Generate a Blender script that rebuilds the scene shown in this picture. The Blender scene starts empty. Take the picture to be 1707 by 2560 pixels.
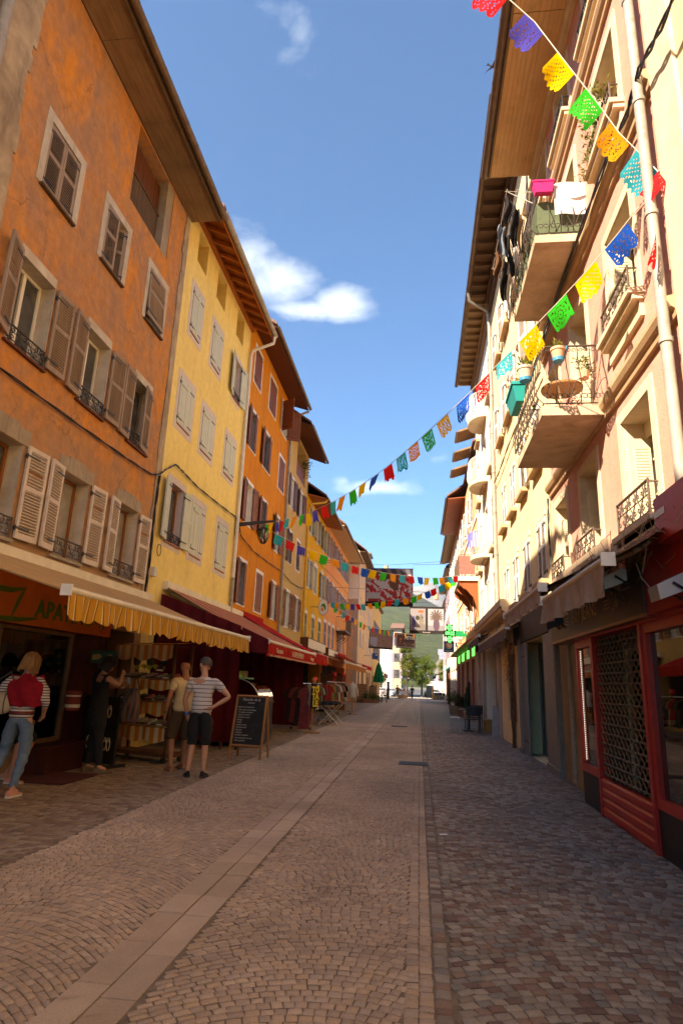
import bpy, bmesh, math, random
import numpy as np
from mathutils import Vector, Matrix

S = bpy.context.scene
COL = S.collection
random.seed(7)
RNG = np.random.default_rng(7)

# ------------------------------------------------------------------ camera
cam_data = bpy.data.cameras.new("camera")
cam = bpy.data.objects.new("camera", cam_data)
COL.objects.link(cam)
CAM_R = Matrix(((0.99231261, -0.0028982, 0.12372261),
                (0.11852898, -0.26523539, -0.95687046),
                (0.03558882, 0.96417933, -0.2628529)))
cam.matrix_world = Matrix.Translation((0, 0, 1.5)) @ CAM_R.to_4x4()
cam_data.sensor_fit = 'VERTICAL'
cam_data.sensor_height = 36.0
cam_data.lens = 21.967
cam_data.clip_start = 0.05
cam_data.clip_end = 9000
S.camera = cam

# ------------------------------------------------------------------ light
SUN_DIR = Vector((1.0, 1.2, -1.25)).normalized()      # way the light travels
SUN_EL = math.asin(-SUN_DIR.z)
SUN_ROT = math.atan2(-SUN_DIR.x, -SUN_DIR.y)
sun_d = bpy.data.lights.new("sun", 'SUN')
sun_d.energy = 3.4
sun_d.angle = math.radians(0.5)
sun_d.color = (1.0, 0.89, 0.79)
sun = bpy.data.objects.new("sun", sun_d)
COL.objects.link(sun)
sun.rotation_euler = SUN_DIR.to_track_quat('-Z', 'Y').to_euler()
sun.location = (-20, -20, 40)

world = bpy.data.worlds.new("World")
S.world = world
world.use_nodes = True
wn, wl = world.node_tree.nodes, world.node_tree.links
wn.clear()
w_out = wn.new('ShaderNodeOutputWorld')
w_bg = wn.new('ShaderNodeBackground')
w_bg.inputs['Strength'].default_value = 0.072
sky = wn.new('ShaderNodeTexSky')
sky.sky_type = 'NISHITA'
sky.sun_disc = False
sky.sun_elevation = SUN_EL
sky.sun_rotation = SUN_ROT
sky.altitude = 1300
sky.air_density = 1.0
sky.dust_density = 0.25
sky.ozone_density = 1.2
# clouds: soft fair-weather puffs given by direction on the sky, broken up by noise
tc = wn.new('ShaderNodeTexCoord')
def wmath(op, a, b=None, c=None, clamp=False):
    n = wn.new('ShaderNodeMath'); n.operation = op; n.use_clamp = clamp
    for i, v in enumerate((a, b, c)):
        if v is None: continue
        if isinstance(v, (int, float)): n.inputs[i].default_value = v
        else: wl.new(v, n.inputs[i])
    return n.outputs[0]
def wvec(op, a, b=None):
    n = wn.new('ShaderNodeVectorMath'); n.operation = op
    for i, v in enumerate((a, b)):
        if v is None: continue
        if isinstance(v, (tuple, list)): n.inputs[i].default_value = v
        else: wl.new(v, n.inputs[i])
    return n
def wnoise(scale, detail, rough, dist=0.0, vec=None):
    n = wn.new('ShaderNodeTexNoise')
    n.inputs['Scale'].default_value = scale; n.inputs['Detail'].default_value = detail
    n.inputs['Roughness'].default_value = rough; n.inputs['Distortion'].default_value = dist
    wl.new(vec, n.inputs['Vector'])
    return n.outputs['Fac']
wdir = tc.outputs['Generated']
n1 = wnoise(9.0, 9.0, 0.62, 0.35, wdir)
stretch = wvec('MULTIPLY', wdir, (1.0, 1.0, 2.6)).outputs[0]
n2 = wnoise(16.0, 8.0, 0.6, 0.5, stretch)
n3 = wnoise(2.2, 4.0, 0.5, 0.0, wdir)
masks = None
for (x, y, z, rx, rz, gain) in (
        (-.256, .761, .596, .065, .05, .80), (-.205, .785, .575, .085, .045, .80),
        (-.118, .824, .552, .050, .028, 1.1), (-.165, .818, .543, .075, .018, .95),
        (-.150, .597, .789, .040, .030, .55), (-.100, .582, .807, .025, .030, .42),
        (-.196, .564, .802, .045, .018, .38), (-.157, .869, .468, .026, .018, .36),
        (-.071, .951, .302, .085, .016, .95), (-.12, .945, .31, .035, .022, .7), (.032, .937, .347, .045, .012, .5),
        (.058, .590, .805, .012, .02, .33)):
    d = wvec('SUBTRACT', wdir, (x, y, z)).outputs[0]
    sep = wvec('MULTIPLY', d, (1 / rx, 1 / (rz * 2.4), 1 / rz)).outputs[0]
    ln = wn.new('ShaderNodeVectorMath'); ln.operation = 'LENGTH'; wl.new(sep, ln.inputs[0])
    m = wmath('MULTIPLY', wmath('SUBTRACT', 1.0, wmath('MULTIPLY', ln.outputs['Value'], 0.62), clamp=True), gain)
    masks = m if masks is None else wmath('MAXIMUM', masks, m)
general = wmath('MULTIPLY', wmath('SUBTRACT', n3, 0.66, clamp=True), 1.6)
masks = wmath('MAXIMUM', masks, general)
nn = wmath('ADD', wmath('MULTIPLY', n1, 0.6), wmath('MULTIPLY', n2, 0.4))
dens = wmath('MULTIPLY', wmath('MULTIPLY', wmath('SUBTRACT', wmath('ADD', nn, wmath('MULTIPLY', masks, .62)), .725, clamp=True), 1.9, clamp=True), wmath('MULTIPLY', masks, 1.6, clamp=True), clamp=True)
mixc = wn.new('ShaderNodeMix'); mixc.data_type = 'RGBA'
wl.new(dens, mixc.inputs['Factor'])
tint = wn.new('ShaderNodeMix'); tint.data_type = 'RGBA'; tint.blend_type = 'MULTIPLY'; tint.inputs['Factor'].default_value = 1.0
wl.new(sky.outputs['Color'], tint.inputs['A']); tint.inputs['B'].default_value = (.25, .66, 1.0, 1)
wl.new(tint.outputs['Result'], mixc.inputs['A'])
mixc.inputs['B'].default_value = (5.8, 6.4, 7.0, 1)
wl.new(mixc.outputs['Result'], w_bg.inputs['Color'])
wl.new(w_bg.outputs['Background'], w_out.inputs['Surface'])

vs = S.view_settings
vs.view_transform = 'Standard'
try: vs.look = 'None'
except Exception: pass
vs.gamma = 1.0
vs.use_curve_mapping = False
vs.exposure = 2.2
vs.use_white_balance = True
vs.white_balance_temperature = 7700
vs.white_balance_tint = 8
S.render.film_transparent = False
S.cycles.max_bounces = 8
S.cycles.diffuse_bounces = 5
S.cycles.glossy_bounces = 3
S.cycles.transparent_max_bounces = 12
S.cycles.sample_clamp_indirect = 8.0
S.cycles.caustics_reflective = False
S.cycles.caustics_refractive = False
S.cycles.use_denoising = True
S.cycles.use_adaptive_sampling = True

# ------------------------------------------------------------------ materials
MATS = {}
def srgb(h):
    h = h.lstrip('#'); o = []
    for i in (0, 2, 4):
        v = int(h[i:i + 2], 16) / 255
        o.append(v / 12.92 if v <= .04045 else ((v + .055) / 1.055) ** 2.4)
    return tuple(o)

class NT:
    def __init__(s, name):
        s.m = bpy.data.materials.new(name); s.m.use_nodes = True
        s.n, s.l = s.m.node_tree.nodes, s.m.node_tree.links
        s.p = s.n['Principled BSDF']; s.out = s.n['Material Output']
        s.tc = s.n.new('ShaderNodeTexCoord')
        s.vec = s.tc.outputs['Object']
    def map(s, scale, vec=None):
        m = s.n.new('ShaderNodeMapping'); m.inputs['Scale'].default_value = scale
        s.l.new(vec or s.vec, m.inputs['Vector']); return m.outputs[0]
    def noise(s, scale, detail=4, rough=.55, dist=0, vec=None, out='Fac'):
        n = s.n.new('ShaderNodeTexNoise'); n.inputs['Scale'].default_value = scale
        n.inputs['Detail'].default_value = detail; n.inputs['Roughness'].default_value = rough
        n.inputs['Distortion'].default_value = dist
        s.l.new(vec or s.vec, n.inputs['Vector']); return n.outputs[out]
    def ramp(s, fac, stops, interp='LINEAR'):
        r = s.n.new('ShaderNodeValToRGB'); r.color_ramp.interpolation = interp
        e = r.color_ramp.elements
        while len(e) < len(stops): e.new(0.5)
        for i, (p, c) in enumerate(stops):
            e[i].position = p
            e[i].color = (c, c, c, 1) if isinstance(c, (int, float)) else (*c[:3], 1)
        s.l.new(fac, r.inputs[0]); return r.outputs[0]
    def mix(s, f, a, b, mode='MIX'):
        n = s.n.new('ShaderNodeMix'); n.data_type = 'RGBA'; n.blend_type = mode
        for key, v in (('Factor', f), ('A', a), ('B', b)):
            if isinstance(v, (int, float)) and key == 'Factor': n.inputs[key].default_value = v
            elif isinstance(v, (tuple, list)): n.inputs[key].default_value = (*v[:3], 1)
            else: s.l.new(v, n.inputs[key])
        return n.outputs['Result']
    def math(s, op, a, b=None, clamp=False):
        n = s.n.new('ShaderNodeMath'); n.operation = op; n.use_clamp = clamp
        for i, v in enumerate((a, b)):
            if v is None: continue
            if isinstance(v, (int, float)): n.inputs[i].default_value = v
            else: s.l.new(v, n.inputs[i])
        return n.outputs[0]
    def bump(s, h, strength=.3, dist=.01):
        b = s.n.new('ShaderNodeBump'); b.inputs['Strength'].default_value = strength
        b.inputs['Distance'].default_value = dist
        s.l.new(h, b.inputs['Height'])
        s.l.new(b.outputs[0], s.p.inputs['Normal'])
    def base(s, c):
        if isinstance(c, (tuple, list)): s.p.inputs['Base Color'].default_value = (*c[:3], 1)
        else: s.l.new(c, s.p.inputs['Base Color'])
    def set(s, **k):
        for a, v in k.items(): s.p.inputs[a].default_value = v

def pm(name, col, rough=.7, var=.16, scale=5.0, bump=.12, bscale=40, metal=0.0, spec=.4, stretch=None, dirt=None):
    """plain material with tone variation, fine relief and optional dirt blotches"""
    if name in MATS: return MATS[name]
    t = NT(name)
    if isinstance(col, str): col = srgb(col)
    v = t.map(stretch) if stretch else t.vec
    n = t.noise(scale, 5, .6, .3, v)
    lo = tuple(max(0, c * (1 - var)) for c in col); hi = tuple(min(1, c * (1 + var)) for c in col)
    c = t.ramp(n, [(.3, lo), (.7, hi)])
    if dirt:
        dn = t.noise(scale * .7 + 1.3, 7, .68, .6)
        c = t.mix(t.ramp(dn, [(.5, 0.0), (.72, .75)]), c, dirt)
    t.base(c); t.set(Roughness=rough, Metallic=metal)
    t.p.inputs['Specular IOR Level'].default_value = spec
    if bump: t.bump(t.noise(bscale, 3, .6, 0, v), bump, .01)
    MATS[name] = t.m
    return t.m

def plaster(name, c1, c2, c3=None, amount=.5, scale=.5, streak=.35, rough=.9, bump=.25, spots=None, bscale=14):
    """painted render: clouds of two tones, vertical wash streaks, worn spots"""
    t = NT(name)
    c1, c2 = [srgb(c) if isinstance(c, str) else c for c in (c1, c2)]
    a = t.noise(scale, 8, .62, .8)
    c = t.mix(t.ramp(a, [(.5 - amount * .25, 0.0), (.5 + amount * .25, 1.0)]), c1, c2)
    if c3:
        c3 = srgb(c3) if isinstance(c3, str) else c3
        b = t.noise(1.6, 7, .65, .4, t.map((1, 1.4, .22)))
        c = t.mix(t.math('MULTIPLY', t.ramp(b, [(.48, 0.0), (.72, 1.0)]), streak), c, c3)
    f = t.noise(5, 8, .7, .2)
    c = t.mix(.32, c, t.ramp(f, [(.3, (.62, .62, .62)), (.7, (1.18, 1.18, 1.18))]), 'MULTIPLY')
    if spots:
        sp = srgb(spots) if isinstance(spots, str) else spots
        q = t.noise(2.6, 9, .72, 1.2)
        c = t.mix(t.ramp(q, [(.66, 0.0), (.70, 1.0)]), c, sp)
    t.base(c); t.set(Roughness=rough)
    t.p.inputs['Specular IOR Level'].default_value = .15
    t.bump(t.math('ADD', t.noise(bscale, 6, .65), t.math('MULTIPLY', t.noise(90, 2, .5), .35)), bump, .02)
    MATS[name] = t.m
    return t.m

def wood(name, c1, c2, rough=.6, axis=2, scale=6.0, bump=.2, streaks=14):
    t = NT(name)
    c1, c2 = [srgb(c) if isinstance(c, str) else c for c in (c1, c2)]
    sc = [streaks] * 3; sc[axis] = .9
    n = t.noise(scale, 6, .65, .4, t.map(tuple(v / 4 for v in sc)))
    blot = t.noise(1.6, 6, .6, .3)
    c = t.mix(t.ramp(n, [(.32, 0.0), (.68, 1.0)]), c1, c2)
    c = t.mix(t.ramp(blot, [(.5, 0.0), (.75, .55)]), c, tuple(x * .45 for x in c1))
    t.base(c); t.set(Roughness=rough); t.p.inputs['Specular IOR Level'].default_value = .3
    t.bump(n, bump, .006)
    MATS[name] = t.m
    return t.m

def glass(name, tint=(.02, .024, .026), rough=.03, spec=.9, cloud=.0):
    t = NT(name)
    c = tint
    if cloud:
        c = t.mix(t.ramp(t.noise(1.7, 4, .5, .4), [(.35, 0.0), (.7, 1.0)]), tint, tuple(min(1, v + cloud) for v in tint))
    t.base(c); t.set(Roughness=rough); t.p.inputs['Specular IOR Level'].default_value = spec
    t.bump(t.noise(.9, 1, .4), .05, .02)
    MATS[name] = t.m
    return t.m

def clear_glass(name, tint=(.9, .93, .92), fac=.86, ior=1.5):
    """thin pane: see-through with a mirror-like sheen"""
    t = NT(name)
    tr = t.n.new('ShaderNodeBsdfTransparent'); tr.inputs[0].default_value = (*tint, 1)
    gl = t.n.new('ShaderNodeBsdfGlossy'); gl.inputs['Roughness'].default_value = .02
    fr = t.n.new('ShaderNodeFresnel'); fr.inputs[0].default_value = ior
    mx = t.n.new('ShaderNodeMixShader')
    t.l.new(t.math('ADD', t.math('MULTIPLY', fr.outputs[0], 1.0), (1 - fac) * .35, True), mx.inputs[0])
    t.l.new(tr.outputs[0], mx.inputs[1]); t.l.new(gl.outputs[0], mx.inputs[2])
    t.l.new(mx.outputs[0], t.out.inputs['Surface'])
    MATS[name] = t.m
    return t.m

def emit(name, col, strength):
    t = NT(name); t.base((.01, .01, .01))
    t.p.inputs['Emission Color'].default_value = (*col, 1)
    t.p.inputs['Emission Strength'].default_value = strength
    MATS[name] = t.m
    return t.m

def attr_mat(name, rough=.8, var=.1, bump=.1, spec=.3, transl=0.0, attr='col', vscale=9):
    """colour painted per vertex on flat print, cloth patterns and the like"""
    t = NT(name)
    a = t.n.new('ShaderNodeAttribute'); a.attribute_name = attr
    c = a.outputs['Color']
    if var:
        n = t.noise(vscale, 4, .6)
        c = t.mix(1.0, c, t.ramp(n, [(.3, 1 - var), (.7, 1 + var)]), 'MULTIPLY')
    t.base(c); t.set(Roughness=rough); t.p.inputs['Specular IOR Level'].default_value = spec
    if bump: t.bump(t.noise(30, 3, .6), bump, .006)
    if transl:
        tb = t.n.new('ShaderNodeBsdfTranslucent'); t.l.new(c, tb.inputs[0])
        mx = t.n.new('ShaderNodeMixShader'); mx.inputs[0].default_value = transl
        t.l.new(t.p.outputs[0], mx.inputs[1]); t.l.new(tb.outputs[0], mx.inputs[2])
        t.l.new(mx.outputs[0], t.out.inputs['Surface'])
    MATS[name] = t.m
    return t.m

def cloth(name, col, transl=.25, rough=.9, var=.12, scale=6, bump=.15):
    t = NT(name)
    if isinstance(col, str): col = srgb(col)
    n = t.noise(scale, 5, .6, .3)
    c = t.ramp(n, [(.3, tuple(x * (1 - var) for x in col)), (.7, tuple(min(1, x * (1 + var)) for x in col))])
    t.base(c); t.set(Roughness=rough); t.p.inputs['Specular IOR Level'].default_value = .12
    t.bump(t.noise(25, 3, .6), bump, .01)
    if transl:
        tb = t.n.new('ShaderNodeBsdfTranslucent'); t.l.new(c, tb.inputs[0])
        mx = t.n.new('ShaderNodeMixShader'); mx.inputs[0].default_value = transl
        t.l.new(t.p.outputs[0], mx.inputs[1]); t.l.new(tb.outputs[0], mx.inputs[2])
        t.l.new(mx.outputs[0], t.out.inputs['Surface'])
    MATS[name] = t.m
    return t.m

def stripes(name, cols, width, axis=1, rough=.85, transl=.2, lowc=None):
    """woven stripes along an object axis; cols = list of (share, colour)"""
    t = NT(name)
    sep = t.n.new('ShaderNodeSeparateXYZ'); t.l.new(t.vec, sep.inputs[0])
    fr = t.math('FRACT', t.math('ADD', t.math('DIVIDE', sep.outputs[axis], width), 100.0))
    stops = []; p = 0.0
    for sh, c in cols:
        stops.append((p, srgb(c) if isinstance(c, str) else c)); p += sh
    c = t.ramp(fr, stops, 'CONSTANT')
    n = t.noise(3, 5, .6)
    c = t.mix(.5, c, t.ramp(n, [(.3, .72), (.7, 1.12)]), 'MULTIPLY')
    t.base(c); t.set(Roughness=rough); t.p.inputs['Specular IOR Level'].default_value = .15
    t.bump(t.noise(14, 4, .6), .12, .01)
    if transl:
        tb = t.n.new('ShaderNodeBsdfTranslucent'); t.l.new(c, tb.inputs[0])
        mx = t.n.new('ShaderNodeMixShader'); mx.inputs[0].default_value = transl
        t.l.new(t.p.outputs[0], mx.inputs[1]); t.l.new(tb.outputs[0], mx.inputs[2])
        t.l.new(mx.outputs[0], t.out.inputs['Surface'])
    MATS[name] = t.m
    return t.m

# ------------------------------------------------------------------ mesh building
WLOC = {}
def wloc(o):
    v = Vector((0, 0, 0))
    while o is not None:
        v += o.location; o = o.parent
    return v

class MB:
    def __init__(s): s.v, s.f, s.mi, s.c = [], [], [], []
    def _add(s, vs, fs, mi=0):
        b = len(s.v); s.v += [tuple(p) for p in vs]
        for f in fs: s.f.append([b + i for i in f]); s.mi.append(mi)
        return s
    def box(s, x0, x1, y0, y1, z0, z1, mi=0):
        return s._add([(x0, y0, z0), (x1, y0, z0), (x1, y1, z0), (x0, y1, z0), (x0, y0, z1), (x1, y0, z1), (x1, y1, z1), (x0, y1, z1)],
                      [(3, 2, 1, 0), (4, 5, 6, 7), (0, 1, 5, 4), (1, 2, 6, 5), (2, 3, 7, 6), (3, 0, 4, 7)], mi)
    def quad(s, a, b, c, d, mi=0): return s._add([a, b, c, d], [(0, 1, 2, 3)], mi)
    def tri(s, a, b, c, mi=0): return s._add([a, b, c], [(0, 1, 2)], mi)
    def hexa(s, p, mi=0):
        return s._add(p, [(3, 2, 1, 0), (4, 5, 6, 7), (0, 1, 5, 4), (1, 2, 6, 5), (2, 3, 7, 6), (3, 0, 4, 7)], mi)
    def poly_prism(s, pts, vec, mi=0):
        """extrude a polygon (list of 3D points) along vec"""
        n = len(pts); vec = Vector(vec)
        vs = [Vector(p) for p in pts] + [Vector(p) + vec for p in pts]
        fs = [tuple(range(n))[::-1], tuple(range(n, 2 * n))] + [(i, (i + 1) % n, n + (i + 1) % n, n + i) for i in range(n)]
        return s._add(vs, fs, mi)
    def tube(s, pts, r, n=6, mi=0, closed=False, r2=None, flat=1.0):
        pts = [Vector(p) for p in pts]; m = len(pts)
        if m < 2: return s
        rings = []; up = None
        for i, p in enumerate(pts):
            if closed: d = pts[(i + 1) % m] - pts[i - 1]
            else: d = pts[min(i + 1, m - 1)] - pts[max(i - 1, 0)]
            if d.length < 1e-9: d = Vector((0, 0, 1))
            d.normalize()
            if up is None:
                up = Vector((0, 0, 1)) if abs(d.z) < .9 else Vector((0, 1, 0))
            a = d.cross(up)
            if a.length < 1e-6: a = d.cross(Vector((1, 0, 0)))
            a.normalize(); b = a.cross(d).normalized(); up = b
            rr = r if r2 is None else r + (r2 - r) * i / (m - 1)
            if isinstance(r, (list, tuple)): rr = r[i]
            rings.append([p + (a * math.cos(t) + b * math.sin(t) * flat) * rr for t in [2 * math.pi * k / n for k in range(n)]])
        vs = [q for ring in rings for q in ring]; fs = []
        for i in range(m if closed else m - 1):
            j = (i + 1) % m
            for k in range(n):
                l = (k + 1) % n
                fs.append((i * n + k, i * n + l, j * n + l, j * n + k))
        if not closed:
            fs.append(tuple(range(n))[::-1]); fs.append(tuple((m - 1) * n + k for k in range(n)))
        return s._add(vs, fs, mi)
    def lathe(s, prof, center=(0, 0, 0), n=16, mi=0, caps=True, sx=1, sy=1):
        cx, cy, cz = center; vs = []; fs = []
        for (r, z) in prof:
            for k in range(n):
                t = 2 * math.pi * k / n
                vs.append((cx + r * sx * math.cos(t), cy + r * sy * math.sin(t), cz + z))
        for i in range(len(prof) - 1):
            for k in range(n):
                l = (k + 1) % n
                fs.append((i * n + k, i * n + l, (i + 1) * n + l, (i + 1) * n + k))
        if caps:
            fs.append(tuple(range(n))[::-1]); fs.append(tuple((len(prof) - 1) * n + k for k in range(n)))
        return s._add(vs, fs, mi)
    def sphere(s, c, r, n=10, m=7, mi=0, sx=1, sy=1, sz=1):
        prof = [(max(.001, r * math.sin(math.pi * i / m)), -r * math.cos(math.pi * i / m) * sz) for i in range(m + 1)]
        return s.lathe(prof, c, n, mi, True, sx, sy)
    def grid(s, fn, nu, nv, mi=0):
        """surface from fn(u, v) -> point, u and v in 0..1"""
        vs = [fn(i / nu, j / nv) for j in range(nv + 1) for i in range(nu + 1)]
        fs = [(j * (nu + 1) + i, j * (nu + 1) + i + 1, (j + 1) * (nu + 1) + i + 1, (j + 1) * (nu + 1) + i) for j in range(nv) for i in range(nu)]
        return s._add(vs, fs, mi)
    def mesh(s, name, mats, smooth=None, off=(0, 0, 0), colors=None, recalc=True):
        me = bpy.data.meshes.new(name)
        o = Vector(off)
        me.from_pydata([(p[0] - o.x, p[1] - o.y, p[2] - o.z) for p in s.v], [], s.f)
        if recalc and len(s.f) < 30000:
            bm = bmesh.new(); bm.from_mesh(me)
            bmesh.ops.recalc_face_normals(bm, faces=bm.faces)
            bm.to_mesh(me); bm.free()
        for m in (mats if isinstance(mats, (list, tuple)) else [mats]): me.materials.append(m)
        if len(me.materials) > 1: me.polygons.foreach_set('material_index', s.mi)
        if smooth is not None:
            me.polygons.foreach_set('use_smooth', [True] * len(me.polygons))
            me.set_sharp_from_angle(angle=smooth)
        if colors is not None:
            ca = me.color_attributes.new('col', 'FLOAT_COLOR', 'POINT')
            arr = np.ones((len(s.v), 4), dtype=np.float32); arr[:, :3] = np.array(colors, dtype=np.float32)
            ca.data.foreach_set('color', arr.ravel())
        me.update()
        return me
    def build(s, name, mats, parent=None, label=None, kind=None, smooth=None, world=True, colors=None, recalc=True, loc=None):
        off = wloc(parent) if (parent is not None and world) else Vector((0, 0, 0))
        me = s.mesh(name, mats, smooth, off, colors, recalc)
        o = bpy.data.objects.new(name, me); COL.objects.link(o)
        if parent is not None: o.parent = parent
        if loc is not None: o.location = loc
        if label: o['label'] = label
        if kind: o['kind'] = kind
        return o

def thing(name, label, cat, loc=(0, 0, 0), rz=0.0, group=None):
    o = bpy.data.objects.new(name, None); COL.objects.link(o)
    o.empty_display_size = .2
    o.location = loc; o.rotation_euler = (0, 0, rz); o['label'] = label; o['category'] = cat
    if group: o['group'] = group
    return o
def tag(o, label, cat, group=None):
    o['label'] = label; o['category'] = cat
    if group: o['group'] = group
    return o
def copy_thing(src, label, loc, rz=0.0, group=None):
    r = src.copy(); COL.objects.link(r); r.location = loc; r.rotation_euler = (0, 0, rz); r['label'] = label
    if group: r['group'] = group
    for ch in list(src.children):
        c = ch.copy(); COL.objects.link(c); c.parent = r
        for g in list(ch.children):
            d = g.copy(); COL.objects.link(d); d.parent = c
    return r

class Fac:
    """a house front: u runs along the street, z up, d out of the wall towards the street"""
    def __init__(s, X, side): s.X, s.s = X, side
    def p(s, u, z, d=0.0): return (s.X + s.s * d, u, z)
    def box(s, mb, u0, u1, z0, z1, d0, d1, mi=0):
        a, b = sorted((s.X + s.s * d0, s.X + s.s * d1))
        return mb.box(a, b, u0, u1, z0, z1, mi)

TEXT_CACHE = {}
def text_mesh(body, size=1.0, extrude=.004, shear=0.0, spacing=1.0, bold=0.0):
    cu = bpy.data.curves.new("lettering", 'FONT')
    cu.body = body; cu.size = size; cu.extrude = extrude; cu.shear = shear
    cu.space_character = spacing; cu.offset = bold; cu.resolution_u = 2
    cu.align_x = 'CENTER'; cu.align_y = 'CENTER'
    o = bpy.data.objects.new("lettering", cu); COL.objects.link(o)
    dg = bpy.context.evaluated_depsgraph_get(); dg.update()
    me = bpy.data.meshes.new_from_object(o.evaluated_get(dg))
    bpy.data.objects.remove(o); bpy.data.curves.remove(cu)
    me.materials.clear()
    return me
def lettering(body, size, mat, parent, origin, xdir, ydir, name='lettering', extrude=.004, sx=1.0, **k):
    """text with its own right/up directions, in world space (parent unrotated) or local"""
    me = text_mesh(body, size, extrude, **k)
    me.name = name; me.materials.append(mat)
    x = Vector(xdir).normalized() * sx; y = Vector(ydir).normalized(); z = x.cross(y).normalized()
    m = Matrix((x, y, z)).transposed().to_4x4()
    me.transform(Matrix.Translation(Vector(origin) - (wloc(parent) if parent else Vector())) @ m)
    o = bpy.data.objects.new(name, me); COL.objects.link(o); o.parent = parent
    return o
# ------------------------------------------------------------------ ground
def gz(y):
    """the street drops gently towards its far end"""
    return 0.0 if y < 50 else -min((y - 50) * .0095, .6)

def stone_mat(name, cols, bump=.5):
    t = NT(name)
    oi = t.n.new('ShaderNodeObjectInfo')
    at = t.n.new('ShaderNodeAttribute'); at.attribute_name = 'rnd'
    f = t.math('FRACT', t.math('ADD', at.outputs['Fac'], t.math('MULTIPLY', oi.outputs['Random'], .97)))
    n = len(cols)
    c = t.ramp(f, [(i / n, cc) for i, cc in enumerate(cols)], 'CONSTANT')
    geo = t.n.new('ShaderNodeNewGeometry')
    pos = geo.outputs['Position']
    sp = t.noise(140, 3, .7, 0, pos)
    c = t.mix(.55, c, t.ramp(sp, [(.3, .55), (.7, 1.4)]), 'MULTIPLY')
    big = t.noise(.55, 6, .6, .4, pos)
    c = t.mix(.65, c, t.ramp(big, [(.30, .56), (.70, 1.30)]), 'MULTIPLY')
    st = t.noise(1.9, 8, .7, 1.0, pos)
    c = t.mix(t.ramp(st, [(.60, 0.0), (.72, .65)]), c, (.06, .045, .035))
    t.base(c); t.set(Roughness=.74); t.p.inputs['Specular IOR Level'].default_value = .35
    t.bump(t.noise(60, 5, .7, 0, pos), bump, .006)
    MATS[name] = t.m
    return t.m
M_light = stone_mat('granite_setts', [(.42, .30, .215), (.38, .275, .20), (.46, .335, .24), (.35, .255, .19), (.43, .30, .20), (.39, .29, .22)])
M_dark = stone_mat('mixed_setts', [(.26, .205, .155), (.20, .115, .08), (.31, .25, .19), (.21, .18, .155), (.25, .16, .115), (.33, .27, .21), (.165, .10, .075), (.28, .225, .18), (.22, .17, .13)])
M_red = stone_mat('porphyry_setts', [(.25, .175, .115), (.21, .135, .09), (.27, .20, .14), (.23, .165, .12), (.18, .115, .08), (.29, .22, .155)])
M_slab = stone_mat('granite_slabs', [(.43, .315, .23), (.40, .295, .22), (.45, .335, .25), (.39, .285, .205)], .35)
M_joint = pm('joint_sand', (.165, .122, .088), .95, .35, 9, .5, 90)

def far_paving(name, col, col2):
    t = NT(name)
    b = t.n.new('ShaderNodeTexBrick'); t.l.new(t.vec, b.inputs['Vector'])
    b.inputs['Scale'].default_value = 5; b.inputs['Color1'].default_value = (*col, 1); b.inputs['Color2'].default_value = (*col2, 1)
    b.inputs['Mortar'].default_value = (.10, .08, .06, 1); b.inputs['Mortar Size'].default_value = .03
    c = t.mix(.5, b.outputs['Color'], t.ramp(t.noise(.8, 5, .6), [(.3, .7), (.7, 1.2)]), 'MULTIPLY')
    t.base(c); t.set(Roughness=.75)
    MATS[name] = t.m
    return t.m
M_far_light = far_paving('far_granite', (.42, .305, .22), (.37, .265, .19))
M_far_dark = far_paving('far_mixed', (.26, .21, .18), (.20, .145, .12))
M_far_red = far_paving('far_porphyry', (.26, .185, .125), (.21, .14, .10))

Y_GEO = 26.0
def strip(name, x0, x1, ya, yb, m, dz=0.0, label=None):
    mb = MB(); ys = [ya]
    while ys[-1] < yb: ys.append(min(yb, ys[-1] + 10))
    for a, b in zip(ys[:-1], ys[1:]):
        mb.quad((x0, a, gz(a) + dz), (x1, a, gz(a) + dz), (x1, b, gz(b) + dz), (x0, b, gz(b) + dz))
    o = mb.build(name, m, None, kind='structure', recalc=False)
    return o
terrain = MB()
for a, b in ((-400, -30), (-30, 50), (50, 113), (113, 6000)):
    w = 4000
    terrain.quad((-w, a, gz(a) - .06), (w, a, gz(a) - .06), (w, b, gz(b) - .06), (-w, b, gz(b) - .06))
terrain.build('ground', pm('earth', (.16, .15, .10), .95, .3, .05, 0), None, kind='structure', recalc=False)

road = strip('road', -3.3, .08, -30, Y_GEO, M_joint, -.007)
pave_r = strip('pavement', .08, 3.2, -30, Y_GEO, M_joint, -.009)
pave_l = strip('pavement', -6.6, -3.3, -30, Y_GEO, M_joint, -.008)
road_far = strip('road', -3.3, .08, Y_GEO, 112, M_far_light, -.004)
strip('pavement', .08, 5.5, Y_GEO, 112, M_far_dark, -.004)
strip('pavement', -6.6, -3.3, Y_GEO, 112, M_far_red, -.004)

def in_view(x, y):
    v = Vector((x, y, -1.5))
    q = CAM_R.transposed() @ v
    if q.z > -.1: return False
    px = 853.5 + 1562.1 * q.x / -q.z; py = 1280 - 1562.1 * q.y / -q.z
    return -25 < px < 1732 and py < 2600

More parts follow.
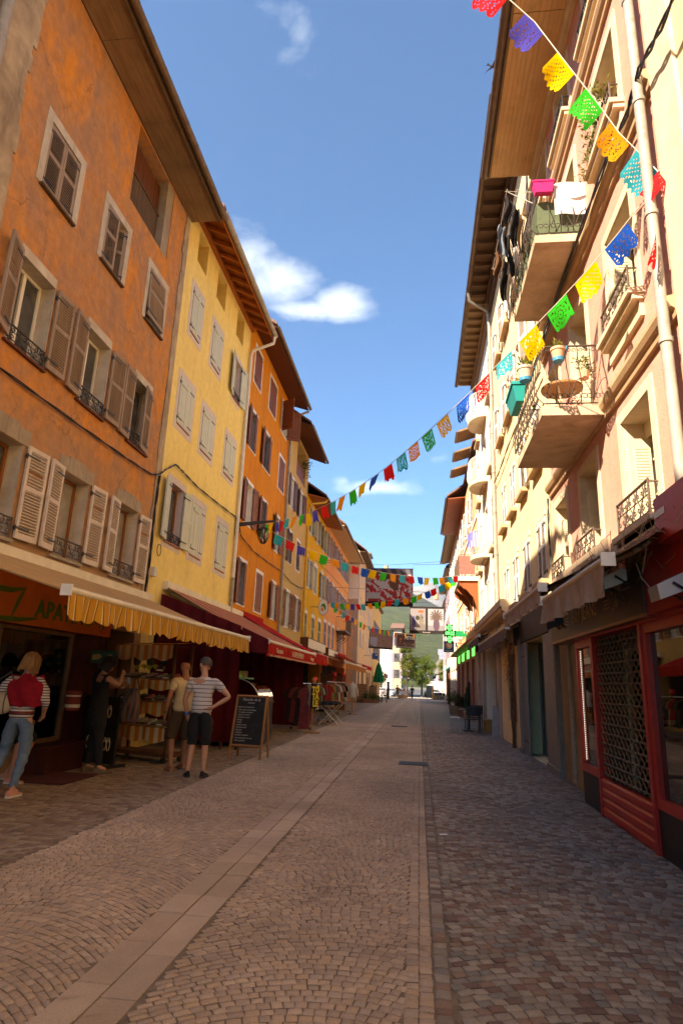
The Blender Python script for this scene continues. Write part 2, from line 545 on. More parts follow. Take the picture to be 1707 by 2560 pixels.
def stone_verts(w, l, h, jit, rng):
    """a sett: sides, rounded shoulder, slightly domed top; local coords, top near z=0"""
    out = []
    k = [(-.5, -.5), (.5, -.5), (.5, .5), (-.5, .5)]
    j = rng.uniform(-jit, jit, (4, 2))
    for ring, (ins, z) in enumerate(((0, -.03), (0, -.006), (.006, -.002))):
        for i, (a, b) in enumerate(k):
            x = a * w + j[i, 0]; y = b * l + j[i, 1]
            out.append((x - math.copysign(ins, a), y - math.copysign(ins, b), h + z))
    out.append((j[:, 0].mean(), j[:, 1].mean(), h + .001))
    return out
STONE_F = [(i, (i + 1) % 4, 4 + (i + 1) % 4, 4 + i) for i in range(4)] + [(4 + i, 4 + (i + 1) % 4, 8 + (i + 1) % 4, 8 + i) for i in range(4)] + [(8 + i, 8 + (i + 1) % 4, 12) for i in range(4)]

def lay(stones, mat, parent, nind, name, rng, jit=.006):
    """stones = list of (x, y, angle, w, l); the nind largest in view are objects, the rest one mesh"""
    vis = sorted((s for s in stones if in_view(s[0], s[1])), key=lambda s: s[0] ** 2 + s[1] ** 2)
    ind = set(map(id, vis[:nind]))
    V, F, A = [], [], []
    variants = []
    for s in stones:
        x, y, a, w, l = s
        h = rng.normal(0, .0016)
        if id(s) in ind:
            if len(variants) < 14:
                mb = MB(); mb._add(stone_verts(.1, .1, 0, .006, rng), STONE_F)
                variants.append(mb.mesh(name, mat, .9))
            o = bpy.data.objects.new(name, variants[int(rng.integers(len(variants)))])
            COL.objects.link(o); o.parent = parent
            o.location = (x, y, h); o.rotation_euler = (rng.normal(0, .02), rng.normal(0, .02), a)
            o.scale = (w / .1, l / .1, 1)
            continue
        vs = np.array(stone_verts(w, l, h, jit, rng))
        ca, sa = math.cos(a), math.sin(a)
        tx, ty = rng.normal(0, .015, 2)
        vs[:, 2] += vs[:, 0] * tx + vs[:, 1] * ty
        X = vs[:, 0] * ca - vs[:, 1] * sa + x; Y = vs[:, 0] * sa + vs[:, 1] * ca + y
        b = len(V) * 13
        V.append(np.column_stack((X, Y, vs[:, 2]))); F.append(b); A.append(rng.random())
    V = np.concatenate(V); n = len(F)
    me = bpy.data.meshes.new(name)
    me.vertices.add(len(V)); me.vertices.foreach_set('co', V.astype(np.float32).ravel())
    base = np.array(F)
    q = np.array(STONE_F[:8]); t = np.array(STONE_F[8:])
    loops = np.concatenate([(base[:, None, None] + q[None]).reshape(n, -1), (base[:, None, None] + t[None]).reshape(n, -1)], axis=1)
    me.loops.add(loops.size); me.loops.foreach_set('vertex_index', loops.ravel())
    sizes = np.tile(np.array([4] * 8 + [3] * 4), n)
    starts = np.concatenate(([0], np.cumsum(sizes)[:-1]))
    me.polygons.add(len(sizes)); me.polygons.foreach_set('loop_start', starts.astype(np.int32))
    me.update(calc_edges=True)
    at = me.attributes.new('rnd', 'FLOAT', 'POINT')
    at.data.foreach_set('value', np.repeat(np.array(A, dtype=np.float32), 13))
    me.polygons.foreach_set('use_smooth', [True] * len(me.polygons)); me.set_sharp_from_angle(angle=.9)
    me.materials.append(mat); me.validate()
    o = bpy.data.objects.new(name, me); COL.objects.link(o); o.parent = parent; o['kind'] = 'stuff'
    return o

def fan(x0, x1, ya, yb, A, sw, sl, rng, xc=None):
    """rows of setts laid in segmental arches across a band"""
    out = []; xc = (x0 + x1) / 2 if xc is None else xc; hw = max(x1 - xc, xc - x0)
    y = ya - A; row = 0
    while y < yb:
        x = x0 + rng.uniform(0, sw * .5)
        while x < x1 - sw * .3:
            w = sw * rng.uniform(.82, 1.15)
            xm = x + w / 2
            u = (xm - xc) / hw
            yy = y + A * (1 - u * u)
            ang = math.atan(-2 * A * u / hw)
            if ya < yy < yb:
                out.append((xm, yy, ang, w / max(.62, math.cos(ang)) - .0055, sl * max(.62, math.cos(ang)) * rng.uniform(.95, 1.02) - .0055))
            x += w
        y += sl; row += 1
    return out
def rows(x0, x1, ya, yb, sw, sl, rng, along=False, skew=0.0):
    out = []
    if along:                       # courses running down the street
        x = x0
        while x < x1 - sw * .5:
            y = ya + rng.uniform(0, sl)
            while y < yb:
                l = sl * rng.uniform(.8, 1.25)
                out.append((x + sw / 2, y + l / 2, rng.normal(0, .02), sw - .007, l - .007)); y += l
            x += sw
    else:
        y = ya
        while y < yb:
            x = x0 + rng.uniform(-sw * .5, 0)
            while x < x1:
                w = sw * rng.uniform(.75, 1.3)
                if x0 - .02 < x + w / 2 < x1 + .02:
                    out.append((x + w / 2, y + sl / 2 + skew * (x - x0), rng.normal(0, .03) + math.atan(skew), w - .008, sl - .008))
                x += w
            y += sl
    return out
Y0 = 1.7
rg = np.random.default_rng(3)
light = fan(-3.28, -1.72, Y0, Y_GEO, .40, .066, .063, rg) \
      + fan(-1.325, -.07, Y0, Y_GEO, .46, .064, .062, rg, -.40) + rows(-.07, .08, Y0, Y_GEO, .074, .070, rg, True)
lay(light, M_light, road, 300, 'sett', rg, .0045)
dark = rows(.085, .17, Y0, Y_GEO, .085, .085, rg, True) + fan(.17, 3.2, Y0, Y_GEO, .75, .076, .069, rg, 1.35)
lay(dark, M_dark, pave_r, 300, 'sett', rg, .005)
redst = rows(-6.4, -3.31, Y0 + 3, Y_GEO, .105, .082, rg, False, -.08)
lay(redst, M_red, pave_l, 300, 'sett', rg, .005)
# the two lines of long granite slabs
slabs = [[], []]
for k, (xa, xb) in enumerate(((-1.71, -1.523), (-1.517, -1.33))):
    y = Y0 + .13 * k
    while y < Y_GEO:
        l = random.uniform(.33, .72)
        slabs[k].append(((xa + xb) / 2, y + l / 2, 0, xb - xa - .004, l - .007)); y += l
allsl = slabs[0] + slabs[1]
def slab_mesh():
    mb = MB(); v = []
    for ins, z in ((0, -.03), (0, -.004), (.004, 0)):
        for a, b in ((-.5, -.5), (.5, -.5), (.5, .5), (-.5, .5)): v.append((a - math.copysign(ins, a), b - math.copysign(ins, b), z))
    mb._add(v, STONE_F[:8] + [(8, 9, 10, 11)])
    return mb.mesh('slab', M_slab)
SLM = slab_mesh()
for (x, y, a, w, l) in allsl:
    o = bpy.data.objects.new('slab', SLM); COL.objects.link(o); o.parent = road
    o.location = (x, y, rg.normal(0, .002)); o.scale = (w, l, 1); o.rotation_euler = (rg.normal(0, .004), rg.normal(0, .006), rg.normal(0, .002))

# beyond the near stones: the slab line goes on, with the long joints of the courses beside it
m = MB()
for xa, xb in ((-1.71, -1.523), (-1.517, -1.33)):
    y = Y_GEO
    while y < 111:
        l = random.uniform(.4, .7); m.quad((xa, y, gz(y) + .001), (xb, y, gz(y) + .001), (xb, y + l - .02, gz(y + l) + .001), (xa, y + l - .02, gz(y + l) + .001)); y += l
m.build('far_slabs', M_slab, road_far, kind='stuff', recalc=False)
m = MB()
for k in range(26):
    x = -3.2 + k * .125 + random.uniform(-.02, .02)
    if -1.75 < x < -1.3: continue
    y = Y_GEO
    while y < 110:
        l = random.uniform(1.5, 6); w = random.uniform(.006, .016)
        if random.random() < .75: m.quad((x, y, gz(y) + .0015), (x + w, y, gz(y) + .0015), (x + w, min(110, y + l), gz(y + l) + .0015), (x, min(110, y + l), gz(y + l) + .0015))
        y += l
for x in (.08, .17): m.quad((x, Y_GEO, .002), (x + .02, Y_GEO, .002), (x + .02, 50, .002), (x, 50, .002))
m.build('joint_lines', pm('dark_joint', (.075, .055, .042), .95), road_far, kind='stuff', recalc=False)
# ------------------------------------------------------------------ building kit
M_iron = pm('wrought_iron', (.035, .03, .027), .5, .2, 8, .1)
M_iron_rust = pm('rusty_iron', (.11, .075, .055), .7, .3, 14, .2)
M_zinc = pm('zinc', (.36, .32, .27), .6, .15, 5, .1, metal=.1, dirt=(.24, .19, .14))
M_zinc_brown = pm('brown_gutter', (.15, .095, .06), .5, .25, 4, .1, metal=.3)
M_white = pm('white_paint', (.74, .70, .64), .55, .08, 5, .05)
M_cream = pm('cream_paint', (.72, .62, .44), .6, .1, 4, .06)
M_pane = glass('window_glass', (.035, .036, .036), .02, .9, .10)
M_pane_curtain = glass('curtained_glass', (.24, .21, .17), .05, .6, .22)
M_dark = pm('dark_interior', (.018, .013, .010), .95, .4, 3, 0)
M_tile = pm('roof_tile', (.20, .105, .07), .85, .35, 3, .4, 12, stretch=(6, 1, 1))
M_roofmetal = pm('roof_sheet', (.24, .21, .18), .5, .2, 2, .1)
M_stone = plaster('pale_stone', (.43, .35, .25), (.33, .25, .17), (.20, .15, .10), .6, 1.6, .5, bump=.5)
M_concrete = plaster('concrete_slab', (.66, .50, .36), (.54, .39, .26), (.26, .18, .11), .6, 1.4, .6, bump=.4, spots=(.16, .12, .085))
M_hinge = M_iron

LEAFS = {}
def leaf_meshes(style, w, h, mats, flip=1):
    key = (style, round(w, 2), round(h, 2), mats[0].name, flip)
    if key in LEAFS: return LEAFS[key]
    m0 = MB(); subs = []
    st, t = .055, .036
    if style == 'louvre':
        mid = h * .52
        m0.box(0, st, -t / 2, t / 2, 0, h); m0.box(w - st, w, -t / 2, t / 2, 0, h)
        for a, b in ((0, .09), (mid, mid + .075), (h - .07, h)): m0.box(st, w - st, -t / 2, t / 2, a, b)
        sl = MB()
        for a, b in ((.09, mid), (mid + .075, h - .07)):
            n = max(3, int((b - a) / .046))
            for i in range(n):
                if random.random() < .02: continue
                z = a + (i + .5) * (b - a) / n
                q = flip * .011
                sl.hexa([(st, -.017, z - q - .005), (w - st, -.017, z - q - .005), (w - st, .017, z + q - .005), (st, .017, z + q - .005),
                         (st, -.017, z - q + .005), (w - st, -.017, z - q + .005), (w - st, .017, z + q + .005), (st, .017, z + q + .005)])
        subs.append(('louvre_slats', sl.mesh('louvre_slats', mats[0]), (0, 0, 0), 'stuff'))
    elif style == 'panel':
        m0.box(0, st + .02, -t / 2, t / 2, 0, h); m0.box(w - st - .02, w, -t / 2, t / 2, 0, h)
        mid = h * .47
        for a, b in ((0, .10), (mid, mid + .09), (h - .09, h)): m0.box(st + .02, w - st - .02, -t / 2, t / 2, a, b)
        for a, b in ((.10, mid), (mid + .09, h - .09)): m0.box(st + .02, w - st - .02, -.009, .009, a, b)
    else:                                    # plank leaf: upright boards, two battens
        n = max(2, round(w / .15)); pw = w / n
        pl = MB(); pl.box(.003, pw - .003, -t / 2, t / 2, 0, h)
        pm_ = pl.mesh('plank', mats[0])
        for i in range(n): subs.append(('plank', pm_, (i * pw, random.uniform(-.003, .003), 0), None))
        m0.box(.02, w - .02, -t / 2 - .022, -t / 2 - .001, h * .12, h * .12 + .09); m0.box(.02, w - .02, -t / 2 - .022, -t / 2 - .001, h * .84, h * .84 + .09)
    for z in (h * .10, h * .88):
        m0.box(-.02, w * .55, t / 2 + .001, t / 2 + .008, z, z + .028, 1)
        m0.box(-.02, w * .55, -t / 2 - .008, -t / 2 - .001, z, z + .028, 1)
        m0.lathe([(.016, -.03), (.016, .05)], (-.01, 0, z), 6, 1)
    r = (m0.mesh('shutter', [mats[0], M_hinge]), subs)
    LEAFS[key] = r
    return r
def leaf(parent, fac, u, z0, w, h, ang, d, style, mat, label=None, tilt=0.0):
    inner = ang % 360 > 90 and ang % 360 < 270
    outer = (1 if inner else -1) * fac.s                       # which local side faces the street
    shown = -1 if d > .015 and 150 < abs(ang) % 360 < 210 or (d > .015 and abs(ang) < 30) else 1   # folded back leaves show their inner face
    me, subs = leaf_meshes(style, w, h, [mat], -outer * shown)
    o = bpy.data.objects.new('shutter', me); COL.objects.link(o); o.parent = parent
    a = math.radians(ang)
    dx, dy = fac.s * math.sin(a), math.cos(a)
    o.location = Vector(fac.p(u, z0, d)) - wloc(parent)
    o.rotation_euler = (tilt, 0, math.atan2(dy, dx))
    if label: o['label'] = label
    for nm, sm, loc, kd in subs:
        c = bpy.data.objects.new(nm, sm); COL.objects.link(c); c.parent = o; c.location = loc
        if kd: c['kind'] = kd
    return o

def wall(parent, fac, u0, u1, z0, z1, openings, mats, depth=9.0, name='wall', back=True, ends=True):
    """front with openings cut through and their reveals; ends and back close the body. openings: (u0,u1,z0,z1,depth)"""
    mb = MB()
    us = sorted({u0, u1, *[o[0] for o in openings], *[o[1] for o in openings]})
    zs = sorted({z0, z1, *[o[2] for o in openings], *[o[3] for o in openings]})
    us = [u for u in us if u0 <= u <= u1]; zs = [z for z in zs if z0 <= z <= z1]
    for i in range(len(us) - 1):
        for j in range(len(zs) - 1):
            cu, cz = (us[i] + us[i + 1]) / 2, (zs[j] + zs[j + 1]) / 2
            if any(o[0] < cu < o[1] and o[2] < cz < o[3] for o in openings): continue
            mb.quad(fac.p(us[i], zs[j]), fac.p(us[i + 1], zs[j]), fac.p(us[i + 1], zs[j + 1]), fac.p(us[i], zs[j + 1]))
    for o in openings:
        a, b, c, e, dp = o[:5]; mi = o[5] if len(o) > 5 else 0
        mb.quad(fac.p(a, c), fac.p(a, e), fac.p(a, e, -dp), fac.p(a, c, -dp), mi)
        mb.quad(fac.p(b, c), fac.p(b, e), fac.p(b, e, -dp), fac.p(b, c, -dp), mi)
        mb.quad(fac.p(a, c), fac.p(b, c), fac.p(b, c, -dp), fac.p(a, c, -dp), mi)
        mb.quad(fac.p(a, e), fac.p(b, e), fac.p(b, e, -dp), fac.p(a, e, -dp), mi)
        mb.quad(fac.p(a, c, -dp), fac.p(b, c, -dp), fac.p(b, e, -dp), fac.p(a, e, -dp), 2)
    if ends:
        for u in (u0, u1): mb.quad(fac.p(u, z0), fac.p(u, z1), fac.p(u, z1, -depth), fac.p(u, z0, -depth))
    if back: mb.quad(fac.p(u0, z0, -depth), fac.p(u1, z0, -depth), fac.p(u1, z1, -depth), fac.p(u0, z1, -depth))
    m3 = list(mats) if isinstance(mats, (list, tuple)) else [mats]
    while len(m3) < 2: m3.append(m3[0])
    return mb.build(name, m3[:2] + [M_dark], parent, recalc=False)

def window(parent, fac, u0, u1, z0, z1, d, mat, pane=None, mull=1, bars=0, fw=.055, name='window'):
    mb = MB(); B = lambda a, b, c, e, d0, d1: fac.box(mb, a, b, c, e, d0, d1)
    B(u0, u0 + fw, z0, z1, d - .05, d); B(u1 - fw, u1, z0, z1, d - .05, d)
    B(u0 + fw, u1 - fw, z0, z0 + fw, d - .05, d); B(u0 + fw, u1 - fw, z1 - fw, z1, d - .05, d)
    n = mull + 1; iw = (u1 - u0 - 2 * fw) / n
    for k in range(1, n): B(u0 + fw + k * iw - .035, u0 + fw + k * iw + .035, z0 + fw, z1 - fw, d - .05, d + .006)
    for k in range(1, bars + 1):
        z = z0 + fw + k * (z1 - z0 - 2 * fw) / (bars + 1)
        B(u0 + fw, u1 - fw, z - .012, z + .012, d - .04, d - .004)
    o = mb.build(name, mat, parent)
    if pane is M_pane_curtain and random.random() < .35: pane = M_pane
    for k in range(n):
        g = MB(); a = u0 + fw + k * iw + (.035 if k else 0); b = u0 + fw + (k + 1) * iw - (.035 if k < n - 1 else 0)
        fac.box(g, a, b, z0 + fw, z1 - fw, d - .035, d - .028)
        g.build('pane', pane or M_pane, o)
    return o

def surround(parent, fac, u0, u1, z0, z1, w, mat, top=None, sill=None, proud=.012, keystone=False):
    mb = MB(); top = w if top is None else top; sill = w if sill is None else sill
    B = lambda a, b, c, e, d1=proud: fac.box(mb, a, b, c, e, -.004, d1)
    B(u0 - w, u0, z0 - sill, z1 + top); B(u1, u1 + w, z0 - sill, z1 + top)
    B(u0, u1, z1, z1 + top)
    if sill: B(u0, u1, z0 - sill, z0)
    if keystone:
        for k in (-1, 0, 1): B((u0 + u1) / 2 + k * .16 - .05, (u0 + u1) / 2 + k * .16 + .05, z1 + top, z1 + top + (.16 if k == 0 else .09))
        B(u0 - w, u0 - w + .10, z1 + top, z1 + top + .08); B(u1 + w - .10, u1 + w, z1 + top, z1 + top + .08)
    return mb.build('window_surround', mat, parent)
def sill(parent, fac, u0, u1, z, mat, out=.10, h=.06):
    mb = MB(); fac.box(mb, u0, u1, z - h, z, .0, out)
    return mb.build('window_sill', mat, parent)

def scroll_rail(parent, fac, u0, u1, z0, z1, d, mat, r=.008, name='guard_rail'):
    """small ornate iron guard across a window"""
    mb = MB(); P = lambda u, z: fac.p(u, z, d)
    mb.tube([P(u0, z1), P(u1, z1)], r * 1.9, 6); mb.tube([P(u0, z0 + .03), P(u1, z0 + .03)], r * 1.2, 5)
    mb.tube([P(u0, (z0 + z1) / 2 + .03), P(u1, (z0 + z1) / 2 + .03)], r, 4)
    n = max(4, int((u1 - u0) / .13)); w = (u1 - u0) / n
    for i in range(n):
        c = u0 + (i + .5) * w; h = z1 - z0
        s = 1 if i % 2 else -1
        mb.tube([P(c + s * w * .45 * math.sin(t * 2 * math.pi) * (1 - .3 * t), z0 + .03 + (h - .03) * t) for t in [k / 10 for k in range(11)]], r, 4)
        for zc, rr in ((z0 + h * .28, .3), (z0 + h * .72, .26)):
            mb.tube([P(c + math.cos(t) * w * rr * (1 - t / 9), zc + math.sin(t) * w * rr * (1 - t / 9)) for t in [k * .75 for k in range(9)]], r * .8, 4)
    for u in (u0, u1):
        mb.tube([P(u, z0), P(u, z1 + .02)], r * 1.5, 5)
        mb.tube([fac.p(u, z1 - .02, d), fac.p(u, z1 - .02, -.03)], r * 1.3, 5); mb.tube([fac.p(u, z0 + .05, d), fac.p(u, z0 + .05, -.03)], r * 1.2, 5)
    return mb.build(name, mat, parent, smooth=.7)

def gutter(parent, fac, u0, u1, z, d, mat, r=.085, name='gutter', ribs=True):
    mb = MB(); n = 9
    ring = [(math.cos(math.pi + math.pi * k / (n - 1)) * r, math.sin(math.pi + math.pi * k / (n - 1)) * r) for k in range(n)]
    ring2 = [(a * .93, b * .93) for a, b in ring[::-1]]
    pr = ring + ring2
    mb.poly_prism([fac.p(u0, z + b, d + a) for a, b in pr], Vector((0, u1 - u0, 0)))
    if ribs:
        u = u0 + .3
        while u < u1:
            for k in range(n - 1):
                a, b = ring[k]; c, e = ring[k + 1]
                mb.quad(fac.p(u, z + b * 1.10, d + a * 1.10), fac.p(u + .03, z + b * 1.10, d + a * 1.10), fac.p(u + .03, z + e * 1.10, d + c * 1.10), fac.p(u, z + e * 1.10, d + c * 1.10))
            u += .62
    return mb.build(name, mat, parent, smooth=.6)
def downpipe(parent, pts, r, mat, clips=True):
    mb = MB(); mb.tube(pts, r, 10)
    if clips:
        for a, b in zip(pts[:-1], pts[1:]):
            a, b = Vector(a), Vector(b)
            if abs(a.z - b.z) > 1.5:
                n = int(abs(a.z - b.z) / 1.6)
                for k in range(1, n + 1):
                    p = a.lerp(b, k / (n + 1)); mb.lathe([(r * 1.22, -.025), (r * 1.22, .025)], p, 10)
    return mb.build('downpipe', mat, parent, smooth=.7)

def roof(parent, fac, u0, u1, d_eave, z_eave, d_ridge, z_ridge, mat, th=.10, back=-9.6, zback=None):
    mb = MB()
    zb = zback if zback is not None else z_eave
    a = [fac.p(u0, z_eave, d_eave), fac.p(u0, z_ridge, d_ridge), fac.p(u0, zb, back), fac.p(u0, zb + th, back), fac.p(u0, z_ridge + th, d_ridge), fac.p(u0, z_eave + th, d_eave)]
    mb.poly_prism(a, (0, u1 - u0, 0))
    return mb.build('roof', mat, parent)
def gable(parent, fac, u, z, d_ridge, z_ridge, depth, mat):
    mb = MB(); mb.poly_prism([fac.p(u, z, 0), fac.p(u, z_ridge - .12, d_ridge), fac.p(u, z, -depth)], (0, .12, 0))
    return mb.build('gable', mat, parent)

L = Fac(-6.0, 1)

# ------------------------------------------------------------------ tan house at the near left edge
P_tan0 = plaster('buff_render', (.50, .41, .30), (.40, .31, .21), (.25, .19, .13), .7, .8, .5, bump=.4)
P_pil = plaster('flaking_pilaster', (.52, .40, .27), (.34, .25, .17), (.16, .11, .08), .5, 1.8, .7, bump=.9, spots=(.12, .09, .07), bscale=6)
h = thing('house', 'tall buff rendered house with a grey downpipe at its corner', 'house', (-6, -2, 0))
wall(h, L, -14, 6.28, 0, 14.0, [], P_tan0)
roof(h, L, -14, 2.4, .9, 12.0, -4.6, 15.4, M_tile)  # out-of-view stretch, eave set lower so sun reaches the houses opposite
roof(h, L, 2.4, 6.3, .9, 14.0, -4.6, 17.4, M_tile)
downpipe(h, [L.p(6.12, 14.2, .09), L.p(6.12, .1, .09)], .075, M_zinc)

# ------------------------------------------------------------------ ochre house with louvred shutters
P_ochre = NT('weathered_ochre')
_a = P_ochre.noise(.42, 8, .62, 1.0); _b = P_ochre.noise(2.6, 8, .70, .6, P_ochre.map((1, 1, .42))); _z = P_ochre.n.new('ShaderNodeSeparateXYZ')
P_ochre.l.new(P_ochre.vec, _z.inputs[0])
_c = P_ochre.mix(P_ochre.ramp(_a, [(.36, 0.0), (.60, 1.0)]), (.72, .26, .04), (.50, .245, .11))
_c = P_ochre.mix(P_ochre.math('MULTIPLY', P_ochre.ramp(_b, [(.42, 0.0), (.62, 1.0)]), .68), _c, (.36, .205, .135))
_c = P_ochre.mix(P_ochre.ramp(P_ochre.noise(1.1, 9, .72, 1.4), [(.56, 0.0), (.70, .75)]), _c, (.66, .25, .045))
_c = P_ochre.mix(P_ochre.ramp(P_ochre.noise(3.4, 9, .75, 1.2), [(.655, 0.0), (.69, .8)]), _c, (.40, .32, .24))
_c = P_ochre.mix(P_ochre.ramp(P_ochre.noise(13, 9, .78, 1.5), [(.60, 0.0), (.64, .55)]), _c, (.50, .36, .25))
_v = P_ochre.n.new('ShaderNodeTexVoronoi'); _v.feature = 'DISTANCE_TO_EDGE'; _v.inputs['Scale'].default_value = .8
_w = P_ochre.mix(.35, P_ochre.vec, P_ochre.noise(2.2, 6, .7, 0, None, 'Color')); P_ochre.l.new(_w, _v.inputs['Vector'])
_c = P_ochre.mix(P_ochre.math('MULTIPLY', P_ochre.ramp(_v.outputs['Distance'], [(.0, 1.0), (.010, 0.0)]), P_ochre.ramp(P_ochre.noise(.9, 3, .5), [(.45, 0.0), (.6, .7)])), _c, (.16, .09, .06))
_c = P_ochre.mix(.55, _c, P_ochre.ramp(P_ochre.noise(5, 8, .7), [(.3, .6), (.7, 1.25)]), 'MULTIPLY')
_low = P_ochre.ramp(P_ochre.math('ADD', P_ochre.math('DIVIDE', _z.outputs[2], 13.0), P_ochre.math('MULTIPLY', P_ochre.math('SUBTRACT', P_ochre.noise(1.4, 6, .6), .5), .35)), [(.26, .75), (.44, 0.0)])
_c = P_ochre.mix(_low, _c, (.38, .265, .16))
P_ochre.base(_c); P_ochre.set(Roughness=.92); P_ochre.p.inputs['Specular IOR Level'].default_value = .12
P_ochre.bump(P_ochre.math('ADD', P_ochre.noise(7, 8, .7), P_ochre.math('MULTIPLY', P_ochre.noise(60, 3, .6), .3)), .45, .03)
P_ochre = P_ochre.m
M_revW = plaster('whitewashed_reveal', (.62, .54, .44), (.50, .41, .31), (.30, .22, .16), .5, 2.0, .5, bump=.4)
M_shut_grey = wood('taupe_shutter', (.37, .265, .195), (.27, .185, .13), .75, 2, 5, .25)
M_shut_pink = pm('chalky_white_shutter', (.64, .53, .43), .7, .10, 3, .15, dirt=(.45, .35, .26))
M_woodwin = wood('varnished_window', (.33, .115, .03), (.23, .075, .02), .4)
M_oldwood = wood('old_red_boards', (.17, .048, .014), (.09, .027, .010), .75, 2, 5, .4)
M_greywood = wood('weathered_boards', (.15, .088, .042), (.085, .048, .024), .8, 2, 5, .4)
M_soffit = wood('soffit_boards', (.29, .185, .10), (.19, .11, .055), .7, 1, 5, .3)

h = thing('house', 'weathered orange ochre house with louvred shutters and a boarded soffit', 'house', (-6, 9.9, 0))
OC = h
op3 = [(7.58, 8.47, 9.0, 10.24), (9.5, 10.32, 9.07, 10.33), (11.48, 12.32, 9.06, 10.35)]
op2 = [(7.46, 8.37, 6.15, 7.62), (9.45, 10.32, 6.15, 7.62), (11.41, 12.30, 6.16, 7.62)]
op1 = [(7.38, 8.30, 3.36, 4.82), (9.38, 10.28, 3.36, 4.82), (11.43, 12.36, 3.38, 4.86)]
ops = [(*o, .30, 1) for o in op3 + op2 + op1] + [(10.2, 12.18, 11.07, 13.0, .35)]
ops += [(6.9, 10.1, .42, 2.18, .35), (10.95, 12.9, .05, 2.35, .6)]
wall(h, L, 6.30, 13.2, 0, 13.05, ops, [P_ochre, M_revW])
pil = MB()
for a, b, zz0, zz1 in ((6.28, 6.86, 3.2, 13.05), (12.96, 13.22, 3.2, 13.05)):
    pil = MB(); z = zz0
    while z < zz1 - .02:
        z2 = min(zz1, z + random.uniform(.18, .5)); L.box(pil, a if a < 7 else a + random.uniform(-.05, .05), b + (random.uniform(-.07, .06) if a < 7 else 0), z, z2, .002, .03); z = z2
    pil.build('pilaster', P_pil, h)
band = MB(); L.box(band, 6.3, 13.2, 3.12, 3.22, 0, .05); L.box(band, 6.3, 13.2, 3.0, 3.12, 0, .02)
band.build('cornice', M_stone, h)
# attic opening: weathered boards
for i in range(13):
    a = 10.2 + i * 1.62 / 13
    b = MB(); L.box(b, a + .003, a + 1.62 / 13 - .003, 11.07, 12.02, -.22, -.18 + random.uniform(-.008, .008)); b.build('plank', M_greywood, h)
    b = MB(); L.box(b, a + .003, a + 1.62 / 13 - .003, 12.06, 12.84, -.25, -.21 + random.uniform(-.008, .008)); b.build('plank', M_oldwood, h)
b = MB(); L.box(b, 10.2, 11.84, 12.02, 12.06, -.2, -.15); b.build('attic_rail', M_greywood, h)
b = MB(); L.box(b, 11.84, 12.18, 11.07, 13.0, -.33, -.02); b.build('attic_post', M_stone, h)
# top-floor shutters (closed, one ajar, one sagging)
u0, u1, z0, z1 = op3[0]
leaf(h, L, u0 + .01, z0 + .02, .43, z1 - z0 - .04, 0, -.02, 'louvre', M_shut_grey); leaf(h, L, u1 - .01, z0 + .02, .43, z1 - z0 - .04, 180, -.02, 'louvre', M_shut_grey)
u0, u1, z0, z1 = op3[1]
leaf(h, L, u0 + .01, z0 + .02, .43, z1 - z0 - .04, 3, -.01, 'louvre', M_shut_grey, 'closed louvred shutter with a missing slat'); leaf(h, L, u1 - .01, z0 + .03, .40, z1 - z0 - .04, 228, -.01, 'louvre', M_shut_grey, 'louvred shutter standing ajar')
u0, u1, z0, z1 = op3[2]
leaf(h, L, u0 + .01, z0 + .10, .82, z1 - z0 - .10, 0, .06, 'louvre', M_shut_grey, 'single louvred shutter hanging out at the bottom', tilt=-.05)
for o in op3:
    surround(h, L, o[0], o[1], o[2], o[3], .15, M_revW, .17, 0)
    sill(h, L, o[0] - .05, o[1] + .05, o[2], M_greywood, .07, .04)
# second floor
M_winW = pm('white_window', (.76, .70, .60), .5, .06, 4, .03)
for k, o in enumerate(op2):
    window(h, L, o[0] + .01, o[1] - .01, o[2] + .01, o[3] - .01, -.22, M_winW if k < 2 else M_shut_grey, M_pane)
    surround(h, L, o[0], o[1], o[2], o[3], .02, M_revW, .17, 0)
    sill(h, L, o[0] - .06, o[1] + .06, o[2], M_oldwood, .06, .04)
    scroll_rail(h, L, o[0] + .02, o[1] - .02, o[2] + .02, o[2] + .27, .035, M_iron)
leaf(h, L, 7.44, 6.2, .47, 1.45, 163, .05, 'louvre', M_shut_grey); leaf(h, L, 8.41, 6.2, .48, 1.43, 3, .05, 'louvre', M_shut_grey)
leaf(h, L, 9.43, 6.17, .47, 1.47, 175, .05, 'louvre', M_shut_grey); leaf(h, L, 10.38, 6.2, .51, 1.43, 3, .05, 'louvre', M_shut_grey)
leaf(h, L, 11.39, 6.17, .46, 1.47, 177, .05, 'louvre', M_shut_grey); leaf(h, L, 12.31, 6.18, .47, 1.43, 172, .03, 'louvre', M_shut_grey)
# first floor
for k, o in enumerate(op1):
    window(h, L, o[0] + .01, o[1] - .01, o[2] + .01, o[3] - .01, -.24, M_woodwin, M_pane_curtain)
    sill(h, L, o[0] - .06, o[1] + .06, o[2], M_stone, .06, .05)
    scroll_rail(h, L, o[0] + .02, o[1] - .02, o[2] + .02, o[2] + .30, .04, M_iron_rust)
for u, an, w in ((8.36, 4, .49), (9.36, 172, .45), (10.33, 3, .49), (11.42, 172, .45), (12.39, 3, .49), (7.36, 172, .45)):
    leaf(h, L, u, 3.39, w, 1.45, an, .055, 'louvre', M_shut_pink)
# stone lintels over the first floor, each voussoir its own stone
for o in op1:
    for i in range(4):
        a = o[0] - .12 + i * (o[1] - o[0] + .24) / 4
        b = MB(); c = (o[1] - o[0] + .24) / 4
        dz = .10 - abs(i - 1.5) * .05
        L.box(b, a + .004, a + c - .004, o[3] + .005, o[3] + .22 + dz, -.01, .012); b.build('lintel_stone', M_stone, h)
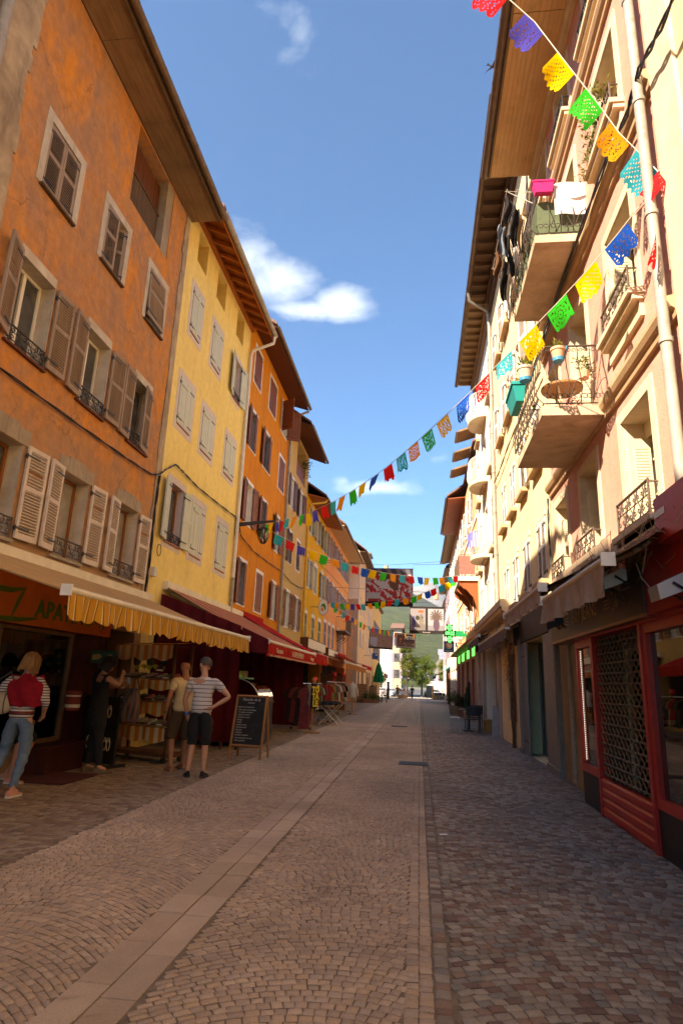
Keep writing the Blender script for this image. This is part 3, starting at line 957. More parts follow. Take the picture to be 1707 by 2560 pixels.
# soffit boards and gutter
ug = (6.3, 8.42, 10.25, 12.0, 13.28)
for k in range(4):
    for i in range(9):
        a = i * .084 + .02
        b = MB(); x0, x1 = L.X + a + .002, L.X + a + .082
        b.box(x0, x1, ug[k] + .006, ug[k + 1] - .006, 13.05 + random.uniform(-.004, .004), 13.075); b.build('soffit_board', M_soffit, h)
b = MB(); b.box(L.X + .78, L.X + .82, 6.3, 13.28, 12.99, 13.2); b.build('fascia_board', M_greywood, h)
gutter(h, L, 6.3, 13.3, 13.12, .93, M_zinc_brown)
roof(h, L, 6.25, 13.3, .95, 13.16, -4.6, 17.2, M_tile)
gable(h, L, 13.1, 13.05, -4.6, 17.2, 9, P_ochre)

# ------------------------------------------------------------------ pale yellow house with sage shutters
P_yel = plaster('butter_yellow', (.90, .68, .24), (.87, .64, .21), (.66, .45, .15), .6, .35, .40, bump=.10)
M_lilac = pm('lilac_surround', (.62, .52, .47), .85, .07, 4, .08)
M_sage = pm('sage_shutter', (.55, .55, .43), .6, .08, 3, .06)
M_orangewood = wood('orange_rafters', (.42, .13, .03), (.32, .09, .02), .6, 0, 5, .15)
h = thing('house', 'pale yellow house with sage green shutters and orange rafters under the eaves', 'house', (-6, 16.3, 0))
YL = h
at = [(13.96, 14.70, 12.43, 13.42), (15.63, 16.46, 12.43, 13.42), (17.72, 18.52, 12.43, 13.42)]
w4 = [(13.95, 14.68, 10.28, 11.6), (15.66, 16.48, 10.28, 11.6), (17.84, 18.54, 10.28, 11.68)]
w3 = [(13.76, 14.68, 7.58, 8.86), (15.50, 16.46, 7.55, 8.82), (17.65, 18.62, 7.61, 8.88)]
w2 = [(13.84, 14.74, 4.60, 6.08), (15.48, 16.38, 4.60, 6.03), (17.63, 18.57, 4.62, 6.05)]
wall(h, L, 13.22, 19.38, 0, 13.55, [(*o, .5) for o in at] + [(*o, .22, 1) for o in w4 + w3 + w2] + [(13.9, 18.9, .1, 2.6, .7)], [P_yel, M_lilac])
M_attic = pm('brown_attic_board', (.26, .15, .07), .9, .15, 3, .1)
for o in at:
    b = MB(); L.box(b, o[0], o[1], o[2], o[2] + .62, -.42, -.38); b.build('attic_board', M_attic, h)
for row in (w4, w3, w2):
    for k, o in enumerate(row):
        u0, u1, z0, z1 = o; c = (u0 + u1) / 2; hh = z1 - z0
        surround(h, L, u0, u1, z0, z1, .15, M_lilac, .17, .15, .006)
        opened = (row is w4 and k == 2) or (row is w2 and k == 0)
        if opened:
            window(h, L, u0 + .01, u1 - .01, z0 + .01, z1 - .01, -.16, M_woodwin if row is w2 else M_lilac, M_pane)
            leaf(h, L, u0 - .01, z0 + .01, .46, hh - .02, 170, .045, 'panel', M_sage); leaf(h, L, u1 + .01, z0 + .01, .50, hh - .02, 6, .045, 'panel', M_sage)
            scroll_rail(h, L, u0 + .02, u1 - .02, z0 + .02, z0 + .24, .02, M_iron)
            sill(h, L, u0 - .03, u1 + .03, z0, M_orangewood, .05, .03)
        else:
            leaf(h, L, u0 + .008, z0 + .02, c - u0 - .012, hh - .04, 0, .005, 'plank', M_sage); leaf(h, L, u1 - .008, z0 + .02, u1 - c - .012, hh - .04, 180, .005, 'plank', M_sage)
            b = MB(); L.box(b, u0 + .05, u1 - .05, z0 - .015, z0 + .02, 0, .03); b.build('window_sill', M_orangewood, h)
# eaves: wall plate, rafters, boarding
b = MB(); L.box(b, 13.22, 19.38, 13.50, 13.68, .0, .13); b.build('wall_plate', M_orangewood, h)
def rafters(parent, fac, u0, u1, n, d0, z0, d1, z1, hgt, mat, w=.10):
    for i in range(n):
        u = u0 + (i + .5) * (u1 - u0) / n
        b = MB(); b.poly_prism([fac.p(u - w / 2, z0, d0), fac.p(u - w / 2, z1, d1), fac.p(u - w / 2, z1 + hgt, d1), fac.p(u - w / 2, z0 + hgt, d0)], (0, w, 0))
        b.build('rafter', mat, parent)
rafters(h, L, 13.25, 19.38, 11, .0, 13.58, .78, 13.22, .12, M_orangewood)
b = MB()
for i in range(9):
    a = i * .09; z = 13.72 - a * .4615
    b.hexa([L.p(13.22, z, a), L.p(13.22, z - .0385, a + .085), L.p(19.4, z - .0385, a + .085), L.p(19.4, z, a), L.p(13.22, z + .03, a), L.p(13.22, z - .0085, a + .085), L.p(19.4, z - .0085, a + .085), L.p(19.4, z + .03, a)])
b.build('eaves_boarding', M_orangewood, h)
b = MB(); L.box(b, 13.22, 19.4, 13.20, 13.40, .78, .81); b.build('fascia_board', M_orangewood, h)
gutter(h, L, 13.22, 19.4, 13.32, .90, M_zinc)
roof(h, L, 13.2, 19.42, .9, 13.42, -4.6, 17.0, M_tile)
downpipe(h, [L.p(19.3, 13.24, .90), L.p(19.33, 13.0, .86), L.p(19.33, 12.75, .14), L.p(19.30, 12.5, .09), L.p(19.30, 4.6, .09)], .055, M_white)
downpipe(h, [L.p(19.30, 4.58, .09), L.p(19.30, 0, .09)], .058, M_zinc)

# ------------------------------------------------------------------ deep orange house with brown shutters
def row_house(label, y0, y1, ztop, P, rev, shut, style, sur, rows_, eave, gut, frame=M_white, pane=None, extra=(), keystone=False, soff=None, roofm=None, shop=True, side=None, rz=4.0, back=9.0, proud=.012, sillm=None, dk=.20):
    F = side or L
    h = thing('house', label, 'house', (F.X, (y0 + y1) / 2, 0))
    ops = []
    for r in rows_:
        for w in r['w']: ops.append((w[0], w[1], r['z'][0], r['z'][1], dk, 1))
    ops += list(extra)
    wall(h, F, y0, y1, 0, ztop, ops, [P, rev], back)
    for r in rows_:
        z0, z1 = r['z']
        for w in r['w']:
            u0, u1 = w[0], w[1]; st = w[2] if len(w) > 2 else 'open'; c = (u0 + u1) / 2; hh = z1 - z0
            lw = w[3] if len(w) > 3 else (u1 - u0) / 2
            sm = r.get('shut', shut); sy = r.get('style', style)
            if sur: surround(h, F, u0, u1, z0, z1, .10, sur, .12, .05, proud, keystone)
            if sillm: sill(h, F, u0 - .12, u1 + .12, z0 - .02, sillm, .16, .10)
            if st in ('open', 'ajar'):
                window(h, F, u0 + .01, u1 - .01, z0 + .01, z1 - .01, -dk * .7, frame, pane)
                a = random.uniform(166, 176) if st == 'open' else 120; pane_ = pane
                leaf(h, F, u0 - .01, z0, lw, hh, a, .045, sy, sm); leaf(h, F, u1 + .01, z0, lw, hh, 180 - a, .045, sy, sm)
            elif st == 'closed':
                leaf(h, F, u0 + .005, z0 + .01, c - u0 - .008, hh - .02, 0, .0, sy, sm); leaf(h, F, u1 - .005, z0 + .01, c - u0 - .008, hh - .02, 180, .0, sy, sm)
            elif st == 'bare':
                window(h, F, u0 + .01, u1 - .01, z0 + .01, z1 - .01, -dk * .7, frame, pane)
            elif st == 'half':
                window(h, F, u0 + .01, u1 - .01, z0 + .01, z1 - .01, -dk * .7, frame, pane)
                leaf(h, F, u0 - .01, z0, lw, hh, 172, .045, sy, sm); leaf(h, F, u1 - .005, z0 + .01, c - u0, hh - .02, 172, .02, sy, sm)
    if eave:
        d, ze = eave
        b = MB(); b.hexa([F.p(y0, ztop - .05, 0), F.p(y0, ze, d), F.p(y1, ze, d), F.p(y1, ztop - .05, 0), F.p(y0, ztop, 0), F.p(y0, ze + .05, d), F.p(y1, ze + .05, d), F.p(y1, ztop, 0)])
        b.build('soffit', soff or M_oldwood, h)
        gutter(h, F, y0, y1, ze + .08, d + .09, gut, .075, ribs=False)
        roof(h, F, y0 - .02, y1 + .02, d + .06, ze + .12, -4.6, ze + .12 + rz, roofm or M_tile)
        gable(h, F, y0, ztop, -4.6, ze + rz, 9, P); gable(h, F, y1 - .12, ztop, -4.6, ze + rz, 9, P)
    return h
P_or = plaster('deep_orange', (.70, .255, .02), (.63, .21, .018), (.42, .13, .02), .7, .5, .5, bump=.2)
M_brown = wood('brown_shutter', (.24, .075, .03), (.17, .05, .02), .6, 2, 5, .15)
O2 = row_house('deep orange house with dark brown shutters and white window surrounds', 19.40, 26.5, 14.0, P_or, M_white, M_brown, 'panel', M_white, [
    {'z': (12.0, 13.4), 'w': [(20.15, 21.1, 'closed'), (22.5, 23.65, 'closed'), (24.85, 25.9, 'ajar', .62)], 'style': 'plank'},
    {'z': (9.45, 10.88), 'w': [(20.15, 21.0, 'half', .45), (22.15, 23.3, 'half', .45), (24.9, 26.0, 'closed')]},
    {'z': (6.72, 8.18), 'w': [(20.25, 21.1, 'open', .5), (22.4, 23.3, 'half', .45), (24.95, 25.6, 'open', .5)]},
    {'z': (3.92, 5.36), 'w': [(20.15, 21.02, 'half', .5), (22.45, 23.4, 'closed'), (25.0, 25.7, 'open', .52)]}],
    (.85, 13.68), M_zinc_brown, frame=M_winW, pane=M_pane_curtain, soff=M_oldwood, extra=[(19.9, 25.9, .1, 2.6, .7)])
downpipe(O2, [L.p(26.4, 13.6, .9), L.p(26.42, 13.3, .12), L.p(26.45, 12.9, .09), L.p(26.45, 0, .09)], .055, M_zinc)

P_tan = plaster('sandy_tan', (.60, .41, .16), (.54, .36, .14), (.45, .29, .12), .6, .5, .3, bump=.15)
M_plum = wood('plum_shutter', (.15, .07, .065), (.11, .05, .05), .6, 2, 5, .15)
M_rose = wood('rose_brown_shutter', (.32, .15, .085), (.24, .10, .06), .6, 2, 5, .15)
T1 = row_house('sandy tan house with plum shutters and an open loggia under the roof', 26.52, 31.85, 13.35, P_tan, M_white, M_plum, 'louvre', M_white, [
    {'z': (9.36, 10.78), 'w': [(27.4, 28.2, 'open', .5), (29.65, 30.5, 'open', .5)], 'style': 'panel'},
    {'z': (6.76, 8.2), 'w': [(27.6, 28.45, 'half', .5), (29.7, 30.55, 'closed')]},
    {'z': (3.85, 5.42), 'w': [(27.65, 28.6, 'open', .5), (29.95, 30.75, 'open', .45)], 'shut': M_rose}],
    (.95, 12.95), M_zinc_brown, frame=M_winW, pane=M_pane_curtain, soff=M_oldwood, extra=[(28.6, 31.0, 11.3, 13.15, 1.4), (27, 31.4, .1, 2.6, .7)])
b = MB(); L.box(b, 28.6, 31.0, 11.3, 12.2, -.10, -.06); b.build('balustrade', M_brown, T1)
def foliage(parent, name, centers, n, r, size, mats, rng, kind=None, up=.5, label=None):
    """leaf blades scattered through clumps"""
    mb = MB()
    for _ in range(n):
        c = centers[int(rng.integers(len(centers)))]
        v = rng.normal(0, 1, 3); v /= np.linalg.norm(v) + 1e-6
        p = np.array(c[:3]) + v * (c[3] if len(c) > 3 else r) * rng.random() ** .45
        a = rng.normal(0, 1, 3); a[2] = abs(a[2]) * up; a /= np.linalg.norm(a) + 1e-6
        b_ = np.cross(a, rng.normal(0, 1, 3)); b_ /= np.linalg.norm(b_) + 1e-6
        s = size * rng.uniform(.6, 1.4)
        mb._add([p - b_ * s * .28, p + a * s * .5 - b_ * s * .05, p + b_ * s * .28, p + a * s], [(0, 1, 3), (1, 2, 3)], int(rng.integers(len(mats))))
    return mb.build(name, mats, parent, kind=kind, recalc=False, label=label)
G1 = cloth('leaf_mid', (.075, .12, .02), .3, .5, .3, 8, 0); G2 = cloth('leaf_dark', (.03, .055, .012), .3, .5, .3, 8, 0); G3 = cloth('leaf_yellow', (.20, .19, .03), .35, .5, .3, 8, 0)
pl = thing('trailing_plant', 'green plant hanging from the loggia rail of the tan house', 'plant', (-5.9, 30.3, 12.0))
foliage(pl, 'foliage', [(-5.85, 30.4, 12.4, .35), (-5.85, 30.6, 12.0, .3), (-5.85, 29.9, 12.2, .3)], 160, .3, .16, [G1, G2], np.random.default_rng(5))
mb = MB()
for k in range(4): mb.tube([(-5.95, 30.1 + k * .15, 12.2), (-5.86, 30.1 + k * .15, 12.45), (-5.8, 30.1 + k * .14, 12.1)], .008, 4)
mb.build('stem', pm('stem', (.09, .07, .02), .8), pl)

P_y2 = plaster('egg_yellow', (.78, .44, .018), (.72, .39, .018), (.62, .31, .02), .6, .5, .25, bump=.12)
M_sage2 = wood('grey_green_shutter', (.30, .30, .17), (.24, .24, .14), .6, 2, 5, .1)
Y2 = row_house('egg yellow house with grey green shutters and stepped white surrounds', 31.87, 39.25, 11.3, P_y2, M_white, M_sage2, 'plank', M_white, [
    {'z': (9.4, 10.85), 'w': [(32.95, 33.85, 'open', .48), (35.25, 36.1, 'open', .48), (37.6, 38.45, 'open', .48)]},
    {'z': (6.4, 7.95), 'w': [(32.95, 33.8, 'open', .45), (35.15, 36.2, 'closed'), (37.6, 38.5, 'open', .48)]},
    {'z': (3.6, 5.0), 'w': [(32.6, 33.45, 'closed'), (35.05, 35.95, 'closed'), (37.35, 38.35, 'closed')], 'style': 'louvre'}],
    (1.0, 11.0), M_zinc_brown, frame=M_winW, pane=M_pane_curtain, keystone=True, soff=M_orangewood, extra=[(32.3, 38.8, .1, 2.6, .7)])
downpipe(Y2, [L.p(32.2, 11.05, 1.05), L.p(32.1, 10.85, .95), L.p(32.05, 10.75, .2), L.p(32.02, 10.4, .09), L.p(32.02, 0, .09)], .06, pm('yellow_pipe', (.70, .42, .05), .5))
P_o3 = plaster('coral_orange', (.80, .34, .12), (.73, .29, .09), (.62, .24, .08), .6, .4, .25, bump=.12)
M_lav = wood('lavender_shutter', (.35, .28, .33), (.28, .22, .27), .6, 2, 5, .1)
O3 = row_house('coral orange house with lavender grey shutters and an iron balcony', 39.27, 52.9, 11.55, P_o3, M_white, M_lav, 'louvre', M_white, [
    {'z': (9.5, 11.0), 'w': [(40.3, 41.15, 'open', .46), (42.9, 43.75, 'open', .46), (45.5, 46.35, 'open', .46), (48.0, 48.9, 'open', .46), (50.6, 51.5, 'open', .46)]},
    {'z': (6.5, 8.0), 'w': [(40.3, 41.15, 'open', .46), (42.9, 43.75, 'open', .46), (45.5, 46.35, 'open', .46), (48.0, 48.9, 'open', .46), (50.6, 51.5, 'open', .46)]},
    {'z': (3.65, 5.2), 'w': [(39.7, 40.7, 'closed'), (41.6, 42.6, 'closed'), (43.6, 44.6, 'closed'), (46.6, 47.5, 'open', .46), (49.9, 50.9, 'closed')]}],
    (1.15, 11.35), M_zinc_brown, frame=M_winW, pane=M_pane_curtain, keystone=True, soff=pm('pale_soffit', (.58, .40, .22), .8, .1, 3, .05), extra=[(39.8, 52, .1, 2.6, .7)])

def iron_balcony(parent, fac, u0, u1, z, out, hgt, mat, slab, th=.12, bellied=False, step=.12, sc=True, name='balcony'):
    """slab with a railing round three sides; scrolls along the top and the foot"""
    s_ = MB(); fac.box(s_, u0, u1, z - th, z, 0, out); o = s_.build(name, slab, parent)
    mb = MB()
    path = [(u0 + .03, .02), (u0 + .03, out - .04), (u1 - .03, out - .04), (u1 - .03, .02)]
    pts = []
    for (a, b) in zip(path[:-1], path[1:]):
        ln = math.hypot(b[0] - a[0], b[1] - a[1]); n = max(2, int(ln / step))
        nx, ny = (b[1] - a[1]) / ln, -(b[0] - a[0]) / ln
        if a[0] == b[0]: nx, ny = (-1 if a[0] < (u0 + u1) / 2 else 1), 0
        else: nx, ny = 0, 1
        for i in range(n): pts.append((a[0] + (b[0] - a[0]) * i / n, a[1] + (b[1] - a[1]) * i / n, nx, ny, (b[0] - a[0]) / ln, (b[1] - a[1]) / ln, ln / n))
    r = .0075
    for zz, rr in ((z + .05, .011), (z + hgt, .016)):
        mb.tube([fac.p(u, zz, d) for u, d in path], rr, 6)
    for i, (u, d, nx, ny, tx, ty, st) in enumerate(pts):
        if bellied:
            bel = [(0, 0), (.12, .10), (.28, .13), (.45, .09), (.62, .02), (.82, 0), (1, 0)]
        else: bel = [(0, 0), (1, 0)]
        mb.tube([fac.p(u + nx * b, z + .05 + (hgt - .05) * t, d + ny * b) for t, b in bel], r, 5)
        if sc:
            for zc, rr, bb, sgn in ((z + .05 + .075, .052, .07 if bellied else 0, 1), (z + hgt - .055, .036, 0, -1)):
                for q in (.28, .72):
                    uu, dd = u + tx * st * q, d + ty * st * q
                    mb.tube([fac.p(uu + tx * math.cos(t) * rr * (1 - t / 11) + nx * bb, zc + sgn * math.sin(t) * rr * (1 - t / 11), dd + ty * math.cos(t) * rr * (1 - t / 11) + ny * bb) for t in [k * .8 for k in range(9)]], r * .8, 4)
            if i % 2 == 0:
                for sg in (-1, 1):
                    mb.tube([fac.p(u + tx * sg * st * .9 * t + nx * .08 * bool(bellied), z + .1 + .30 * (1 - t * t), d + ty * sg * st * .9 * t + ny * .08 * bool(bellied)) for t in (0, .3, .6, .85, 1)], r * .8, 4)
    mb.build('railing', mat, o, smooth=.7)
    return o
iron_balcony(O3, L, 45.6, 49.4, 5.12, .75, 1.0, M_iron, M_iron, .08, step=.16, sc=False)
b = MB()
for u in (46.0, 47.5, 49.0):
    b.tube([L.p(u, 4.35, .02), L.p(u, 4.5, .3), L.p(u, 4.75, .55), L.p(u, 5.02, .7)], .022, 5)
    b.tube([L.p(u, 4.7 + math.sin(t) * .16 * (1 - t / 9), .22 + math.cos(t) * .16 * (1 - t / 9)) for t in [k * .7 for k in range(10)]], .018, 5)
b.build('balcony_bracket', M_iron, O3)
# ------------------------------------------------------------------ right-hand row
R = Fac(2.6, -1)
P_pink = plaster('salmon_render', (.68, .375, .285), (.63, .32, .235), (.50, .24, .16), .6, .5, .25, bump=.45, bscale=30)
P_pale = plaster('cream_straw', (.80, .62, .36), (.76, .57, .30), (.58, .42, .22), .6, .5, .25, bump=.2)
M_tanmould = pm('tan_moulding', (.52, .33, .18), .8, .12, 3, .15)
M_surr = plaster('cream_surround', (.74, .60, .42), (.68, .53, .36), (.5, .36, .22), .5, 2, .3, bump=.15)
M_persienne = pm('cream_metal_shutter', (.66, .55, .36), .5, .08, 4, .05)
M_soffR = wood('pale_soffit_boards', (.76, .48, .24), (.60, .35, .15), .65, 1, 5, .2)

h = thing('house', 'straw coloured house at the near right edge with a grey downpipe', 'house', (2.6, 2, 0))
wall(h, R, -16, 5.86, 0, 14, [], P_pale)
b = MB(); R.box(b, 5.3, 5.86, 0, 14, .002, .05); b.build('pilaster', M_surr, h)
roof(h, R, -16, 5.9, .8, 13.9, -4.6, 17, M_tile)
downpipe(h, [R.p(5.92, 14, .16), R.p(5.92, 3.4, .16)], .058, M_zinc)

h = thing('house', 'salmon pink house with two iron balconies and moulded string courses', 'house', (2.6, 9, 0))
PK = h
us = [(6.88, 7.90), (9.10, 10.05), (11.05, 11.95)]
fl = [(3.36, 4.86), (6.10, 7.60), (8.92, 10.32), (11.25, 12.5)]
ops = []
for k, (a, b_) in enumerate(fl):
    for j, (u0, u1) in enumerate(us):
        z0 = a if not (j == 1 and k in (1, 2)) else {1: 5.36, 2: 8.42}[k]
        ops.append((u0, u1, z0, b_, .34, 1))
wall(h, R, 5.86, 12.25, 2.7, 12.98, ops, [P_pink, M_surr])
def moulding(parent, fac, u0, u1, z, mat, prof=((0, 0), (.05, 0), (.06, .07), (.10, .10), (.13, .16), (.13, .21), (0, .24))):
    mb = MB(); mb.poly_prism([fac.p(u0, z + b, a) for a, b in prof], (0, u1 - u0, 0)); return mb.build('string_course', mat, parent)
for z in (5.18, 8.12, 10.72): moulding(h, R, 5.86, 12.3, z, M_tanmould)
for k, (u0, u1, z0, z1, dp, _) in enumerate(ops):
    fk, j = divmod(k, 3)
    surround(h, R, u0, u1, z0, z1, .13, M_surr, .14, 0, .022)
    if z0 in (5.36, 8.42): pass
    else:
        b = MB(); R.box(b, u0 - .16, u1 + .16, z0 - .07, z0, 0, .19); R.box(b, u0 - .14, u1 + .14, z0 - .14, z0 - .072, 0, .14); R.box(b, u0 - .10, u1 + .10, z0 - .34, z0 - .142, 0, .05)
        b.build('window_sill', M_surr, h)
        scroll_rail(h, R, u0 - .04, u1 + .04, z0 + .02, z0 + (.36 if fk else .40), .13, M_iron_rust if fk != 3 else M_iron, .009)
    window(h, R, u0 + .01, u1 - .01, z0 + .01, z1 - .01, -.30, M_surr, M_pane, bars=2)
    # folded metal shutters standing in the reveal
    for s_, uu in ((1, u0), (-1, u1)):
        for q in range(2):
            m = MB(); a = uu + s_ * (.05 + q * .045)
            R.box(m, min(a, a + s_ * .03), max(a, a + s_ * .03), z0 + .03, z1 - .25, -.28, -.05)
            n = 26
            for i in range(n):
                z = z0 + .1 + i * (z1 - z0 - .45) / n
                R.box(m, a + s_ * .03 if s_ > 0 else a - .036, a + .036 if s_ > 0 else a + s_ * .03, z, z + .012, -.25, -.09)
            m.build('folding_shutter', M_persienne, h)
    if (fk, j) in ((0, 0), (1, 0), (0, 1), (1, 2), (0, 2)):
        # one wing half closed: hinged louvred panels across part of the opening
        leaf(h, R, u0 + .06, z0 + .03, .30, z1 - z0 - .28, 0, -.20, 'louvre', M_persienne)
    b = MB(); R.box(b, u0, u1, z1 - .22, z1 - .002, -.29, -.27); b.build('blind_box', M_persienne, h)
# soffit boards
for k, (a, b_) in enumerate(((5.86, 8.55), (8.56, 12.28))):
    for i in range(11):
        d = i * .09
        m = MB(); x1 = R.X - d - .002; x0 = R.X - d - .088
        m.box(x0, x1, a + .004, b_ - .004, 12.95 + random.uniform(-.004, .004), 12.975); m.build('soffit_board', M_soffR, h)
b = MB(); R.box(b, 5.86, 12.28, 12.86, 12.95, 0, .12); R.box(b, 5.86, 12.28, 12.76, 12.86, 0, .05); b.build('eaves_moulding', M_surr, h)
b = MB(); R.box(b, 5.86, 12.28, 12.93, 13.08, 1.0, 1.03); b.build('fascia_board', M_soffit, h)
gutter(h, R, 5.86, 12.3, 13.02, 1.12, M_zinc_brown)
roof(h, R, 5.84, 12.3, 1.1, 13.08, -4.6, 17, M_tile)
gable(h, R, 12.15, 12.98, -4.6, 17, 9, P_pink)
M_balc = pm('balcony_iron', (.060, .042, .034), .55, .3, 14, .2)
lowb = iron_balcony(h, R, 8.38, 10.62, 5.36, .90, .95, M_balc, M_concrete, .14, bellied=True, step=.15)
upb = iron_balcony(h, R, 8.70, 10.95, 8.46, .80, .90, M_balc, M_concrete, .14, bellied=True, step=.15)
for lb, ys in ((5.15, (8.9, 10.1)), (8.25, (9.2, 10.5))): pass
# ground-floor pier of rough stone beside the red shop, and its blocks
M_rough = plaster('sooty_stone', (.24, .15, .09), (.16, .10, .06), (.08, .05, .03), .7, 1.8, .6, bump=.8)
for (u0, u1, z0, z1) in ((9.92, 10.75, .02, .42), (9.94, 10.73, .43, .86), (9.92, 10.75, .87, 1.28), (9.95, 10.74, 1.29, 1.72), (9.92, 10.76, 1.73, 2.24)):
    b = MB(); R.box(b, u0, u1, z0, z1, -.4, .02 + random.uniform(-.02, .02)); b.build('stone', M_rough, h)
b = MB(); R.box(b, 5.86, 12.25, 2.24, 2.74, -.5, -.02); b.build('lintel_beam', M_rough, h)
M_beigewood = wood('beige_pilaster', (.40, .27, .15), (.30, .19, .10), .6, 2, 4, .1)
b = MB(); R.box(b, 10.8, 11.05, 0, 2.7, 0, .07); b.build('pilaster', M_beigewood, h)
b = MB(); R.box(b, 11.12, 12.2, 0, 2.7, -.02, .03); b.build('shop_pier', plaster('grey_beige_wall', (.34, .26, .18), (.27, .19, .12), (.15, .10, .06), .6, 1.5, .5, bump=.4), h)
downpipe(h, [R.p(11.08, 2.6, .12), R.p(11.08, .1, .12)], .035, M_zinc)

# ------------------------------------------------------------------ red shop front
SH = Fac(2.3, -1)
M_redp = pm('red_shop_paint', (.42, .022, .014), .35, .12, 4, .04, spec=.5, dirt=(.25, .012, .01))
M_black = pm('black_panel', (.022, .018, .017), .45, .2, 5, .05)
M_fascia = NT('brown_fascia')
M_fascia.base(M_fascia.ramp(M_fascia.noise(1.4, 6, .6, .3), [(.35, (.060, .030, .014)), (.7, (.10, .050, .022))])); M_fascia.set(Roughness=.4); M_fascia = M_fascia.m
h = thing('storefront', 'red shop front with lattice grille, glazed side panels and a brown sign board', 'storefront', (2.3, 7.9, 0))
RS = h
M_shopglass = glass('shop_glass', (.012, .010, .009), .02, 1.0)
def frame(mb, fac, u0, u1, z0, z1, w, d0, d1):
    fac.box(mb, u0, u0 + w, z0, z1, d0, d1); fac.box(mb, u1 - w, u1, z0, z1, d0, d1)
    fac.box(mb, u0 + w, u1 - w, z0, z0 + w, d0, d1); fac.box(mb, u0 + w, u1 - w, z1 - w, z1, d0, d1)
for (u0, u1) in ((8.94, 9.88), (5.75, 6.95), (4.4, 5.72)):
    m = MB(); frame(m, SH, u0, u1, .43, 2.2, .10, -.08, 0); f_ = m.build('shop_window', M_redp, h)
    m = MB(); SH.box(m, u0 + .10, u1 - .10, .53, 2.10, -.06, -.05); m.build('pane', M_shopglass, f_)
    m = MB(); SH.box(m, u0, u1, 0, .428, -.10, -.015); m.build('base_panel', M_black, h)
# door bay
m = MB(); SH.box(m, 6.955, 7.03, 0, 2.2, -.1, .02); m.build('door_post', M_redp, h)
m = MB(); SH.box(m, 8.86, 8.935, 0, 2.2, -.1, .02); m.build('door_post', M_redp, h)
for i in range(4):
    m = MB(); z = i * .112 + .012
    m.poly_prism([SH.p(7.032, z, -.06), SH.p(7.032, z, .004), SH.p(7.032, z + .03, .014), SH.p(7.032, z + .08, .014), SH.p(7.032, z + .106, .0), SH.p(7.032, z + .106, -.06)], (0, 1.826, 0)); m.build('plank', M_redp, h)
m = MB(); SH.box(m, 7.03, 8.86, .012, 2.2, -.46, -.42); m.build('door', pm('door_dark', (.035, .012, .009), .3, .2, 3), h)
m = MB(); SH.box(m, 7.25, 8.64, .35, 2.0, -.42, -.41); m.build('door_pane', M_shopglass, h)
m = MB(); rows_n = 14; cols_n = 12
for c in range(cols_n):
    for r_ in range(rows_n):
        u = 7.06 + c * 1.77 / (cols_n - 1); z = .48 + r_ * 1.70 / rows_n
        du = 1.77 / (cols_n - 1) / 2; dz = 1.70 / rows_n
        for sg in (-1, 1):
            if 7.03 <= u + sg * du <= 8.86:
                m.tube([SH.p(u, z, -.03), SH.p(u + sg * du * .25, z + dz * .32, -.027), SH.p(u + sg * du * .8, z + dz * .2, -.027), SH.p(u + sg * du, z + dz * .5, -.03)], .008, 4)
                m.tube([SH.p(u, z + dz, -.032), SH.p(u + sg * du, z + dz * .5, -.032)], .007, 4)
m.build('security_grille', pm('galvanised_lattice', (.20, .15, .11), .45, .2, 8, 0, metal=.5), h, kind='stuff')
m = MB()
for i in range(60): z = .58 + i * .025; SH.box(m, 9.745, 9.752, z, z + .010, -.045, -.042)
m.build('led_strip', emit('led', (1, .9, .75), .9), h, kind='stuff')
# header and sign board
m = MB(); SH.box(m, 4.4, 9.9, 2.2, 2.30, -.25, .02); m.build('header', M_redp, h)
m = MB(); SH.box(m, 6.45, 10.9, 2.26, 2.78, -.1, .12); sb = m.build('sign_board', M_fascia, h)
m = MB(); SH.box(m, 6.45, 10.9, 2.225, 2.26, -.1, .125); m.build('trim', pm('copper_trim', (.30, .13, .05), .35, .2, 4, 0, metal=.4), sb)
M_gold = pm('gold_line', (.50, .31, .12), .45, .15, 8, 0)
lettering('BILI JEANS', .27, M_gold, sb, SH.p(8.75, 2.50, .124), (0, -1, 0), (0, 0, 1), extrude=.003, sx=.95, spacing=1.12)
m = MB()
for side, uc in ((1, 9.72), (-1, 7.68)):
    for k in range(3): SH.box(m, uc - .12, uc + .12, 2.44 + k * .045, 2.452 + k * .045, .121, .124)
    cc = uc + side * .24
    m.tube([SH.p(cc + side * math.cos(t) * .07, 2.5 + math.sin(t) * .1, .124) for t in [-2.2 + k * .4 for k in range(12)]], .007, 4)
def shoe_curve(uc, zc, s):
    pts = [(-.16, .12), (-.15, -.02), (-.17, -.10), (-.12, -.10), (-.09, -.03), (.02, -.07), (.12, -.10), (.17, -.09), (.12, -.03), (.02, .02), (-.05, .10), (-.09, .13), (-.16, .12)]
    return [SH.p(uc - a * s, zc + b * s, .124) for a, b in pts]
m.tube(shoe_curve(7.15, 2.52, 1.0), .006, 4); m.tube(shoe_curve(10.30, 2.52, 1.0), .006, 4)
for uc in (7.22, 10.37):
    m.tube([SH.p(uc + .08 * math.cos(t), 2.63 + .05 * math.sin(2 * t), .124) for t in [k * .5 for k in range(13)]], .005, 4)
m.build('drawing', M_gold, sb, kind='stuff')
m = MB(); SH.box(m, 4.4, 6.44, 2.24, 3.0, -.1, .10); m.build('red_panel', M_redp, h)
m = MB(); m.tube([SH.p(6.5, 2.76, .14), SH.p(6.42, 2.6, .13), SH.p(6.2, 2.45, .12), SH.p(6.05, 2.42, .12), SH.p(5.9, 2.36, .12), SH.p(5.6, 2.36, .12)], .007, 5); m.build('cable', M_white, h)
M_alu = pm('aluminium', (.50, .47, .43), .4, .1, 5, 0, metal=.6)
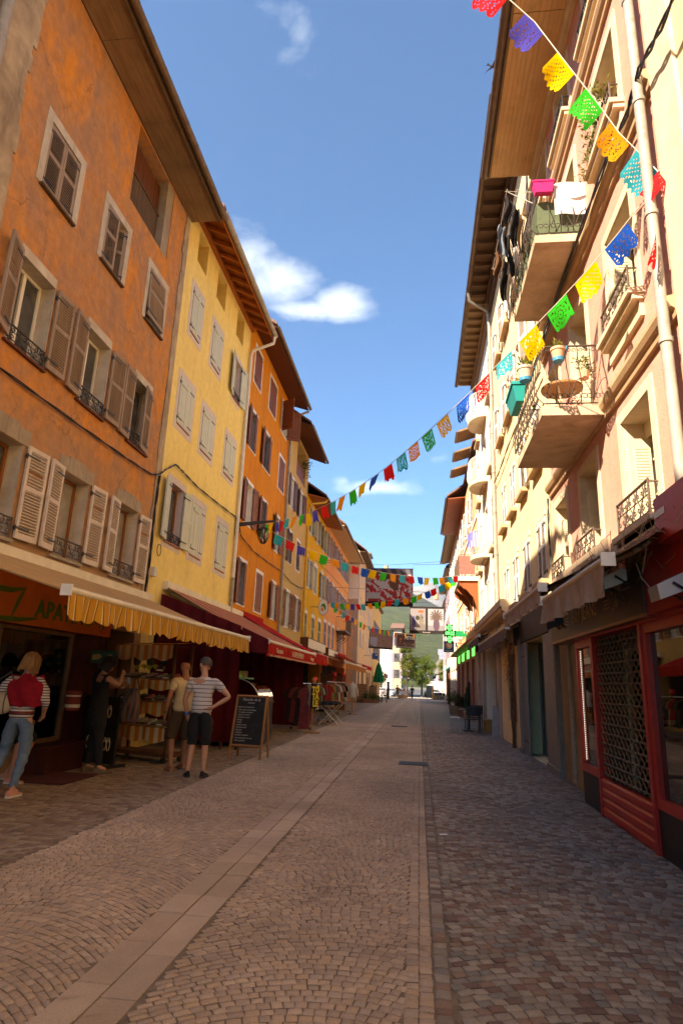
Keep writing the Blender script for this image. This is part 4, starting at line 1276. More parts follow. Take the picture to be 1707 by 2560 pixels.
def floodlight(label, u, z, d, w=.34, big=True, rzv=0.0):
    o = thing('floodlight', label, 'floodlight', SH.p(u, z, d), 0, 'floodlights over the shop fronts')
    m = MB(); m.hexa([SH.p(u - w / 2, z - .02, d), SH.p(u + w / 2, z - .02, d), SH.p(u + w / 2, z - .10, d + .20), SH.p(u - w / 2, z - .10, d + .20), SH.p(u - w / 2, z + .13, d), SH.p(u + w / 2, z + .13, d), SH.p(u + w / 2, z + .02, d + .22), SH.p(u - w / 2, z + .02, d + .22)])
    m.build('housing', M_alu if big else M_black, o)
    m = MB(); m.quad(SH.p(u - w / 2 + .02, z - .028, d + .01), SH.p(u + w / 2 - .02, z - .028, d + .01), SH.p(u + w / 2 - .02, z - .106, d + .19), SH.p(u - w / 2 + .02, z - .106, d + .19)); m.build('lens', M_pane_curtain, o)
    m = MB(); m.tube([SH.p(u - w / 2 - .02, z + .04, d + .1), SH.p(u - w / 2 - .02, z - .06, d - .05), SH.p(u + w / 2 + .02, z - .06, d - .05), SH.p(u + w / 2 + .02, z + .04, d + .1)], .01, 5); m.build('bracket', M_black, o)
    m = MB()
    for i in range(5): a = u - w / 2 + .03 + i * (w - .06) / 4; m.box(*sorted((SH.p(0, 0, d - .03)[0], SH.p(0, 0, d + .01)[0])), a - .006, a + .006, z, z + .12)
    m.build('cooling_fins', M_alu if big else M_black, o)
    return o
floodlight('grey finned floodlight above the lettered sign board', 6.78, 2.60, .24, .42)
floodlight('small grey floodlight on the red panel at the right edge', 5.45, 2.34, .16, .22)
floodlight('black floodlight at the far end of the sign board', 9.6, 2.44, .26, .30, False)

# ------------------------------------------------------------------ awnings on the right
def awning(name, label, fac, u0, u1, dw, zw, db, zb, fabric, valmat, vh, scal=.0, arm=True, bar=M_cream, text=None, vw=None, nper=.22, cap=True):
    o = thing(name, label, 'awning', fac.p((u0 + u1) / 2, zb, dw))
    m = MB(); n = 8
    pts = [(dw + (db - dw) * t, zw + (zb - zw) * t - .05 * math.sin(math.pi * t)) for t in [k / n for k in range(n + 1)]]
    for k in range(n):
        (a, za), (b, zb_) = pts[k], pts[k + 1]
        m.hexa([fac.p(u0, za - .006, a), fac.p(u0, zb_ - .006, b), fac.p(u1, zb_ - .006, b), fac.p(u1, za - .006, a), fac.p(u0, za, a), fac.p(u0, zb_, b), fac.p(u1, zb_, b), fac.p(u1, za, a)])
    m.build('canopy', fabric, o)
    m = MB(); m.tube([fac.p(u0, zb, db), fac.p(u1, zb, db)], .045, 10); m.build('front_bar', bar, o, smooth=.8)
    if cap:
        for u in (u0, u1):
            m = MB(); fac.box(m, u - .012, u + .012, zb - .06, zb + .06, db - .06, db + .06); m.build('end_cap', M_white, o)
    # valance hanging from the bar, its hem waved or scalloped
    m = MB(); nu = max(12, int((u1 - u0) / .03)); rngv = random.Random(int(u0 * 100) + 3)
    ph = rngv.random() * 6
    def fn(a, b):
        u = u0 + (u1 - u0) * a
        hem = vh * (1 + (scal * (abs(math.sin(math.pi * (u - u0) / nper)) - .5) if scal else .03 * math.sin(u * 5 + ph)))
        return Vector(fac.p(u, zb - .03 - hem * b, db + .03 + .03 * b * math.sin(u * 9 + ph) + .02 * b * math.sin(u * 23)))
    m.grid(fn, nu, 5)
    v = m.build('valance', valmat, o, smooth=1.2, recalc=False)
    if arm:
        m = MB()
        for u in (u0 + .4, u1 - .4):
            m.tube([fac.p(u, zw - .12, dw), fac.p(u + .35 * (1 if u < (u0 + u1) / 2 else -1), (zw + zb) / 2 - .10, (dw + db) / 2), fac.p(u, zb - .02, db)], .022, 6)
        m.build('arm', M_cream, o)
    m = MB(); fac.box(m, u0 - .02, u1 + .02, zw - .08, zw + .12, dw - .10, dw + .06); m.build('cassette', bar, o)
    return o, v
F_brown = cloth('brown_canvas', (.20, .115, .06), .25)
F_taupe = cloth('taupe_valance', (.46, .34, .26), .25)
F_grey = cloth('grey_valance', (.20, .155, .135), .2)
M_barR = pm('tan_bar', (.52, .38, .25), .45, .1, 4, 0)
a1, v1 = awning('awning', 'tan awning over the lettered sign board, red print on its valance', R, 5.5, 8.28, .08, 3.24, 1.0, 2.60, F_brown, F_taupe, .27, bar=M_barR)
a2, v2 = awning('awning', 'tan awning of the grey doored shop, red print on its valance', R, 8.42, 11.95, .08, 3.36, 1.0, 2.80, F_brown, F_taupe, .19, bar=M_barR)
a3, v3 = awning('awning', 'short grey brown awning beside the mirrored shop window', R, 16.35, 23.8, .05, 3.22, .40, 3.0, F_brown, F_grey, .27, bar=M_barR)
a4, v4 = awning('awning', 'grey brown awning beside the green pharmacy fascias', R, 24.0, 28.9, .05, 3.5, .40, 3.36, F_brown, F_grey, .27, bar=M_barR)
M_print = pm('faded_red_print', (.36, .14, .11), .9, .3, 20, 0)
def burst(v, uc, z, d):
    m = MB()
    for k in range(22):
        t = k * 2 * math.pi / 22; r0, r1 = .055, .10 + .03 * (k % 2)
        m.tri(R.p(uc + 1.7 * math.cos(t - .08) * r0, z + math.sin(t - .08) * r0 * .8, d), R.p(uc + 1.7 * math.cos(t + .08) * r0, z + math.sin(t + .08) * r0 * .8, d), R.p(uc + 1.7 * math.cos(t) * r1, z + math.sin(t) * r1 * .8, d))
    for k in range(9):
        u = uc + .08 - k * .02
        m.quad(R.p(u, z - .03 + .01 * (k % 3), d), R.p(u - .008, z - .03, d), R.p(u - .010, z + .035, d), R.p(u - .002, z + .03 - .01 * (k % 2), d))
    m.build('print', M_print, v)
burst(v1, 7.65, 2.46, 1.075); burst(v2, 10.6, 2.69, 1.075)
h = thing('awning_box', 'dark red awning box projecting at the right edge above the red shop', 'awning box', SH.p(5.5, 3, 0))
m = MB(); SH.box(m, 4.2, 5.68, 2.78, 3.18, -.2, .22); m.build('case', M_redp, h)
m = MB(); m.tube([SH.p(4.2, 3.2, .10), SH.p(5.9, 3.2, .10)], .05, 8); m.build('roller', M_redp, h, smooth=.8)
m = MB(); SH.box(m, 5.45, 5.685, 3.0, 3.06, .221, .225); m.build('plate', M_white, h)

# ------------------------------------------------------------------ cream house and its neighbour, seen along the street
P_cream = plaster('cream_render', (.84, .68, .40), (.80, .62, .34), (.64, .46, .24), .6, .4, .25, bump=.15)
P_white = plaster('off_white_render', (.84, .77, .62), (.80, .72, .56), (.60, .50, .36), .6, .4, .25, bump=.15)
M_shutW = pm('white_shutter', (.76, .70, .62), .6, .06, 4, .05)
M_darksoff = wood('dark_eaves', (.13, .065, .03), (.08, .04, .02), .7, 0, 5, .3)
M_tilesoff = wood('tan_eaves', (.34, .21, .10), (.25, .15, .07), .7, 0, 5, .3)
us = [(13.05, 13.95), (14.95, 15.85), (16.75, 17.65), (18.6, 19.5)]
CR = row_house('cream house with white louvred shutters and tan window sills', 12.27, 20.75, 15.5, P_cream, M_surr, M_shutW, 'louvre', None, [
    {'z': (3.7, 5.02), 'w': [(*u, 'closed') for u in us]},
    {'z': (6.25, 7.6), 'w': [(*u, 'closed' if k != 1 else 'half', .45) for k, u in enumerate(us)]},
    {'z': (9.15, 10.5), 'w': [(*u, 'open', .45) for u in us]},
    {'z': (12.0, 13.3), 'w': [(*u, 'open', .45) for u in us]}],
    None, None, frame=M_white, pane=M_pane, side=R, sillm=M_tanmould, dk=.16, extra=[(13.65, 16.6, 0, 2.6, .5), (17.95, 19.7, .6, 2.45, .12)])
for u0, u1 in us:
    m = MB(); c = (u0 + u1) / 2
    m.poly_prism([R.p(c + math.cos(t) * (u1 - u0 + .24) / 2, 5.03 + math.sin(t) * .22, -.002) for t in [math.pi * k / 8 for k in range(9)]], (-.02, 0, 0)); m.build('arched_head', M_surr, CR)
def eave_R(h, u0, u1, z, over, n, m_under, m_raft, frz=.5):
    m = MB(); R.box(m, u0, u1, z - frz, z, 0, .10); R.box(m, u0, u1, z - .12, z + .02, .10, .2); m.build('frieze', m_raft, h)
    for i in range(n):
        u = u0 + (i + .5) * (u1 - u0) / n
        m = MB(); R.box(m, u - .06, u + .06, z + .02, z + .16, 0, over - .05); m.build('rafter', m_raft, h)
    m = MB(); R.box(m, u0, u1, z + .161, z + .20, -.1, over); m.build('eaves_boarding', m_under, h)
    gutter(h, R, u0, u1, z + .15, over + .08, M_zinc_brown, .08, ribs=True)
    roof(h, R, u0 - .02, u1 + .02, over + .06, z + .23, -4.6, z + 4, M_tile)
eave_R(CR, 12.3, 20.75, 15.35, .78, 15, M_darksoff, M_darksoff)
downpipe(CR, [R.p(20.3, 15.4, .86), R.p(20.45, 15.15, .8), R.p(20.75, 14.9, .15), R.p(20.8, 14.4, .09), R.p(20.8, 2.9, .09)], .06, M_zinc)
WH = row_house('off white house with rounded balconies and a stone oriel over the shops', 20.77, 27.9, 15.5, P_white, M_surr, M_shutW, 'louvre', None, [
    {'z': (6.25, 8.3), 'w': [(21.4, 22.3, 'closed'), (23.75, 24.65, 'bare'), (26.1, 27.0, 'closed')]},
    {'z': (9.2, 11.2), 'w': [(21.4, 22.3, 'closed'), (23.75, 24.65, 'bare'), (26.1, 27.0, 'closed')]},
    {'z': (12.0, 13.9), 'w': [(21.4, 22.3, 'closed'), (23.75, 24.65, 'bare'), (26.1, 27.0, 'closed')]},
    {'z': (4.1, 5.5), 'w': [(21.4, 22.3, 'closed'), (23.75, 24.65, 'closed'), (26.1, 27.0, 'closed')]}],
    None, None, side=R, sillm=M_tanmould, dk=.16, extra=[(21.75, 25.7, .25, 2.85, .45)])
eave_R(WH, 20.77, 27.9, 15.35, .78, 13, M_tilesoff, M_tilesoff)
def round_balcony(parent, uc, z, half, out, mat_rail, cloth_=None):
    arc = [(uc + half * math.cos(t), .10 + out * math.sin(t)) for t in [math.pi * k / 14 for k in range(15)]]
    m = MB(); m.poly_prism([R.p(u, z - .16, d) for u, d in arc] + [R.p(uc - half, z - .16, 0), R.p(uc + half, z - .16, 0)], (0, 0, .16)); o = m.build('balcony', M_surr, parent)
    m = MB(); m.tube([R.p(u, z + .9, d) for u, d in arc], .02, 6); m.tube([R.p(u, z + .06, d) for u, d in arc], .012, 5)
    for k in range(27):
        t = math.pi * k / 26; u, d = uc + half * math.cos(t), .10 + out * math.sin(t)
        bx, bd = math.cos(t) * .06, math.sin(t) * .06
        m.tube([R.p(u, z + .06, d), R.p(u + bx, z + .25, d + bd), R.p(u + bx * .8, z + .45, d + bd * .8), R.p(u, z + .75, d), R.p(u, z + .9, d)], .011, 4)
    m.build('railing', mat_rail, o, smooth=.8)
    return o
for z in (12.0, 9.3, 6.35): round_balcony(WH, 24.2, z, .95, .55, M_white if z > 7 else pm('ivory_rail', (.66, .6, .5), .5))
# stone oriel base with copper flashing
m = MB(); m.poly_prism([R.p(17.95, 3.92, 0), R.p(17.95, 3.92, .36), R.p(17.95, 3.72, .36), R.p(17.95, 3.70, .32), R.p(17.95, 3.60, .30), R.p(17.95, 3.54, .20), R.p(17.95, 3.50, 0)], (0, 8.6, 0)); m.build('oriel_base', M_surr, WH)
# shop bays of the cream house
M_bluegrey = pm('blue_grey_paint', (.20, .19, .18), .5, .12, 4, .06, dirt=(.12, .10, .09))
h = thing('storefront', 'blue grey shop front with folded door leaves and pilasters', 'storefront', (2.6, 14.5, 0))
for (u0, u1, z1, d) in ((12.25, 12.75, 2.62, .10), (12.78, 13.62, 2.60, .06), (16.62, 16.95, 2.72, .08)):
    m = MB(); R.box(m, u0, u1, 0, z1, 0, d); R.box(m, u0 + .06, u1 - .06, .55, z1 - .2, d, d + .015); R.box(m, u0 - .02, u1 + .02, 0, .12, d, d + .03); m.build('pilaster', M_bluegrey, h)
for k, (u0, w, an) in enumerate(((16.62, .44, 187), (16.18, .44, 176))):
    leaf(h, R, u0, .02, w, 2.55, an, .02, 'panel', M_bluegrey, 'folded door leaf')
m = MB(); R.box(m, 13.7, 16.5, 0, .3, -.42, -.36); R.box(m, 13.7, 16.5, 2.2, 2.58, -.42, -.36)
for u in (13.7, 14.6, 15.5, 16.4): R.box(m, u, u + .10, .3, 2.2, -.42, -.36)
wn_ = m.build('glazed_screen', M_bluegrey, h)
for u in (13.8, 14.7, 15.6):
    m = MB(); R.box(m, u, u + .8, .3, 2.2, -.40, -.39); m.build('pane', M_shopglass, wn_)
m = MB(); R.box(m, 12.3, 17.7, 2.62, 3.22, .0, .07); m.build('shade_board', pm('soffit_shade', (.05, .035, .025), .6, .2, 3, .05), h)  # dark board added for the recess soffit and the shade under the awning
m = MB(); R.box(m, 14.0, 14.22, 1.0, 1.32, -.385, -.38); m.build('notice', M_white, h)
m = MB(); R.box(m, 18.0, 19.66, .62, 2.44, -.11, -.07)
for i in range(30): R.box(m, 18.0, 19.66, .64 + i * .06, .69 + i * .06, -.07, -.055)
m.build('roller_shutter', pm('brown_roller', (.12, .085, .06), .55, .15, 4, .05), CR)
h = thing('storefront', 'pale grey shop front with a tall mirrored door pane', 'storefront', (2.6, 23.6, 0))
for (u0, u1, z1, d) in ((21.0, 21.7, 2.75, .08), (25.75, 26.5, 2.9, .12), (27.3, 28.3, 2.95, .16)):
    m = MB(); R.box(m, u0, u1, 0, z1, 0, d); R.box(m, u0 - .03, u1 + .03, 0, .2, d, d + .02); m.build('pilaster', pm('pale_grey_pilaster', (.40, .33, .27), .6, .1, 3, .06, dirt=(.22, .17, .13)), h)
m = MB(); frame(m, R, 21.75, 23.1, .25, 2.8, .09, -.3, -.22); frame(m, R, 23.12, 24.5, .05, 2.8, .09, -.3, -.22); f_ = m.build('door_frame', M_bluegrey, h)
M_mirror = NT('mirror_film'); M_mirror.base((.5, .46, .40)); M_mirror.set(Metallic=.85, Roughness=.04); M_mirror = M_mirror.m
m = MB(); R.box(m, 21.84, 23.01, .34, 2.71, -.27, -.26); m.build('pane', M_mirror, f_)
m = MB(); R.box(m, 23.21, 24.41, .14, 2.71, -.27, -.26); m.build('pane', M_shopglass, f_)

# ------------------------------------------------------------------ pharmacy house with wide red eaves, and houses beyond
P_peach = plaster('peach_render', (.80, .46, .25), (.76, .41, .20), (.6, .32, .16), .6, .4, .2, bump=.12)
M_redsoff = wood('red_brown_eaves', (.36, .10, .03), (.26, .065, .02), .6, 1, 4, .15)
PH = row_house('peach house with wide red brown eaves and white bands above the pharmacy', 27.95, 44.0, 12.0, P_peach, M_white, M_shutW, 'louvre', M_white, [
    {'z': (4.35, 5.7), 'w': [(30.5, 31.4, 'open', .45), (33.4, 34.3, 'open', .45), (36.2, 37.1, 'open', .45), (39, 39.9, 'open', .45), (41.8, 42.7, 'open', .45)]},
    {'z': (6.9, 8.4), 'w': [(30.5, 31.4, 'open', .45), (33.4, 34.3, 'open', .45), (36.2, 37.1, 'open', .45), (39, 39.9, 'open', .45), (41.8, 42.7, 'open', .45)]},
    {'z': (9.4, 10.9), 'w': [(30.5, 31.4, 'open', .45), (33.4, 34.3, 'open', .45), (36.2, 37.1, 'open', .45), (39, 39.9, 'open', .45), (41.8, 42.7, 'open', .45)]}],
    None, None, side=R, extra=[(29.2, 31.2, .05, 2.9, .35), (32.4, 34.6, .05, 2.9, .35), (36.0, 38.6, .05, 2.9, .35), (40.0, 42.0, .05, 2.9, .35)], dk=.14)
m = MB(); m.hexa([R.p(34.8, 11.95, 0), R.p(34.8, 11.85, .98), R.p(44, 11.85, .98), R.p(44, 11.95, 0), R.p(34.8, 12, 0), R.p(34.8, 11.9, .98), R.p(44, 11.9, .98), R.p(44, 12, 0)]); m.build('soffit', M_redsoff, PH)
gutter(PH, R, 34.8, 44.0, 11.98, 1.06, M_zinc_brown, .075, ribs=False); roof(PH, R, 34.8, 44.05, 1.04, 12.0, -4.6, 16, M_tile); roof(PH, R, 27.9, 34.8, .15, 12.6, -4.6, 16, M_tile)
for z in (3.55, 6.35, 8.95):
    m = MB(); R.box(m, 27.95, 44, z, z + .16, 0, .05); m.build('string_course', M_white, PH)
for (u0, u1) in ((28.6, 29.2), (31.2, 32.4), (34.6, 36.0), (38.6, 40.0), (42.0, 43.6)):
    m = MB(); R.box(m, u0, u1, 0, 3.3, 0, .12); m.build('shop_pilaster', pm('rose_pilaster', (.34, .13, .09), .6, .12, 3, .06), PH)
M_grn = emit('green_fascia', (.08, .75, .12), .55)
for (u0, u1) in ((29.25, 31.15), (32.45, 34.55), (36.05, 38.55), (40.05, 41.95)):
    m = MB(); R.box(m, u0, u1, 2.92, 3.34, -.02, .10); m.build('green_fascia', M_grn, PH)
    m = MB(); R.box(m, u0, u1, 2.78, 2.90, -.02, .09); m.build('fascia_trim', pm('orange_trim', (.55, .25, .08), .6), PH)
m = MB(); m.poly_prism([R.p(28.6, 3.40, 0), R.p(28.6, 3.40, .5), R.p(28.6, 3.5, .5), R.p(28.6, 3.72, 0)], (0, 15.3, 0)); m.build('shop_canopy', M_redsoff, PH)
# railed balcony carried on a scrolled console
o = iron_balcony(PH, R, 28.25, 32.3, 6.28, .86, 1.0, M_iron_rust, M_white, .18, step=.2, sc=False)
for u in (28.35, 30.2, 32.0):
    m = MB(); m.poly_prism([R.p(u, 6.09, .82), R.p(u, 5.9, .80), R.p(u, 5.78, .66), R.p(u, 5.7, .5), R.p(u, 5.55, .38), R.p(u, 5.35, .2), R.p(u, 4.9, .06), R.p(u, 4.5, 0), R.p(u, 6.09, 0)], (0, .22, 0)); m.build('balcony_bracket', M_redsoff, PH)
# three stepped dormer hoods over the roofs
for k, (u, z) in enumerate(((28.6, 13.4), (31.0, 13.25), (33.6, 13.2))):
    m = MB(); m.poly_prism([R.p(u, z, .72), R.p(u, z + .08, .75), R.p(u, z + 1.0, -2.0), R.p(u, z + .9, -2.0)], (0, 1.5, 0)); hd = m.build('dormer_hood', M_tilesoff, PH)
    m = MB(); R.box(m, u + .15, u + 1.35, 11.9, z + .62, -2.0, -.35); m.build('dormer_wall', P_white, PH)
    gutter(PH, R, u, u + 1.5, z + .06, .80, M_zinc, .07, ribs=False)
F3 = Fac(2.75, -1)
ph2 = row_house('cream house beyond the pharmacy with a hipped brown roof', 44.2, 58.0, 12.6, P_white, M_white, M_shutW, 'louvre', None, [
    {'z': (4.3, 5.7), 'w': [(46 + 2.6 * k, 46.9 + 2.6 * k, 'open', .42) for k in range(4)]},
    {'z': (7.0, 8.5), 'w': [(46 + 2.6 * k, 46.9 + 2.6 * k, 'open', .42) for k in range(4)]},
    {'z': (9.7, 11.2), 'w': [(46 + 2.6 * k, 46.9 + 2.6 * k, 'open', .42) for k in range(4)]}],
    (.7, 12.4), M_zinc_brown, side=F3, soff=M_tilesoff, extra=[(45 + 3.1 * k, 47.4 + 3.1 * k, .05, 2.8, .35) for k in range(4)], dk=.14)
F4 = Fac(3.1, -1)
P_bone = plaster('bone_white', (.86, .80, .70), (.82, .75, .63), (.66, .56, .44), .6, .4, .2, bump=.1)
row_house('bone white house with grey blue signs past the cream house', 58.2, 76, 12.2, P_bone, M_white, M_lav, 'louvre', None, [
    {'z': (4.3, 5.7), 'w': [(60 + 3 * k, 60.9 + 3 * k, 'open', .42) for k in range(5)]},
    {'z': (7.0, 8.5), 'w': [(60 + 3 * k, 60.9 + 3 * k, 'open', .42) for k in range(5)]},
    {'z': (9.7, 11.1), 'w': [(60 + 3 * k, 60.9 + 3 * k, 'open', .42) for k in range(5)]}],
    (.6, 12.1), M_zinc_brown, side=F4, soff=M_tilesoff, extra=[(60 + 3.4 * k, 62.6 + 3.4 * k, -.3, 2.7, .35) for k in range(4)], dk=.14)
F5 = Fac(3.7, -1)
row_house('white corner house at the far end of the right-hand row', 76.2, 100, 11.6, P_bone, M_white, M_lav, 'louvre', None, [
    {'z': (4.3, 5.7), 'w': [(78 + 4 * k, 79 + 4 * k, 'open', .45) for k in range(5)]},
    {'z': (7.4, 8.9), 'w': [(78 + 4 * k, 79 + 4 * k, 'open', .45) for k in range(5)]}],
    (.6, 11.5), M_zinc_brown, side=F5, soff=M_tilesoff, extra=[(78 + 5 * k, 81 + 5 * k, -.5, 2.5, .35) for k in range(4)], dk=.14)

# ------------------------------------------------------------------ left row, farther on
LW = Fac(-5.15, 1)
P_peachL = plaster('peach_left', (.72, .45, .26), (.67, .40, .22), (.54, .32, .18), .6, .4, .2, bump=.12)
lw = row_house('peach corner house with grey quoins and a white gable end', 53.1, 62, 12.6, P_peachL, M_white, M_lav, 'louvre', None, [
    {'z': (4.5, 6.0), 'w': [(55.3, 56.3, 'bare'), (58.6, 59.6, 'bare')]}, {'z': (7.3, 8.9), 'w': [(55.3, 56.3, 'bare'), (58.6, 59.6, 'bare')]}, {'z': (9.9, 11.3), 'w': [(55.3, 56.3, 'bare'), (58.6, 59.6, 'bare')]}],
    (.55, 12.5), M_zinc_brown, side=LW, soff=M_darksoff, extra=[(54.2, 56.2, .05, 2.7, .35), (57.5, 60.5, .05, 2.7, .35)], dk=.16)
for i in range(24):
    m = MB(); z = .1 + i * .52
    LW.box(m, 53.08, 53.55 if i % 2 else 53.75, z, z + .50, .001, .03); m.box(-5.6 if i % 2 else -5.45, -5.121, 53.06, 53.08, z, z + .50); m.build('quoin_stone', pm('grey_quoin', (.46, .37, .28), .85, .1, 2, .15), lw)
m = MB(); m.box(-6.02, -5.155, 53.05, 53.09, 8.4, 12.4); m.build('sunlit_gable_panel', P_bone, lw)  # pale sheet paints the sun falling on the upper end wall
LX = Fac(-5.4, 1)
row_house('peach house with narrow windows beside the terrace steps', 62.1, 74, 12.0, P_peachL, M_white, M_lav, 'louvre', None, [
    {'z': (4.4, 5.9), 'w': [(64 + 3 * k, 65 + 3 * k, 'bare') for k in range(3)]}, {'z': (7.2, 8.8), 'w': [(64 + 3 * k, 65 + 3 * k, 'bare') for k in range(3)]}, {'z': (9.8, 11.2), 'w': [(64 + 3 * k, 65 + 3 * k, 'bare') for k in range(3)]}],
    (.3, 11.9), M_zinc_brown, side=LX, soff=M_darksoff, extra=[(63 + 3.2 * k, 65.2 + 3.2 * k, -.2, 2.6, .35) for k in range(3)], dk=.16)
row_house('apricot house at the far end of the left-hand row', 74.2, 90, 11.2, plaster('apricot', (.74, .45, .17), (.69, .40, .14), (.55, .32, .14), .6, .4, .2), M_white, M_lav, 'louvre', None, [
    {'z': (4.4, 5.9), 'w': [(76 + 3.2 * k, 77 + 3.2 * k, 'open', .42) for k in range(4)]}, {'z': (7.2, 8.8), 'w': [(76 + 3.2 * k, 77 + 3.2 * k, 'open', .42) for k in range(4)]}],
    (.3, 11.1), M_zinc_brown, side=LX, soff=M_darksoff, extra=[(75.4 + 3.6 * k, 77.8 + 3.6 * k, -.3, 2.4, .35) for k in range(4)], dk=.16)
# attic storey and chimneys seen above the left-hand roofs
m = MB(); m.box(-6.9, -5.35, 64.2, 67, 12.6, 14.6); m.build('attic_storey', P_bone, lw)
m = MB(); m.box(-7.1, -5.0, 64.0, 67.2, 14.6, 14.75); m.build('attic_roof', M_roofmetal, lw)
# ------------------------------------------------------------------ awnings and stalls on the left
F_yel = stripes('yellow_striped_canvas', [(.26, '#ecc486'), (.08, '#e0ae68'), (.20, '#f2d8a4'), (.05, '#d29a58'), (.41, '#edc98e')], .25, 1, .85, .5)
F_yelval = stripes('yellow_striped_valance', [(.10, '#f0d9a0'), (.07, '#b26a20'), (.28, '#e0a840'), (.05, '#f4e0b0'), (.06, '#a8641f'), (.44, '#dca03a')], .30, 1, .85, .3)
aw, vy = awning('awning', 'yellow striped awning with a scalloped hem over the shoe shop', L, 6.1, 13.3, .06, 3.12, 2.36, 2.33, F_yel, F_yelval, .25, .22, nper=.33)
F_redst = stripes('red_cream_canvas', [(.16, '#b8161f'), (.05, '#c9a37c'), (.08, '#b8161f'), (.10, '#c08a68'), (.06, '#a8121b'), (.14, '#cfa880'), (.05, '#b8161f'), (.36, '#c49472')], .9, 1, .85, .3)
F_red = cloth('crimson_canvas', (.62, .018, .03), .45)
F_redval = cloth('red_valance', (.52, .025, .018), .3)
aw2, vr = awning('awning', 'red and cream striped awning with a lettered red valance', L, 14.1, 20.68, .06, 3.55, 2.6, 2.34, F_redst, F_redval, .28, .16, nper=.22, bar=M_cream)
M_lett = pm('cream_lettering', (.74, .56, .34), .7, .06, 8, 0)
for body, u, sz, sx in (('Charcuterie', 15.15, .17, .9), ('LA CAVE DU PIÉMONT', 17.55, .205, .82), ('Fromages', 19.9, .17, .85)):
    lettering(body, sz, M_lett, vr, L.p(u, 2.17, 2.672), (0, 1, 0), (0, 0, 1), extrude=.002, sx=sx)
m = MB(); k = 0; u = 14.1
while u < 20.66:
    pts = [L.p(u + .22 * t, 2.34 - .03 - .28 * (1 + .16 * (abs(math.sin(math.pi * t)) - .5)) + .008, 2.665) for t in [i / 6 for i in range(7)]]
    m.tube(pts, .007, 4); u += .22
m.build('valance_trim', M_lett, vr, kind='stuff')
aw3, _ = awning('awning', 'plain crimson awning next to the striped red one', L, 20.72, 23.5, .06, 3.6, 2.6, 2.36, F_red, F_redval, .26, .0, bar=F_redval)
F_salmon = cloth('salmon_canvas', (.66, .33, .19), .35)
F_terra = stripes('terracotta_valance', [(.5, '#b96a3c'), (.5, '#cf8a58')], .35, 1)
aw4, _ = awning('awning', 'salmon awning beyond the clothes racks', L, 30.0, 41.5, .06, 3.15, 2.6, 2.42, F_salmon, F_terra, .26, .0, bar=M_cream)
aw5, _ = awning('awning', 'dark red awning partly hidden behind the salmon one', L, 42.5, 51.5, .06, 3.5, 2.2, 2.7, F_red, F_redval, .2, .0, bar=F_redval)
M_signw = pm('off_white_sign', (.66, .60, .50), .6, .08, 3, .03)
for (u0, u1, z0, z1, lb) in ((31.95, 38.2, 3.16, 3.62, 'long off white sign board under the egg yellow house'), (39.4, 44.1, 3.12, 3.52, 'off white sign board under the coral orange house')):
    o = thing('sign_board', lb, 'sign board', L.p((u0 + u1) / 2, z0, .3)); m = MB(); L.box(m, u0, u1, z0, z1, .28, .40); m.build('board', M_signw, o)
    m = MB(); L.box(m, u0 - .03, u0, z0 - .06, z1 + .04, .0, .42); L.box(m, u0, u1, z1, z1 + .04, .0, .41); m.build('casing', M_oldwood, o)

# shoe shop front
M_fasO = pm('rust_orange_fascia', (.62, .17, .025), .6, .15, 2, .04)
M_green = pm('green_letters', (.10, .19, .02), .6, .15, 6, 0)
M_redwood = wood('dark_red_wood', (.085, .020, .012), (.05, .012, .008), .45, 2, 5, .15)
o = thing('storefront', 'shoe shop front with a rust orange sign board and dark wood panels', 'storefront', (-5.8, 9, 0))
SS = o
m = MB(); m.box(-6.0, -5.80, 6.4, 11.42, 2.16, 2.98); fb = m.build('sign_board', M_fasO, o)
lettering('APATINO', .36, M_green, fb, (-5.798, 9.86, 2.42), (0, 1, 0), (0, 0, 1), extrude=.004, sx=1.06, bold=.016, spacing=1.12)
def brush(pts, w):
    q = MB(); n = len(pts) - 1; P = [Vector(p) for p in pts]; fine = [P[min(n - 1, int(t * n))].lerp(P[min(n, int(t * n) + 1)], t * n - min(n - 1, int(t * n))) for t in [k / 18 for k in range(19)]]
    q.tube(fine, [.008 + w * math.sin(math.pi * (k + 1) / 20) for k in range(19)], 6); q.v = [(-5.797 + (p[0] + 5.797) * .1, p[1], p[2]) for p in q.v]; q.build('brush_stroke', M_green, fb)
brush([(-5.797, 7.55, 2.60), (-5.797, 7.9, 2.60), (-5.797, 8.3, 2.61), (-5.797, 8.66, 2.68)], .04)
brush([(-5.797, 8.64, 2.70), (-5.797, 8.52, 2.48), (-5.797, 8.40, 2.22)], .035)
brush([(-5.797, 7.7, 2.24), (-5.797, 8.16, 2.20), (-5.797, 8.6, 2.22), (-5.797, 9.06, 2.28)], .035)
m = MB(); m.tube([(-5.797, 11.05 + .10 * math.cos(t) * (1 - t / 14), 2.30 + .07 * math.sin(t)) for t in [k * .5 for k in range(20)]], .007, 4); m.build('flourish', M_green, fb)
m = MB()
for i in range(6): m.box(-5.93, -5.86, 10.36 + i * .175, 10.36 + i * .175 + .17, 0, 2.15)
m = MB()
for i in range(6):
    m = MB(); m.box(-5.97, -5.86 + random.uniform(-.004, .004), 10.36 + i * .175, 10.36 + i * .175 + .172, 0, 2.15); m.build('panel', M_redwood, o)
m = MB(); frame(m, L, 8.35, 10.32, .42, 2.14, .055, .02, .12); wf = m.build('shop_window', pm('brown_bronze_frame', (.20, .12, .06), .4, .1, 4, 0), o)
m = MB(); L.box(m, 8.40, 10.27, .47, 2.09, .06, .07); m.build('pane', clear_glass('shop_pane'), wf)
m = MB(); L.box(m, 7.2, 8.32, 0, 2.14, .0, .10); m.build('door', M_redwood, o)
